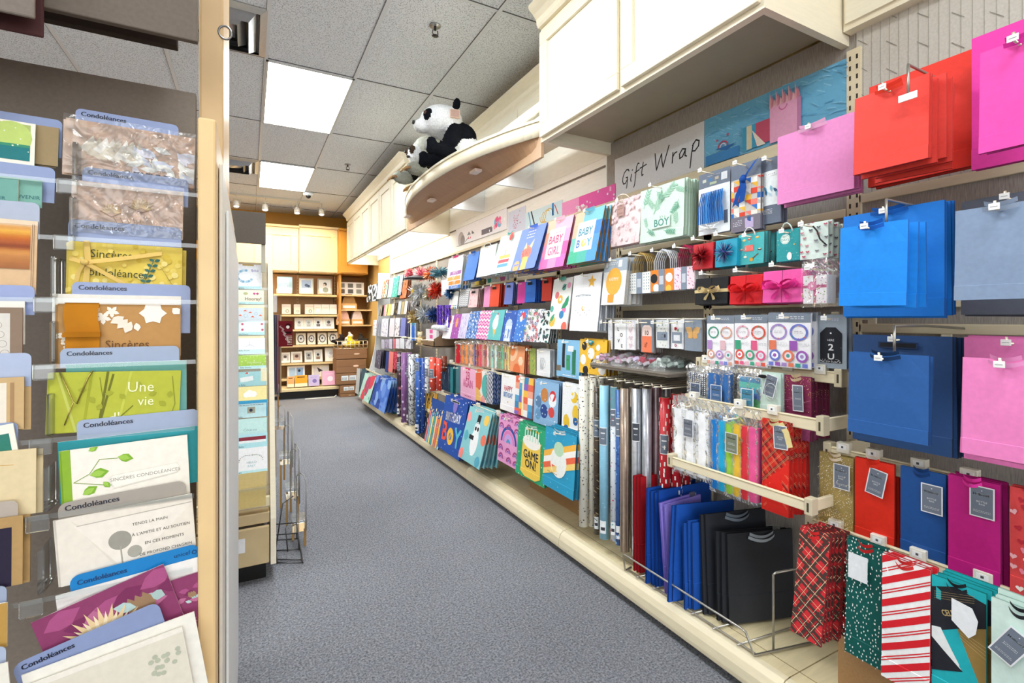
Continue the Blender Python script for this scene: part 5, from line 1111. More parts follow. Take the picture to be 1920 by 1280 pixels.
# ---- white baby bags
def animals(A):
    A.bg('f3f3f0')
    for x, y, r_, c in ((.62, .18, .1, '5aa090'), (.85, .15, .09, 'f0a8c8'), (.3, .33, .11, 'e07a80'), (.5, .42, .13, 'f2b848'), (.75, .62, .1, 'e07ab0'), (.65, .72, .12, '3f8ac0'), (.2, .85, .16, 'f2c050'), (.85, .95, .14, 'ea7060'), (.1, .6, .1, '5ab0a0')): A.circ(x, y, r_, c, 12)
    A.circ(.5, .42, .05, 'fff'); A.leaf(.9, .35, .4, .09, 1.9, '2f9468'); A.leaf(.88, .45, .36, .07, 2.4, '2f9468'); A.leaf(.05, .9, .4, .07, -.9, '3fa078'); A.leaf(.75, .12, .3, .02, 2.6, '30404a')
pile('white bag printed with bright jungle shapes', 'left of the white moon bag, middle row', 'B', 935, 1090, 605, 1015, 1.60, animals, 3, 'd8d8d4', tilt=9, handle='ribbon', hc='5aa090')
def moon(A):
    A.bg('f5f6f8'); A.star(.68, .14, .15, 'f4bc50'); A.words(.15, .7, .38, .02, '98a0a8', 1); A.line([(.15, .38), (.4, .36), (.7, .38)], .015, '98a0a8')
    for k in range(7): A.dots(0, .01, ['999']); A.line([(.2+.08*k, .44), (.2+.08*k, .62+.04*(k % 3))], .004, 'b8bcc4'); A.circ(.2+.08*k, .64+.04*(k % 3), .012, '8a90a0', 6)
    A.circ(.46, .6, .055, 'f0c878'); A.circ(.49, .59, .045, 'f5f6f8')
pile('white bag with a gold star and hanging moon', 'in the middle row', 'B', 1095, 1320, 570, 1028, 1.58, moon, 7, '98a0ac', tilt=6, dx=.014)
# ---- bottle bags
RBB = 'in the bottle bag row'
def cone(A): A.bg('6cc4c4'); A.tri((.32, .5), (.66, .5), (.5, .92), 'f2c46c'); A.circ(.49, .44, .2, 'f6f4f4', 14); A.circ(.52, .3, .15, 'f6f4f4', 12); A.circ(.54, .2, .09, 'f2eef0', 10); A.circ(.55, .12, .04, 'd83a4a', 8); A.dots(10, .02, ['4fb0b4'], .2)
for s_, a, b, c, d, art, sd, n_ in [
    ('white bottle bag with an orange blossom', 72, 138, 900, 1088, lambda A: (A.bg('f4f0f4'), A.circ(.6, .2, .2, 'f0883c'), A.words(.3, .7, .5, .06, '9a7ab0', 3)), 'c8c0c8', 2), ('purple bottle bag with an orange lantern', 138, 200, 890, 1088, lambda A: (A.bg('a855a8'), A.circ(.55, .35, .16, 'f0a060', 10, .25), A.dots(24, .035, ['e8c8f0', 'd070c8'], .16)), '6a2a70', 2),
    ('lilac watercolour bottle bag', 198, 265, 885, 1088, pat('dcd4ec', ['b8a8d8', 'f0f0f8', 'a890c8'], 'dash', 40, .07), 'a898c0', 2), ('blue and white splatter bottle bag', 262, 350, 872, 1088, pat('6a94d4', ['f0f4fa', '3a64b0', 'a8c8f0'], 'dots', 90, .04), '34507c', 3), ('magenta bottle bag with white zigzags', 345, 440, 868, 1095, pat('e45cac', ['f6f2f4', 'f8c0d8'], 'zig', 8, .06), '5a1050', 4),
    ('teal bottle bag with an ice cream cone', 432, 545, 862, 1100, cone, '7a1a60', 4), ('royal blue bottle bag with white ornaments', 545, 650, 862, 1112, lambda A: (A.bg('3560b8'), A.circ(.5, .45, .25, 'c8d8f0', 14, .2), A.rect(.25, .5, .75, 1, 'dfe8f4'), [A.rect(.3+.2*k, .6, .38+.2*k, .9, '5a84cc') for k in range(3)], A.dots(12, .04, ['8ab0e8'], .2)), '1c3470', 2),
    ('blue bottle bag with a white and red ornament', 650, 728, 855, 1115, lambda A: (A.bg('4a86d8'), A.circ(.6, .2, .22, 'e04a50'), A.circ(.5, .3, .14, 'f4f4f4'), A.dots(24, .05, ['f0f4fa', 'c8dcf4'], .18)), '8a1c30', 4), ('white bottle bag with scattered florals', 730, 850, 855, 1115, pat('f4f2f2', ['c04a60', '4a7ab0', '8a6a90', '5a8a60'], 'flower', 44, .035), 'b8b0b0', 2), ('black and white leaf print bottle bag', 845, 930, 862, 1120, pat('e8ecec', ['22262a', '44505a', '1a6a60'], 'leaf', 50, .09), '222', 4)]:
    pile(s_, RBB, 'B', a, b, c, d, 1.60, art, n_, sd, dx=.013, tilt=11, name='bottle_bag', cat='bottle bag', hk=(b-a > 80))
# ---- tissue packs row (upper C)
RT = 'in the upper tissue pack row'
for s_, a, b, c, d, cols, tg_ in [('deep red tissue pack', 288, 332, 60, 195, ['c42030'], None), ('orange tissue pack', 332, 382, 62, 200, ['f08848', 'f49c60'], '8a6a70'), ('peach tissue pack', 384, 420, 62, 205, ['f4b490'], '8a7a80'), ('indigo and red striped tissue pack', 424, 480, 60, 218, ['4a4aa8', 'd83c48', 'e85a6a'], '9a3a50'), ('rose and white tissue pack', 482, 535, 60, 222, ['f0a0a8', 'e86070', 'f4e8ea'], '8a4a58'),
    ('mint tissue pack', 540, 598, 66, 232, ['a8dccc', 'd8f0ea'], '6a8a90'), ('bright green tissue pack', 600, 642, 70, 238, ['58b088', '8ac8a0'], '5a7a70'), ('butter yellow tissue pack', 644, 684, 74, 246, ['f0c868', 'f4d890'], '7a7460')]:
    pack(s_, RT, 'C', a, b, c, d, 1.60, cols, 2, .012, .03, tg_, hk=False, tagw=.03, tagh=.05, dx=.03)
def swirl(A): A.bg('f2a070'); A.circ(.15, .15, .4, 'f8c8a0'); A.circ(.15, .15, .22, 'f08850'); A.circ(.75, .55, .16, 'f6d8b8', 6); A.circ(.5, .95, .25, 'e87848')
pile('orange bag with rings of peach', 'right of the yellow tissue pack', 'C', 690, 795, 72, 262, 1.60, swirl, 5, '8a2a24', tilt=3)
pile('olive and red watercolour bag', 'left of a white line drawing bag', 'C', 812, 872, 88, 278, 1.61, lambda A: (A.bg('a8b860'), A.rect(0, 0, .3, 1, 'b06050'), A.dashes(20, .1, .05, ['d8c870', '7a9a60'])), 2, '7a6a40')
def line_art(A): A.bg('f4f5f6'); [A.line([(.3+.04*k, .75), (.35+.06*k, .3+.03*(k % 3))], .012, '8a9098') for k in range(6)]; A.ring(.5, .5, .2, .21, 'a0a6ac', 14)
pile('white bag with a grey line drawing', 'left of the pale blue blocky bag', 'C', 878, 975, 100, 292, 1.60, line_art, 5, 'a8aeb4', dx=.015)
def blocky(A): A.bg('8ac0e4'); A.rect(.25, .1, .38, .75, '24282f'); A.rect(.45, .4, .62, .8, '3f9a6a'); A.rect(.48, .5, .54, .55, '1d3a2a'); A.rect(.7, .25, .85, .9, '2f7a5c'); A.rect(0, .7, .2, .85, '7a6a58'); A.words(.3, .9, .93, .04, 'f4f4f4', 1); A.rect(.5, .15, .75, .3, 'e8eef0')
pile('sky blue bag with blocky green shapes', 'left of the yellow dotted bag', 'C', 1030, 1195, 28, 300, 1.58, blocky, 3, '5a8ab0', tilt=2)
def yel(A): A.bg('f2c040'); [A.circ(x, y, r_, c, 14) for x, y, r_, c in ((.18, .2, .1, '2c2a30'), (.7, .22, .07, 'f4f2ee'), (.45, .4, .13, 'f4f2ee'), (.82, .48, .1, '2c2a30'), (.15, .6, .12, 'f4f2ee'), (.55, .7, .11, '2c2a30'), (.85, .82, .13, 'f4f2ee'), (.25, .9, .1, '2c2a30'))]; A.dots(12, .02, ['b88a20', 'e0e0d0'], .15)
pile('yellow bag with black and white dots and a teal tag', 'beside the gift tags', 'N', 50, 378, 490, 905, 1.58, yel, 5, '8a5a20', tilt=2, dx=.016, extra=lambda t, w, h: (lambda m: (m.ball((-w*.05, -.01, -.012), (.03, .003, .009), L('2f8a98')), m.ball((-w*.05, -.011, -.022), (.014, .003, .007), L('2f8a98')), m.build('teal_tag', PAPER, t)))(MB()))
# ---- middle lower row (C)
RM = 'in the middle bag row'
for s_, a, b, c, d, art, sd, n_ in [('dark navy and teal bag', 185, 270, 218, 400, lambda A: (A.bg('2c4460'), A.dashes(14, .12, .04, ['4a6a80', '7a94a8']), A.rect(.8, 0, 1, 1, '2f8a90')), '2f6a78', 4), ('slate teal bag', 290, 322, 222, 412, '4a7a84', '2a4a54', 3)]:
    pile(s_, RM, 'C', a, b, c, d, 1.58, art, n_, sd, dx=.02)
def again(A): A.bg('f4b8d4'); A.text('23', .5, .36, .2, 'c8406c', sx=.9); A.text('AGAIN', .5, .62, .2, 'd06090', sx=.7); A.rect(.35, 0, .65, .06, 'd83a60'); A.words(.25, .75, .9, .04, 'd06090', 1)
pile('pink bag reading 23 AGAIN', RM, 'C', 325, 435, 232, 455, 1.57, again, 2, 'd08ab0')
def swirl2(A): A.bg('f6f2ea'); A.circ(.2, .25, .42, 'ea6a48', 20, .55); A.circ(.95, .5, .35, '5ab8b0', 18, .5); A.circ(.1, .9, .4, 'f2c070', 16); A.circ(.7, .95, .2, 'f0a0a0')
pile('white bag with coral and teal swirls', RM, 'C', 436, 512, 250, 475, 1.57, swirl2, 2, 'd8c8b8')
pile('navy and white diagonal striped bag', RM, 'C', 514, 560, 262, 490, 1.57, lambda A: (A.bg('f4f4f4'), A.stripes([('2c3c68', .09), (None, .09)], .6)), 5, '1f4a90', dx=.014)
def hb(A): A.bg('f6f4f4'); A.text('HAPPY', .5, .45, .16, 'e05a6c', sx=.8); A.text('BIRTHDAY', .5, .62, .15, '3a78b8', sx=.58); A.circ(.5, .75, .03, 'f0b040')
pile('white bag reading HAPPY BIRTHDAY', RM, 'C', 625, 735, 280, 545, 1.56, hb, 2, 'd8d4d4', tilt=3)
def gsq(A):
    for i in range(4):
        for j in range(6): A.rect(i/4, j/6, (i+1)/4, (j+1)/6, ['e86a4c', '58a8d0', 'f4c050', 'f4f0f0', '8a6ac0', 'f0a890', '3f8ac0'][(i*3+j*5) % 7])
    A.rect(.42, 0, .52, 1, 'f6e8c0')
pile('bag printed with a patchwork of colourful presents', RM, 'C', 728, 858, 298, 580, 1.55, gsq, 2, 'd8a8b0', tilt=3)
def pups(A): A.bg('8fb8dc'); [A.circ(x, y, r_, c, 12) for x, y, r_, c in ((.2, .5, .14, '5a80a8'), (.45, .32, .16, 'c8844a'), (.45, .68, .16, '2c4c90'), (.78, .4, .15, 'eef0f4'), (.78, .3, .12, 'd83a3c'), (.75, .66, .12, 'd84a48'), (.2, .78, .13, '6a9ac4'))]; A.dots(16, .02, ['dfeaf4'], .1)
pile('pale blue bag with blue tan and red shapes', RM, 'C', 868, 1042, 328, 650, 1.54, pups, 5, '2c4468', tilt=3, dx=.016)
def ban(A): A.bg('f2f4f4'); A.circ(.75, .25, .2, 'f2c83c'); A.circ(.62, .2, .16, 'f2f4f4'); A.circ(.3, .75, .2, 'f2c83c', 14, .26); A.circ(.3, .9, .16, '2f68a8'); A.circ(.85, .55, .18, 'f2c83c', 14, .3); A.circ(.85, .7, .14, '2f68a8'); A.dots(8, .02, ['ccc'], .15)
pile('white bag with yellow and blue ovals', RM, 'C', 1068, 1188, 345, 720, 1.53, ban, 3, 'c8ccd0', tilt=2)
# ---- lowest row (C)
RL = 'in the lowest row'
def hy(A): A.bg('f2b83c'); A.text('YAY', .5, .24, .26, '4a4230', sx=.8); A.rect(0, .36, 1, .42, 'f4e8c0'); A.rect(0, .42, 1, 1, '3a3c44'); A.dashes(60, .08, .03, ['d8b060', 'f0e0c0'], 1.2, .2, .06)
pile('yellow topped bag with gold dashes', 'in the lowest row beside blue rolls', 'C', 58, 158, 402, 745, 1.54, hy, 1, '8a6a30', tilt=10, hk=False)
def cand(A):
    A.bg('1c4a94')
    for k, c in enumerate(['f07a70', '7fc4dc', 'f4e080', '48a8a0', 'f6c890', 'ea7a58', 'f0b850', '9ad0e0']): x = .02+.125*k; A.add([(x, A.A*(.3+.05*(k % 3))), (x+.1, A.A*(.26+.05*(k % 3))), (x+.1, A.A), (x, A.A)], c); A.leaf(x+.05, .27+.05*(k % 3), .1, .03, -PI/2, 'f4e8b0')
    A.dots(14, .012, ['f4f4f4'], .1)
pile('blue bag with tall rainbow candles', RL, 'C', 120, 228, 470, 790, 1.49, cand, 1, '1c3a78', tilt=12, hk=False)
def bb(A):
    A.bg('1f50a8'); A.dots(30, .012, ['f4f4f8', 'f0c850', '7ab8f0'], .08); A.text('BIRTHDAY', .5, .42, .14, 'f0f2fa', sx=.68, rot=-.05)
    A.text('B', .22, .8, .3, 'ee5a48'); A.circ(.5, .69, .14, 'f2c040'); A.circ(.5, .69, .06, '1f50a8'); A.text('Y', .78, .82, .3, '58b8d0')
    A.circ(.52, .12, .09, '8a7ac8', 12, .13)
pile('royal blue bag reading BIRTHDAY BOY', RL, 'C', 218, 382, 455, 850, 1.48, bb, 8, '1c3c8c', tilt=10, dx=.020, handle='slot', hc='cfd8e4')
def pen(A): A.bg('8ccad0'); A.circ(.55, .6, .16, 'f2f4f4', 14, .26); A.circ(.55, .35, .12, 'e8ecec'); A.rect(.48, .1, .62, .26, '24262c'); A.circ(.5, .36, .04, '24262c'); A.circ(.6, .36, .04, '24262c'); A.rect(.3, .5, .5, .58, '24262c'); [A.circ(x, y, .1, c) for x, y, c in ((.1, .2, 'f0a0a0'), (.85, .15, 'f2c860'), (.9, .5, 'ea7860'), (.1, .9, 'f08a80'), (.85, .9, '58a8c0'), (.15, .55, '5ab0c0'))]
pile('aqua bag with a party animal in a top hat', RL, 'C', 395, 555, 535, 920, 1.48, pen, 5, '6a8a94', tilt=15, dx=.022, handle='ribbon', hc='e8ecec')
def rbow(A):
    A.bg('f2a8d8')
    for x, y, r_ in ((.5, .55, .36),): [A.ring(x, y, r_-.09*k, r_-.09*k-.07, c, 18, PI, 2*PI) for k, c in enumerate(['2c58a8', 'e88ac8', 'c8b0f0', '5aa8d8'])]
    for x, y in ((.2, .12), (.55, .1), (.85, .14), (.15, .28), (.5, .27), (.85, .3), (.15, .74), (.5, .76), (.82, .78), (.18, .92), (.55, .94), (.85, .95)): A.ring(x, y, .12, .08, 'b0508c', 9, PI, 2*PI); A.ring(x, y, .06, .035, '7a6ac8', 8, PI, 2*PI)
pile('pink bag with a big rainbow', RL, 'C', 608, 765, 588, 935, 1.50, rbow, 5, 'c878a8', tilt=3, handle='ribbon', hc='f4c0e0', dx=.018)
def game(A):
    A.bg('2fa878'); A.dots(50, .014, ['f4d060', 'f08a60', '8ae0c0', 'f4f4f0'], .07); A.add([(.22, .3*A.A), (.82, .3*A.A), (.86, .9*A.A), (.7, .97*A.A), (.34, .97*A.A), (.18, .9*A.A)], 'f2cc58'); A.circ(.52, .3, .3, 'f6f2ea', 16, .12)
    for k in range(6): A.rect(.27+.09*k, .1, .31+.09*k, .28, 'c8e8d8'); A.circ(.29+.09*k, .08, .02, 'f4c850', 6)
    A.text('GAME', .52, .61, .14, '2a2c30', sx=.95); A.text('ON!', .52, .78, .14, '2a2c30', sx=1)
pile('green bag with a cake reading GAME ON!', RL, 'C', 748, 960, 655, 1042, 1.47, game, 6, '1c6a58', tilt=4, handle='ribbon', hc='d8ece4', dx=.016)
def stp(A):
    A.bg('2f9cc4'); A.dots(26, .012, ['7fd0e8'], .1)
    for k, c in enumerate(['f2b84c', 'f4f0ea', 'ea6a48', 'f2d078']): A.add([(0, A.A*(.42+.1*k)), (1, A.A*(.12+.1*k)), (1, A.A*(.22+.1*k)), (0, A.A*(.52+.1*k))], c)
    A.circ(.5, .52, .26, 'eef0ea', 18, .27); A.circ(.5, .3, .16, 'b8d8b8', 16, .13); A.words(.15, .5, .72, .03, 'b89a60', 1)
pile('teal bag with orange diagonal bands and a pale round badge', 'beside the ivory rolls', 'C', 945, 1172, 690, 1128, 1.45, stp, 4, '1c5c78', tilt=4, handle='ribbon', hc='e8f0f0', dx=.02)
prail('cream price rail over the birthday boy and rainbow bags', 812, 728, 1075, 838, 1.52, (.1, .25, .4, .55, .75, .9), h=.022)
prail('cream price rail over the middle bag row', 830, 683, 1085, 722, 1.60, (.1, .3, .5, .7, .9), h=.018, ends=False)
# ------------------------------------------------------------------ gift wrap rolls, near cluster
sp = lambda bgc, cols, n=150, r=.03: (lambda A: (A.bg(bgc), A.dots(n, r, cols, r*2.2)))
roll('ivory gift wrap roll with black speckles', 'leftmost at the front', 1094, 705, 985, 1.49, sp('e9e4d6', ['3a3a3c', '6a6a6a', 'b8a878'], 260, .022), .023, n=2, label_col=None, price=False, dxr=.06)
roll('second ivory speckled gift wrap roll', 'behind the leftmost one', 1111, 708, 985, 1.53, sp('e6e0d0', ['4a4a4c', '8a8a8a'], 200, .022), .02, n=2, label_col=None, price=False)
roll('dark brown patterned gift wrap roll', 'narrow, left of the pale blue one', 1120, 725, 1000, 1.52, lambda A: (A.bg('4a3c30'), A.dashes(120, .12, .03, ['c8b088', '8a7458', '1d1814'], .3, .5, .07)), .017, n=3, lab_at=.22)
roll('pale blue gift wrap roll', 'in the front of the roll cluster', 1133, 722, 1008, 1.50, lambda A: (A.bg('8ec4dc'), A.dots(40, .02, ['a8d4e8'], .1)), .023, n=3, dxr=.06)
roll('white gift wrap roll with blue and pink prints', 'right of the pale blue roll', 1151, 725, 1012, 1.50, lambda A: (A.bg('dfe4e8'), A.rect(0, 0, 1, .2, '6a9aa8'), A.dots(120, .03, ['d0506c', '7aa0c8', '8ab8b0', '3a5a80'], .08)), .016, n=2, lab_at=.14)
roll('deep blue watercolour gift wrap roll', 'between the white print roll and the taupe roll', 1160, 730, 1020, 1.51, lambda A: (A.bg('3a64a4'), A.dots(90, .06, ['5a84c4', '2a4884', '88acd8'], .08)), .014, n=2, lab_at=.18)
roll('taupe metallic gift wrap roll', 'left of the silver rolls', 1171, 728, 1032, 1.52, lambda A: (A.bg('b09a88'), A.stripes([(None, .09), ('c4b09e', .05)], 0)), .021, FOIL, None, n=3, price=False, dxr=.06)
roll('silver foil gift wrap roll with a price sticker', 'front one of the silver rolls', 1194, 728, 1040, 1.55, lambda A: (A.bg('c8ccd2'), A.stripes([(None, .13), ('9aa0aa', .05), (None, .08), ('e0e4e8', .04)], 0)), .023, FOIL, '4a4e58', n=3, lab_at=.2, dxr=.05)
roll('second silver foil gift wrap roll', 'right of the one with a price sticker', 1213, 728, 1045, 1.56, lambda A: (A.bg('b8bcc6'), A.stripes([(None, .1), ('e8eaee', .06)], 0)), .02, FOIL, None, n=3, price=False, dxr=.06)
roll('clear wrapped rosy silver gift wrap roll', 'right end of the silver rolls', 1231, 724, 1000, 1.62, lambda A: (A.bg('b49aa2'), A.stripes([(None, .1), ('8a3a4c', .05), (None, .06), ('d8c8d0', .05)], 0)), .021, FOIL, None, n=2, price=False, dxr=.07)
roll('pewter foil gift wrap roll', 'behind the silver rolls', 1203, 722, 1000, 1.72, lambda A: (A.bg('8e929c'),), .02, FOIL, '5a5e68', n=1, lab_at=.2, price=False)
reddash = lambda A: (A.bg('c4222c'), A.dashes(150, .1, .035, ['f4efe6'], PI/2, .05, .13))
roll('red gift wrap roll with white dashes', 'front one, left of the white tissue pack', 1247, 745, 985, 1.58, reddash, .023, n=2, lab_at=.28, dxr=.055, price=False)
roll('second red dashed gift wrap roll', 'partly hidden behind the white tissue pack', 1268, 738, 985, 1.62, reddash, .023, None, None, n=2, dxr=.055, price=False)
roll('third red dashed gift wrap roll', 'behind the white tissue pack', 1283, 736, 985, 1.68, reddash, .023, None, None, n=1, price=False)
# hooks over the rolls
for k in range(9):
    y = onx(1105+17*k, 700, 1.5).y; tag((lambda m: (m.tube([(1.50, y, .962), (W-.03, y, .962)], .003, CREAMP, 6), m.tube([(1.50, y, .962), (1.495, y, .978)], .003, CREAMP, 6), m.build('long_peg', METAL))[-1])(MB()), 'long cream peg above the gift wrap rolls', 'hook', 'long pegs above the gift wrap rolls')
# ================================================================== FAR END OF THE WALL
FE = 'at the far end of the wall, top row'
for s_, a, b, c, d, art, n_, sd in [('black and white zebra print bag', 68, 182, 345, 548, pat('eef0f0', ['22262a', '30363c'], 'leaf', 60, .07), 2, '333'), ('plain white tall bag', 190, 248, 300, 515, 'f2f4f4', 3, 'd0d4d4'), ('white bag with orange and yellow florals', 254, 312, 285, 505, pat('f6ead8', ['ee8a40', 'f2c860', 'd8584a', '78b088'], 'flower', 20, .09), 3, '8a3a20'),
    ('pale aqua bag', 322, 376, 262, 498, 'c4ecea', 2, '9accc8'), ('bright aqua green bag with pale specks', 380, 440, 245, 492, pat('5cc8b0', ['b8ece0', '3aa890'], 'dots', 30, .05), 3, '2a7a68'), ('silver grey bag', 446, 490, 225, 470, pat('b4bcc4', ['d8dce0', '8a929c'], 'leaf', 20, .08), 4, '20242a'), ('copper orange bag', 470, 545, 290, 508, pat('dc7c50', ['e89870', '6a2a1a'], 'dots', 16, .06), 3, '3a1c14')]:
    pile(s_, FE, 'J', a, b, c, d, 1.64, art, n_, sd, tilt=7, dx=.02)
# cabinet-side hats and poms
def pom(label, name, cat, reg, u, v, X, r, cols, seed=1, w=.0065, n=260, group=None, squash=1.0, core=None):
    U, _, V, _2 = rc(reg, u, u, v, v); p = onx(U, V, X); t = thing(name, label, cat, p, (0, 0, -PI/2), group)
    m = MB(); R = random.Random(seed); r *= 1.2
    for k in range(n):
        d = Vector((R.gauss(0, 1), R.gauss(0, 1)*.7, R.gauss(0, 1)*squash)).normalized(); d.z *= squash; q = d.cross(Vector((R.random(), R.random(), R.random()))).normalized()*w
        a = d*r*R.uniform(.1, .4); b = d*r*R.uniform(.85, 1.1); m.poly([a+q, a-q, b-q*.4, b+q*.4], L(R.choice(cols)))
    m.build('ribbon_loops', TINSEL, t); m = MB(); m.ball((0, 0, 0), (r*.45, r*.4, r*.45*squash), L(core or cols[0]), 10, 8); m.build('centre', TISSUE, t)
    m = MB(); m.tube([(0, 0, 0), (0, W-.03-X, 0)], .0026, CREAMP, 6); m.build('peg', METAL, t); return t
pom('frosted teal curly ribbon bow at the top of the far wall', 'ribbon_bow', 'gift bow', 'J', 930, 200, 1.62, .09, ['5a9aac', '8ac0cc', 'd8e8ec', '3a7488'], 2, squash=.6)
pom('orange brown feathery ribbon bow left of the frosted teal one', 'ribbon_bow', 'gift bow', 'J', 815, 215, 1.64, .07, ['e87a38', 'c8501c', 'f4b080'], 3)
pom('silver white ribbon bow with curled loops in the middle of the far wall', 'ribbon_bow', 'gift bow', 'J', 700, 430, 1.60, .085, ['c8ccd0', 'e8eaec', '8a8e94', 'f4f0e8'], 5)
t = pom('white flower bow with a yellow centre on the far wall', 'flower_bow', 'gift bow', 'J', 625, 430, 1.58, .075, ['f2f2f0', 'd8dad8'], 6, .008, 60, core='f4cc40')
pom('shiny red tinsel bow on the far wall', 'ribbon_bow', 'gift bow', 'J', 878, 410, 1.58, .075, ['d02c18', 'a01c10', 'f06848'], 7)
pom('beige raffia bow between the silver bow and the red one', 'ribbon_bow', 'gift bow', 'J', 800, 460, 1.62, .06, ['c8b898', 'e0d4b8', '9a8a68'], 8)
pom('pink and coral rosette bow behind the black hat', 'ribbon_bow', 'gift bow', 'J', 690, 215, 1.66, .07, ['f0708c', 'f4a8b0', 'd84870', 'f8d0c8'], 9)
pom('second pink rosette bow left of the black hat', 'ribbon_bow', 'gift bow', 'J', 560, 210, 1.66, .055, ['f08090', 'f4b8a8', 'd85878'], 10)
pom('dark blue tinsel bow below the white party bag', 'ribbon_bow', 'gift bow', 'J', 1055, 445, 1.62, .05, ['2a5a94', '1c3a68', '6a9ac8'], 12)
pom('gold curled ribbon bow cluster above the cream toy bear', 'ribbon_bow', 'gift bow', 'J', 620, 735, 1.60, .075, ['c8a868', 'e8d8a0', '9a7c40'], 13)
pom('silver curled ribbon bow cluster beside the gold one', 'ribbon_bow', 'gift bow', 'J', 740, 690, 1.60, .085, ['c4c8cc', 'e8eaec', '8c9096'], 14)
pom('navy blue ribbon bow cluster left of the purple ribbons', 'ribbon_bow', 'gift bow', 'J', 850, 705, 1.60, .07, ['24407c', '16284c', '4a70b8'], 15)
for k in range(5):
    U, _, V, _2 = rc('J', 905+34*k, 0, 590, 0); p = onx(U, V, 1.58+.012*(k % 2)); m = MB(); R = random.Random(k)
    for j in range(5):
        z = 0; pts = [(R.uniform(-.008, .008)+.010*math.cos(q*1.3+j), .010*math.sin(q*1.3+j), -.20*q/14) for q in range(15)]; m.tube(pts, .0045, L(['5a2fb0', '7a48d0', '3f1c88', '8a5ae0'][(j+k) % 4]), 5)
    o = m.build('ribbon_curls', TINSEL, None, p, (0, 0, -PI/2)); tag(o, 'purple curled ribbon hank hanging above the brown display box', 'gift ribbon', 'purple curled ribbons')
# black hat and shade
U, _, V, _2 = rc('J', 640, 0, 260, 0); p = onx(U, V, 1.56); t = thing('paper_hat', 'flat black paper hat shape hanging among the pink bows', 'party hat', p, (0, 0, -PI/2))
m = MB(); m.tube([(0, 0, -.012), (0, 0, 0), (0, 0, .02), (0, 0, .028)], [.125, .115, .045, .012], L('241e22'), 20); m.build('brim', PAPER, t); m = MB(); m.tube([(0, 0, .02), (0, 0, .06)], .0015, L('888'), 5); m.build('string', PLASTIC, t)
pile('white rectangular gift card pack', 'right of the shiny red tinsel bow', 'J', 945, 1005, 285, 465, 1.60, 'f0f0f2', 2, 'c8ccd0', name='gift_card_pack', cat='gift tags', hk=False)
F2 = 'in the second row at the far end'
for s_, a, b, c, d, cl, n_ in [('narrow black and beige striped bag', 205, 240, 590, 722, pat('d8ccb4', ['2a2420', None], 'stripe', .2, 0), 2), ('narrow pink and yellow bag', 262, 304, 580, 718, lambda A: (A.bg('f0a0bc'), A.rect(.5, 0, 1, 1, 'f4e49c'), A.dots(10, .05, ['e86088'])), 2), ('narrow bright yellow bag', 310, 348, 575, 714, 'f4dc80', 2), ('narrow cream bag', 350, 384, 572, 710, 'efe6d4', 2), ('narrow black leafy bag', 386, 430, 562, 706, pat('2a2622', ['8a7a60', '5a4a38'], 'leaf', 24, .1), 2), ('narrow silver bag', 434, 470, 540, 700, 'c8ccd0', 3), ('narrow olive striped bag', 474, 505, 545, 700, 'b8a878', 2), ('narrow rose white bag', 508, 545, 540, 696, 'e8d8d4', 3), ('narrow grey patterned bag', 590, 660, 540, 605, pat('8a8a8c', ['3a3a3e', 'c8c8cc'], 'dots', 20, .07), 2)]:
    pile(s_, F2, 'J', a, b, c, d, 1.62, cl, n_, '2a2420', tilt=7, dx=.02, hk=False, name='small_gift_bag')
F3 = 'in the third row at the far end'
for s_, a, b, c, d, cl, n_ in [('white pack with grey lines', 132, 176, 768, 955, pat('eeeff2', ['8a90a0', 'c84858'], 'dash', 14, .08), 2), ('grey and white striped pack', 180, 232, 762, 960, pat('c8ccd4', ['5a6478', None], 'stripe', .12, 0), 3), ('white lilac speckled pack', 234, 312, 752, 965, pat('f0eef4', ['c8bcd8', 'a8b0c8'], 'dots', 24, .04), 4), ('blush white pack', 330, 388, 745, 965, 'f0e4e8', 4), ('white pack with brown blotches', 396, 450, 740, 965, pat('eeeaea', ['8a6a60', 'b8a8a8'], 'dots', 12, .07), 4), ('lavender blue pack', 462, 520, 742, 968, '8088c8', 1), ('deep navy pack', 520, 558, 750, 970, '22285c', 3)]:
    pile(s_, F3, 'J', a, b, c, d, 1.60, cl, n_, 'a8a8b4', tilt=4, dx=.018, hk=False, name='gift_bag_pack')
pile('white strip card with blue round medals', 'beside the navy pack at the far end', 'J', 570, 635, 800, 1010, 1.56, lambda A: (A.bg('e4ecf2'), [A.circ(.6, y, .3, '2f6fd0', 12) for y in (.35, .62, .88)], A.rect(.3, 0, .9, .15, '4a8aa8')), 2, 'aaa', name='badge_card', cat='gift tags', hk=False)
U, _, V, _2 = rc('J', 690, 0, 1010, 0); p = onx(U, V, 1.56)
blob('plush_bear', [((0, 0, 0), (.035, .03, .045), L('e8c890')), ((0, 0, .06), (.028, .026, .026), L('efe0c0')), ((.02, 0, .085), (.01, .008, .01), L('e8c890')), ((-.02, 0, .085), (.01, .008, .01), L('e8c890')), ((.03, -.01, -.04), (.014, .02, .012), L('e8c890')), ((-.03, -.01, -.04), (.014, .02, .012), L('e8c890'))], .006, None, p, (0, 0, -.6))
o = bpy.data.objects['plush_bear']; tag(o, 'tiny cream toy bear sitting left of the brown display box', 'plush toy')
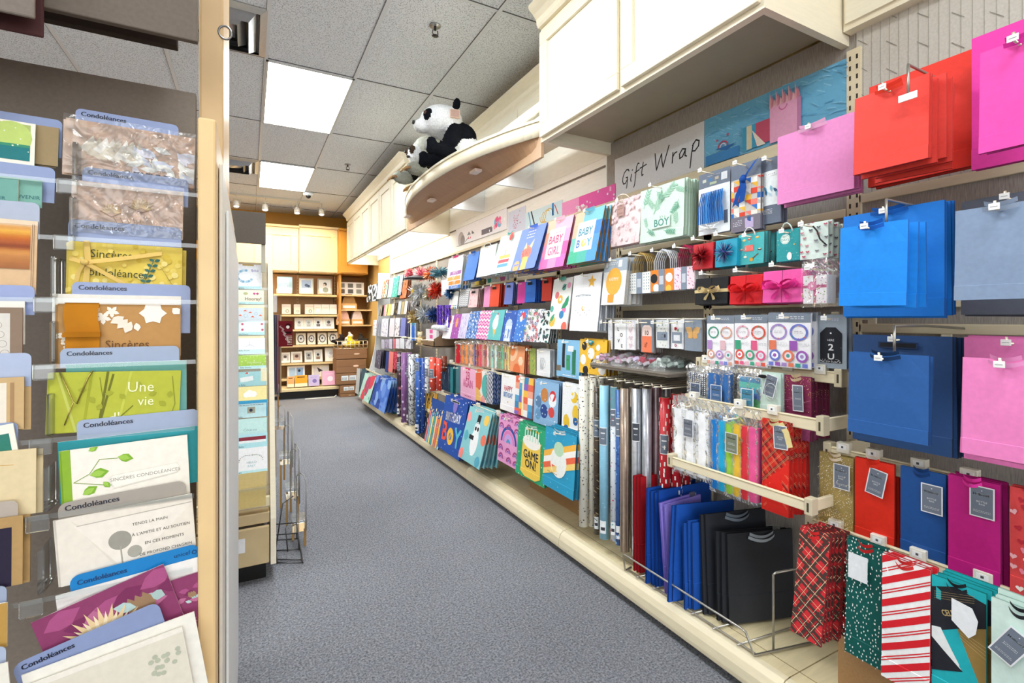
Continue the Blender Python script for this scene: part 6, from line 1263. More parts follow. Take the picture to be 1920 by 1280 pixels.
# brown counter display with pink labels
a = onx(rc('J', 715, 0, 0, 0)[0], 0, 1.50).y; b = onx(rc('J', 855, 0, 0, 0)[0], 0, 1.50).y; z = onx(rc('J', 780, 0, 1085, 0)[0], 630+1085/6.4*0, 1.5).z; z = onx(803, 480+1085/6.4, 1.5).z
t = thing('display_box', 'brown cardboard counter display with pink and white labelled packs at the far shelf', 'display box', (1.50, b, z+.006), (0, 0, 0)); l = a-b
m = MB(); K = L('8a6f55'); m.box(0, .26, 0, .006, 0, .0, K); m.prism([(0, 0), (.26, 0), (.26, .21), (0, .07)], 0, .006, K); m.prism([(0, 0), (.26, 0), (.26, .21), (0, .07)], l-.006, l, K); m.box(0, .26, 0, l, 0, .006, K); m.box(0, .006, 0, l, 0, .05, K); m.box(.254, .26, 0, l, 0, .21, K); m.build('tray', KRAFTM, t)
for k in range(3):
    m = MB(); m.box(.03+.07*k, .055+.07*k, .02, l-.02, .006, .16+.02*k, L('f2eef0')); [m.box(.0295+.07*k, .03+.07*k, l*.35, l*.6, .02+.05*q, .055+.05*q, L('ee5aa8')) for q in range(3)]; m.build('pack', GLOSS, t)
m = MB(); m.box(1.47, W-.03, b-.03, a+.12, z-.006, z+.004, L('7a6a58')); tag(m.build('bracket_shelf', LAMI), 'brown grey shelf under the far cardboard display box', 'shelf')
U, _, V, _2 = rc('J', 900, 0, 860, 0); p = onx(U, V, 1.55)
for k in range(4):
    m = MB(); m.tube([(-.035+.0, 0, 0), (.035, 0, 0)], .028, L('d8dcde'), 14); o = m.build('ribbon_spool', TISSUE, None, (p.x, p.y+.07-.075*k, p.z), (0, 0, -PI/2)); tag(o, 'silver white ribbon spool in the row above the brown display box', 'ribbon spool', 'silver ribbon spools')
m = MB(); m.tube([(p.x, p.y+.14, p.z), (p.x, p.y-.20, p.z)], .004, L('b8b4ac'), 6); m.tube([(p.x, p.y+.14, p.z), (W-.03, p.y+.14, p.z)], .004, L('b8b4ac'), 6); tag(m.build('spool_rod', METAL), 'thin rod carrying the silver ribbon spools', 'rail')
F4 = 'in the fourth row at the far end'
for s_, a, b, c, d, cl in [('thin grey lilac pack', 225, 262, 1000, 1108, 'c8c4d4'), ('violet grey pack', 268, 312, 998, 1108, pat('a8a0b8', ['6a6480', 'e0dce8'], 'dash', 10, .1)), ('pale lilac pack', 316, 352, 996, 1108, 'd8d0e0'), ('rose red pack', 364, 392, 994, 1108, 'e0808c'), ('white and pink pack', 398, 440, 992, 1108, 'ece4ec'), ('white clear topped pack', 446, 500, 985, 1110, 'e8ecf0'), ('grey white pouch pack', 506, 580, 1000, 1110, pat('dcdce2', ['8a8494', 'f6f6f8'], 'dots', 20, .08))]:
    pile(s_, F4, 'J', a, b, c, d, 1.58, cl, 2, 'a8a4b0', dx=.02, hk=False, name='gift_tag_pack', cat='gift tags')
F5 = 'in the fifth row at the far end'
for s_, a, b, c, d, cl, n_, tl in [('charcoal patterned bag', 292, 358, 175, 385, pat('5a5668', ['8a8698', 'c8c8d0'], 'dash', 12, .08), 5, 6), ('midnight blue bag', 412, 446, 190, 430, '2c4488', 1, 4), ('coral pink bag', 448, 500, 185, 430, 'f28880', 4, 3), ('raspberry red bag', 506, 545, 190, 395, pat('c83050', ['f0a0b0'], 'dots', 14, .06), 3, 3)]:
    pile(s_, F5, 'K', a, b, c, d, 1.56, cl, n_, '1c1c28', tilt=tl, dx=.025, hk=False)
F6 = 'in the bottom row at the far end'
def melon(A): A.bg('b4ded0'); A.circ(.75, .12, .2, 'd84858'); A.circ(.5, .45, .2, 'b8486a'); A.circ(.35, .9, .16, 'd84858'); A.dots(8, .03, ['e8f4ee', '58a890'])
pile('mint bag printed with watermelon slices', F6, 'K', 160, 290, 465, 770, 1.44, melon, 3, '1c1c20', tilt=16, roll=0, dx=.03, handle='ribbon', hc='e0ece8')
pile('dark teal bag', F6+', left of the watermelon bag', 'K', 120, 180, 400, 620, 1.50, '3a5a6c', 3, '24343c', tilt=6, dx=.03, hk=False)
pile('pale grey flat bag', F6+', leftmost of all', 'K', 60, 100, 390, 690, 1.48, 'c4ccd0', 2, '9aa4a8', tilt=4, dx=.03, hk=False)
pile('deep blue watercolour bag', F6, 'K', 300, 480, 500, 870, 1.42, lambda A: (A.bg('2f5cb8'), A.scat(lambda x, y: A.circ(x, y, .12, A.R.choice(['4a78d0', '6a94dc', '24489c', '88b0e4']), 10), 16, .12)), 4, '1c2c5c', tilt=13, dx=.03, handle='ribbon', hc='c8d4e8')
prail('cream price rail at the far end over the watermelon bag', 686, 702, 745, 706, 1.52, (.3, .7), h=.02)
m = MB(); p = onx(735, 775, 1.5); tag((m.box(1.50, 1.72, p.y-.05, p.y+.12, .127, .24, L('1f6478')), m.build('storage_box', PAPER))[-1], 'dark teal box on the base deck beside the purple wrap rolls', 'box')
# far rolls
for s_, pl, u, vt, vb, X, art, r_, kw in [
    ('dark plum floral gift wrap roll', 'leftmost of the far rolls', 572, 190, 960, 1.46, lambda A: (A.bg('342432'), A.scat(lambda x, y: A.flower(x, y, .12, A.R.choice(['8a4a68', 'c8a8b8', '5a3a50']), 'e8d0a0'), 40, .3)), .028, dict(lab_at=.16, n=2)),
    ('purple gift wrap roll with silver bells', 'right of the dark plum roll', 628, 198, 1030, 1.46, lambda A: (A.bg('8a5a94'), A.dots(60, .06, ['d8c8e0', 'b898c4'], .22)), .034, dict(label_col=None, price=False, n=2)),
    ('slim violet grey gift wrap roll', 'between the purple and the white scribble rolls', 672, 220, 1040, 1.48, lambda A: (A.bg('5c4a74'), A.dots(30, .05, ['8a7aa0'], .2)), .014, dict(lab_at=.2)),
    ('white gift wrap roll with black scribbles', 'in the middle of the far rolls', 715, 215, 1065, 1.46, lambda A: (A.bg('eceef0'), A.dashes(130, .2, .03, ['2a2c34', '5a5c66'], .4, 1.2, .1)), .032, dict(label_col=None, price=False, n=2)),
    ('wide cobalt snowflake gift wrap roll', 'far rolls, with a white price label', 800, 262, 1160, 1.45, lambda A: (A.bg('2a5cb0'), A.dots(90, .04, ['dfe8f8', '6a94d8', '88b4f0'], .14)), .034, dict(lab_at=.05, n=2)),
    ('dark cobalt gift wrap roll', 'right of the wide cobalt roll', 856, 262, 1150, 1.47, lambda A: (A.bg('1f489c'), A.dots(70, .04, ['dfe8f8', '5a84cc'], .16)), .022, dict(label_col=None, price=False)),
    ('white gift wrap roll with grey print', 'left of the red far roll', 908, 250, 680, 1.50, lambda A: (A.bg('eceeee'), A.dashes(70, .14, .05, ['5a6470', '9aa4ac'], .5, 1, .16)), .028, dict(lab_at=.3)),
    ('orange red gift wrap roll with white dots', 'far rolls, left one of two', 975, 250, 650, 1.50, lambda A: (A.bg('e04a34'), A.dots(60, .05, ['f6ece4', 'c8dce4'], .2)), .034, dict(lab_at=.35, price=False)),
    ('second orange red gift wrap roll', 'far rolls, right one of two', 1045, 262, 650, 1.50, lambda A: (A.bg('da4030'), A.dots(50, .05, ['f6ece4'], .22)), .026, dict(label_col=None, price=False)),
    ('dark rust gift wrap roll', 'far rolls, last before the navy bags', 1100, 240, 420, 1.56, lambda A: (A.bg('8a3c28'), A.dots(30, .05, ['e0b8a0'], .22)), .03, dict(label_col=None, price=False))]:
    U, _, VT, VB = rc('K', u, u, vt, vb); roll(s_, pl, U, VT, VB, X, art, r_, **kw)
for k in range(6):
    y = onx(748+13*k, 660, 1.5).y; m = MB(); m.tube([(1.45, y, 1.05), (W-.03, y, 1.05)], .004, CREAMP, 6); tag(m.build('long_peg', METAL), 'long cream peg above the far gift wrap rolls', 'hook', 'long pegs above the far gift wrap rolls')
# ================================================================== NEAR LEFT CARD RACK
ZR = {'a': (0, 0, 2.6667), 'b': (0, 400, 2.6667), 'c': (0, 800, 2.6667)}
def flatc(name, parent, u0, u1, vt, vb, Y, art, thick=.0015, mat=None, roll=0, corner=.0, hmul=1, zoff=0, base='e8e4dc', lean=.8, S=None):
    """a card standing in the rack: spans photo columns u0..u1 at top row vt (height down to vb) on the plane Y"""
    if S: k, ox, oy = S; u0, u1, vt, vb = ox+u0/k, ox+u1/k, oy+vt/k, oy+vb/k
    uc = (u0+u1)/2; a, b, c = ony(u0, vt, Y), ony(u1, vt, Y), ony(uc, vt, Y); d = ony(uc, vb, Y); wd = b.x-a.x; h = c.z-d.z
    A = Art(wd, h, int(u0*7+vt)); 
    if isinstance(art, str): A.bg(art)
    else: art(A)
    m = MB(); c0 = A.P[0][1] if A.P else L(base)
    if corner:
        pts = []; 
        for cx_, cz, a0 in ((wd/2-corner, -corner, 0), (-wd/2+corner, -corner, PI/2)):
            for q in range(5): t_ = a0+PI/2*q/4; pts.append((cx_+corner*math.cos(t_), cz+corner*math.sin(t_)))
        pts += [(-wd/2, -h), (wd/2, -h)]; m.prism(pts, 0, thick, c0)
        A.P = A.P[1:]
    else: m.box(-wd/2, wd/2, 0, thick, -h, 0, L(base)); m.poly([(-wd/2, -.0002, 0), (-wd/2, -.0002, -h), (wd/2, -.0002, -h), (wd/2, -.0002, 0)], c0); A.P = A.P[1:]
    A.onto(m)
    return m.build(name, mat or PAPER, parent, ((a.x+b.x)/2, Y, c.z), (-math.radians(lean), math.radians(roll), 0))
def divider(txt='Condoléances', col='8795bc', tc='1c1e30', tx=.05, size=.052, tz=.03, extra=None):
    def f(A):
        A.bg(col); k = size/.7; A.text(txt, tx, (tz+size)/A.A, size, tc, mid=False)
        # bolder lettering
        for d_ in (.0022, .0044): A.text(txt, tx+d_, (tz+size)/A.A, size, tc, mid=False)
        if extra: extra(A)
    return f
Z1 = (2.6667, 0, 0); Z2 = (2.6667, 0, 400); Z3 = (2.6667, 0, 800)
YT = [1.06, 1.05, 1.035, 1.02, 1.005, .99, .975, .96, .945]
CC = 'card tab'
def tabbed(lab, u0, u1, vt, vb, Y, f, S, roll=0, corner=.008):
    o = flatc('divider_card', None, u0, u1, vt, vb, Y, f, .001, GLOSS, roll, corner, S=S); return tag(o, lab, 'divider card')
def card(lab, u0, u1, vt, vb, Y, f, S, roll=0, mat=None, n=1, sidec=None, name='greeting_card', parts=None, thick=.002, cat='greeting card'):
    o = flatc(name, None, u0, u1, vt, vb, Y, f, thick, mat, roll, S=S, base=sidec or 'ece6da')
    if parts: parts(o)
    tag(o, lab, cat)
    for k in range(1, n):
        q = bpy.data.objects.new(name, o.data); C.objects.link(q); q.location = o.location+Vector((.004*k*(-1 if k % 2 else .6), .005*k, -.0015*k)); q.rotation_euler = o.rotation_euler
        tag(q, 'further copies behind the '+' '.join(lab.split()[:9]), cat, 'copies of the '+' '.join(lab.split()[:9]))
    return o
# ---- row 1
tabbed('blue tab card reading Condoléances, topmost in the rack', 378, 893, 583, 800, 1.062, divider(), Z1, 1.2)
def k1(A):
    A.bg('c9a58c'); A.rect(0, 0, .15, 1, 'd0b098')
    for k in range(8): A.tri((.1+.05*k, .5+.1*(k % 2)), (.2+.05*k, .25), (.26+.05*k, .7), ['e8dcc8', 'd9c8ae', 'f0e8dc'][k % 3])
    for k in range(26): A.leaf(.45+.5*A.R.random(), .3+.5*A.R.random(), .16, .03, A.R.uniform(-.5, 1.6), A.R.choice(['f2efe6', 'e9e4f0', 'd8dceb', 'f8f4ea']))
    A.words(.45, .85, .82, .035, '3a3040', 1)
o = card('kraft condolence card in crinkled clear film, topmost card', 330, 975, 640, 905, 1.05, k1, Z1, 1.2, n=2)
cello_m = MB(); R = random.Random(2)
def film(o, seed, puff=.004, fx=1.02):
    bb = [Vector(q) for q in o.bound_box]; x0 = min(q.x for q in bb)*fx; x1 = max(q.x for q in bb)*fx; z0 = min(q.z for q in bb); z1 = .006; R = random.Random(seed); m = MB(); nx, nz = 14, 8; vs = []; fs = []
    for i in range(nz+1):
        for k in range(nx+1): vs.append((x0+(x1-x0)*k/nx, -.004-R.random()*puff, z1+(z0-z1)*i/nz))
    for i in range(nz):
        for k in range(nx): a = i*(nx+1)+k; fs.append((a, a+nx+1, a+nx+2, a+1))
    m.faces(vs, fs, (1, 1, 1)); m.build('clear_film', CELLO, o)
film(o, 4)
# ---- row 2
tabbed('blue tab card reading Condoléances, second from the top', 412, 943, 865, 1010, 1.045, divider(size=.05), Z1, 1.0)
def flow(A):
    A.bg('d8b49c')
    for cx, cy, s_ in ((.33, .55, .1), (.6, .42, .12)):
        for k in range(9): a = -PI+PI*k/8; A.leaf(cx, cy, s_, s_*.22, a, 'c8a070'); A.leaf(cx, cy, s_*.85, s_*.15, a, 'e0c090')
        A.line([(cx-s_, cy), (cx, cy+.1), (cx+s_, cy)], .006, '8a6438')
    for k in range(5): A.line([(.35+.06*k, .65), (.42+.05*k, .9)], .005, '9a7448')
o = card('rose kraft condolence card with carved flowers, second from the top', 370, 917, 930, 1180, 1.035, flow, Z1, .8, n=2); film(o, 5, .003)
# ---- row 3
tabbed('blue tab card reading Condoléances, third from the top', 342, 908, 50, 190, 1.03, divider(tz=.035), Z2, .6)
def yel3(A):
    A.bg('dcc254'); A.dots(60, .03, ['e4cc68', 'd0b440', 'e8d684'], .05); S_ = 'sincères'
    A.text('Sincères', .36, .28, .085, '3c4020', sx=.9, rot=.02); A.text('condoléances', .40, .62, .085, '3c4020', sx=.85, rot=.03)
    A.line([(.60, .98), (.68, .55), (.74, .25)], .006, '4a6a58')
    for k in range(7): A.leaf(.62+.02*k, .9-.1*k, .06, .018, -.4, '2f5f54'); A.leaf(.62+.02*k, .9-.1*k, .055, .016, -2.6, '3a6a5c')
    A.line([(.8, .4), (.93, .8)], .004, '8a7a30')
def rib3(o):
    m = MB(); c = L('d8b86a'); x = min(q[0] for q in o.bound_box)+.022
    m.strip([(x, -.003, .002), (x+.003, -.006, -.03), (x, -.004, -.07)], (.004, 0, 0), c); m.strip([(x-.02, -.006, -.028), (x, -.01, -.034), (x+.05, -.008, -.024), (x+.10, -.004, -.012)], (0, .001, .0035), c); m.strip([(x, -.01, -.034), (x+.025, -.008, -.05), (x+.05, -.004, -.066)], (.001, 0, .003), c); m.strip([(x, -.01, -.034), (x-.008, -.008, -.05), (x-.012, -.004, -.068)], (.003, 0, .001), c); m.ball((x, -.01, -.034), (.006, .004, .005), c, 8, 6); m.build('ribbon', TISSUE, o)
card('yellow card reading Sincères condoléances with a raffia ribbon', 345, 912, 155, 420, 1.02, yel3, Z2, .5, n=3, sidec='d0b850', parts=rib3)
# ---- row 4
tabbed('blue tab card reading Condoléances, fourth from the top', 360, 952, 350, 600, 1.012, divider(size=.048), Z2, .3)
card('white envelope behind the brown card with white blossoms', 262, 905, 408, 720, 1.010, 'eae4da', Z2, .2, name='envelope', cat='envelope')
def br4(A):
    A.bg('b98a50')
    for cx, cy, r_ in ((.28, .15, .05), (.35, .22, .05), (.42, .12, .045)): [A.leaf(cx, cy, r_*1.4, r_*.4, PI*2*k/5+.3, 'efe6d8') for k in range(5)]
    for k in range(6): A.leaf(.76, .14, .12, .045, PI*2*k/6, 'f2ebe0'); 
    for k in range(3): A.leaf(.52+.03*k, .2+.04*k, .13, .04, 2.6-.3*k, 'eadfce')
    A.leaf(.62, .3, .09, .03, 1.4, 'efe6d8'); A.leaf(.93, .05, .09, .04, .8, 'f2ebe0'); [A.flower(.04+.02*k, .5+.1*k, .035, 'efe2cf', 'c8a070') for k in range(3)]
    A.text('Sincères', .55, .72, .085, '6a4420', sx=.9); A.text('condoléances', .56, 1.0, .07, '6a4420')
def rib4(o):
    m = MB(); x = min(q[0] for q in o.bound_box)+.03
    m.strip([(x, -.002, .002), (x-.001, -.007, -.02), (x+.002, -.006, -.045), (x, -.003, -.085)], (.021, 0, 0), L('b8761c')); m.box(x-.022, x+.024, -.010, -.006, -.052, -.044, L('a86a14')); m.build('ribbon', TISSUE, o)
card('brown card with white blossoms reading Sincères, gold ribbon on its left', 288, 903, 455, 760, 1.0, br4, Z2, .1, parts=rib4, sidec='b08448', n=2)
# ---- row 5
tabbed('blue tab card reading Condoléances, fifth from the top', 300, 896, 668, 760, .990, divider(size=.045, col='93a2bc'), Z2, -.3)
card('teal envelope behind the green card', 330, 932, 745, 1010, .988, '6aa8a0', Z2, -.3, name='envelope', cat='envelope')
def gr5(A):
    A.bg('b4b83c')
    for x0, x1, c in ((.05, .2, 'c4c860'), (.3, .25, 'a2a62c'), (.42, .36, '6a6c18'), (.6, .5, 'c0c44c')): A.line([(x0, 0), (x1, 1)], .02, c)
    A.line([(.46, .05), (.36, .98)], .018, '6a6c1c'); A.line([(.42, .98), (.62, .6)], .01, '7a7c20'); A.line([(.36, .1), (.4, .6)], .006, '7a7c20'); A.line([(.93, .1), (.96, .6), (.9, .95)], .008, '8a8c2c')
    for k in range(9): A.leaf(.2+.09*k, .3+.3*((k*7) % 5)/5, .07, .025, k, 'a0a430')
    A.text('Une', .68, .36, .1, 'eef0c0', sx=.9); A.text('vie', .72, .6, .09, 'eef0c0', sx=.9); A.text("d'amour", .66, .88, .1, 'eef0c0', sx=.95)
def cord5(o):
    m = MB(); x = min(q[0] for q in o.bound_box); m.tube([(x+.012, -.002, .0), (x+.03, -.006, -.045), (x+.034, -.006, -.048), (x+.045, -.004, -.01), (x+.05, -.002, .002)], .0012, L('a89a50'), 6); m.tube([(x+.03, -.006, -.045), (x+.02, -.004, -.08)], .001, L('a89a50'), 6); m.build('gold_cord', METAL, o)
card("green card with gold cord reading Une vie d'amour", 250, 905, 790, 1080, .983, gr5, Z2, 1.6, n=3, sidec='a8ac38', parts=cord5)
# ---- row 6
tabbed('blue tab card reading Condoléances, sixth from the top', 382, 990, 1005, 1100, .978, divider(size=.048, col='98a5c0'), Z2, -1.8)
card('teal envelope behind the white card with green buds', 287, 992, 35, 330, .976, '2f9aa4', Z3, -2.2, name='envelope', cat='envelope')
def wb6(A):
    A.bg('eee8dc'); A.rect(0, 0, .065, 1, '8ab030'); A.line([(.08, .5), (.2, .4), (.28, .2), (.42, .22)], .006, '7a9a30'); A.line([(.08, .5), (.3, .6), (.36, .62)], .006, '7a9a30')
    for x, y, l, a in ((.42, .2, .13, .3), (.2, .42, .15, -.1), (.14, .7, .13, -.5), (.3, .55, .08, .9), (.08, .85, .12, -.1), (.2, .05, .08, -.4)): A.leaf(x, y, l, l*.32, a, '7fae30'); A.leaf(x, y, l*.8, l*.2, a, '9cc450')
    A.add([(.34, .52*A.A), (.37, .47*A.A), (.9, .42*A.A), (.93, .5*A.A), (.9, .58*A.A), (.38, .68*A.A)], 'e2dccf'); A.add([(.35, .52*A.A), (.378, .48*A.A), (.895, .43*A.A), (.925, .5*A.A), (.895, .57*A.A), (.385, .66*A.A)], 'f1ece1')
    A.text('SINCÈRES CONDOLÉANCES', .64, .56, .032, '8a8478', rot=-.02); A.leaf(.8, .86, .06, .02, .2, '7fae30')
card('white card with green buds reading SINCÈRES CONDOLÉANCES', 305, 936, 80, 400, .966, wb6, Z3, -2.6, n=2)
# ---- row 7
tabbed('taupe tab card reading Condoléances', 285, 927, 325, 460, .958, divider(size=.05, col='a39a90', tz=.03), Z3, -4, .012)
def cr7(A):
    A.bg('e6ddd0'); A.tri((.1, .05), (.42, 1), (.7, 1), 'ded5c6'); A.tri((.12, .14), (1, .14), (.45, .98), 'eae2d6'); A.line([(.14, .15), (.99, .13)], .008, 'b8b0a4'); A.circ(.43, .5, .085, '9a968c', 22); A.line([(.43, .6), (.435, .9)], .012, 'a8a294'); A.circ(.53, .72, .055, 'a8a498', 18)
    for k, tx in enumerate(["TENDS LA MAIN", "À L'AMITIÉ ET AU SOUTIEN", 'EN CES MOMENTS', 'DE PROFOND CHAGRIN.']): A.text(tx, [.66, .74, .76, .77][k], .32+.165*k, .026, '4a4640', sx=1.0)
card('cream condolence card with grey round trees and French verse', 275, 960, 400, 720, .95, cr7, Z3, -4, n=2)
# ---- row 8
tabbed('bright blue tab card with Condoléances and unicef', 343, 992, 665, 800, .942, divider(size=.045, col='0f7cc0', tc='173a6c', tz=.05, extra=lambda A: (A.text('unicef', .86, .085/A.A, .04, '123a6a'), A.ring(.96, .075/A.A, .022, .014, '123a6a', 10))), Z3, -5.5, .012)
card('white envelope edge behind the purple flower card', 275, 990, 748, 960, .938, 'ece8e4', Z3, -5.5, name='envelope', cat='envelope')
def pf8(A):
    A.bg('8a3a64')
    for k in range(9): A.leaf(.05+.12*k, .25+.1*(k % 3), .3, .08, -.3+.5*(k % 2), ['a85080', '7a2c58', 'b86a90'][k % 3])
    for x in (.66, .72, .78): A.leaf(x, .3, .22, .05, 1.4, '9a7a5c'); A.leaf(x+.05, .4, .12, .05, .6, 'a8c0bc')
    A.leaf(.7, .5, .18, .05, 3.6, 'b4ccca')
    for k in range(22): a = PI+PI*k/21; A.leaf(.42, .86, .3+.06*(k % 2), .024, a, ['f0dcb8', 'e4c898'][k % 2])
    for k in range(12): A.leaf(.42, .86, .18, .02, PI+PI*k/11, ['b05070', 'f4e4c8'][k % 2])
card('magenta card with a big pale chrysanthemum, slipped sideways', 135, 830, 830, 1130, .93, pf8, Z3, -17, n=1, sidec='c8a8b0')
card('magenta leaf card at the right behind the chrysanthemum card', 800, 995, 755, 1030, .934, pf8, Z3, -8, n=3, sidec='c8a8b0')
# ---- row 9
tabbed('blue tab card reading Condoléances, lowest and tilted', 40, 800, 1030, 1300, .918, divider(size=.042, tz=.03), Z3, -15, .012)
def cr9(A): A.bg('ddd6c6'); A.rect(.0, .0, 1, .06, 'eae4d8'); A.scat(lambda x, y: A.circ(.75+.2*x, .2+.3*y, .02, 'b4b8a4', 8) if True else None, 14, .1)
card('white envelope behind the lowest beige card', 100, 975, 1080, 1500, .912, 'eae6dc', Z3, -9, name='envelope', cat='envelope')
card('lowest beige card with a faint grey green wreath', 120, 915, 1145, 1560, .905, cr9, Z3, -9)
# ---- left column, cut by the picture edge
ZL = (2.4615, 0, 200); ZM = (2.2069, 0, 700)
LC = 'in the left column'
def tab2(lab, u0, u1, vt, vb, Y, S, c='8795bc', roll=0): return tabbed(lab, u0, u1, vt, vb, Y, lambda A: A.bg(c), S, roll)
tab2('blank blue tab card, top of the left column', -300, 288, 18, 200, 1.06, ZL, roll=1)
def land(A): A.bg('e9e4d6'); A.rect(.03, .05, .95, .55, 'a8b86a'); A.circ(.75, .35, .22, 'b8cc70'); A.rect(.03, .52, .95, .85, '1f7478'); A.rect(.03, .5, .95, .56, '3a8a6a'); A.dots(20, .01, ['d8e4c8'])
card('green and teal landscape card at the top left', -300, 165, 45, 260, 1.045, land, ZL, 1.2, n=2, sidec='7a9a8c')
card('brown card edge right of the green landscape card', 150, 272, 90, 270, 1.052, '9a8460', ZL, 1, n=2, sidec='5f7f78')
tab2('blank blue tab card under the green landscape card', -300, 255, 250, 420, 1.04, ZL, roll=1)
card('pale teal card with letters NIR at the left edge', -300, 85, 315, 450, 1.025, lambda A: (A.bg('6fa498'), A.text('SOUVENIR', .66, .75, .055, '28606a', sx=1)), ZL, .8)
card('second pale teal card with letters NIR', -200, 195, 318, 450, 1.03, lambda A: (A.bg('78aa9c'), A.text('SOUVENIR', .78, .72, .06, '28606a')), ZL, .8, n=2, sidec='a8c8b8')
tab2('pale blue tab card above the orange sunset card', -300, 183, 425, 600, 1.02, ZL, 'a4adc0')
def sunset(A): A.bg('d8b48c'); A.rect(0, .0, 1, .06, 'e4cdb0'); [A.rect(0, .08+.02*k, .93, .1+.02*k, c) for k, c in enumerate(['d8a060', 'd89a50', 'dca04c', 'e0a848', 'dca040', 'd89438', 'cc8030', 'c87428', 'c06a28', 'b86028', 'b05c2c', 'a8582c', '9a4c28', '8a4424', '904a28', 'a86030', 'c07a3c', 'c88848', 'cc8c48', 'c8884a', 'c08048', 'bc7c44', 'b87840', 'b47440', 'b07040', 'ac6c3c', 'a86a3c', 'a4683c', 'a0643a'])]; A.line([(.95, .05), (.95, 1)], .004, '5a3420'); A.line([(.97, .05), (.97, 1)], .004, '5a3420')
card('orange sunset card at the left edge', -300, 175, 510, 860, 1.01, sunset, ZL, 1, n=2, sidec='c8a888')
tab2('blue tab card under the orange sunset card', -300, 160, 820, 960, 1.0, ZL, '8a98c4')
card('white envelope above the brown scroll card', -300, 115, 895, 1100, .995, 'eeeae0', ZL, 0, name='envelope', cat='envelope')
card('brown card with silver scrollwork at the left edge', -300, 105, 925, 1200, .985, lambda A: (A.bg('8a7462'), A.rect(0, .1, .85, .95, 'd8d2ca'), [A.ring(.7+.03*k, .3+.16*k, .05, .056, '8a8078', 12) for k in range(4)]), ZL, 0, n=2, sidec='7a6450')
tab2('pale blue tab card above the kraft edged cards', -300, 145, 1140, 1300, .98, ZL, 'a4b0cc')
card('cards with kraft and white edges at the left', -200, 100, 20, 240, .97, lambda A: (A.bg('c8a878'), A.rect(0, .1, .75, 1, 'e8dccc'), A.rect(.8, .1, .86, 1, 'a8845c')), ZM, 0, n=3, sidec='b89868')
tab2('small blue tab card behind the teal and white card', -200, 75, 210, 330, .965, ZM, '8a98bc', 0)
card('white card with a teal corner tilted at the left edge', -200, 55, 228, 420, .96, lambda A: (A.bg('efeadc'), A.rect(.0, .2, .9, 1, '2f7a6a')), ZM, -8)
card('cream layered cards with rounded corners at the left', -200, 150, 325, 600, .955, lambda A: (A.bg('dcc9a0'), A.line([(.3, .2), (.72, .22)], .01, 'c8964a')), ZM, 0, n=3, sidec='d4bf94')
tab2('taupe tab card above the dark purple card', -200, 75, 540, 640, .945, ZM, 'b0a498')
card('dark purple card in a kraft sleeve at the left edge', -250, 95, 610, 900, .94, lambda A: (A.bg('b08e5c'), A.rect(0, .15, .86, 1, '241c34')), ZM, 0, n=3, sidec='a88850')
tab2('blue tab card under the dark purple card', -250, 28, 900, 1010, .93, ZM, '98a4bc')
card('golden kraft card at the lower left edge', -250, 30, 975, 1160, .92, 'b89048', ZM, 0, n=2)
tab2('blue tab card at the lowest left corner', -250, 25, 1155, 1260, .91, ZM, 'a8b4cc')
card('white card at the lowest left corner', -250, 32, 1235, 1400, .9, 'e8e4d8', ZM, -4)
# ---- the rack itself
rk = thing('card_rack', 'near left greeting card rack with grey brown sign boards and a cream side panel', 'display rack', (0, 0, 0))
m = MB(); m.box(-1.35, -.098, 1.20, 1.22, .15, 1.715, L('7f756b')); m.build('back_panel', KRAFTM, rk)
m = MB(); m.bbox(-1.35, -.078, .985, .998, 1.72, 2.1, L('6c6259'), .002); m.build('sign_board', KRAFTM, rk)
m = MB(); m.bbox(-1.35, -.119, 1.10, 1.12, 1.757, 1.80, L('3a302c'), .002); m.build('shadow_board', KRAFTM, rk)  # shade over this rear board is put into its dark colour
m = MB(); m.bbox(-.8, -.268, .93, .936, 1.675, 1.9, L('7a7068'), .012); m.build('corner_tab', KRAFTM, rk); m = MB(); m.bbox(-.8, -.27, 1.0-.03, 1.006-.03, 1.668, 1.74, L('4a2c2c'), .012); m.build('corner_tab', KRAFTM, rk)
m = MB(); m.bbox(-.0735, -.048, .93, 2.02, .02, 1.575, L('dfbf8c'), .004); m.build('side_panel', LAMI, rk)
m = MB(); m.bbox(-.047, -.041, .99, 2.03, .02, 1.52, L('dedad0'), .002); m.bbox(-.0405, -.0355, 1.10, 2.05, .02, 1.46, L('e9ebe9'), .002); m.build('side_cladding', PAINTED, rk)
m = MB(); m.bbox(-.094, -.049, 1.21, 1.55, 1.40, 2.16, L('d2b285'), .006); m.build('upper_post', LAMI, rk)
for z in (2.02, 1.86):
    m = MB(); q = [( -.046+.012*math.cos(a), 1.21, z+.014*math.sin(a)) for a in [k*PI/8 for k in range(16)]]; m.tube(q, .0022, L('8a8a88'), 6, True); m.build('ring_hook', METAL, rk)
m = MB(); m.bbox(-1.35, -.098, .86, 1.2, .1, .14, L('c8b088')); m.build('base_shelf', LAMI, rk)
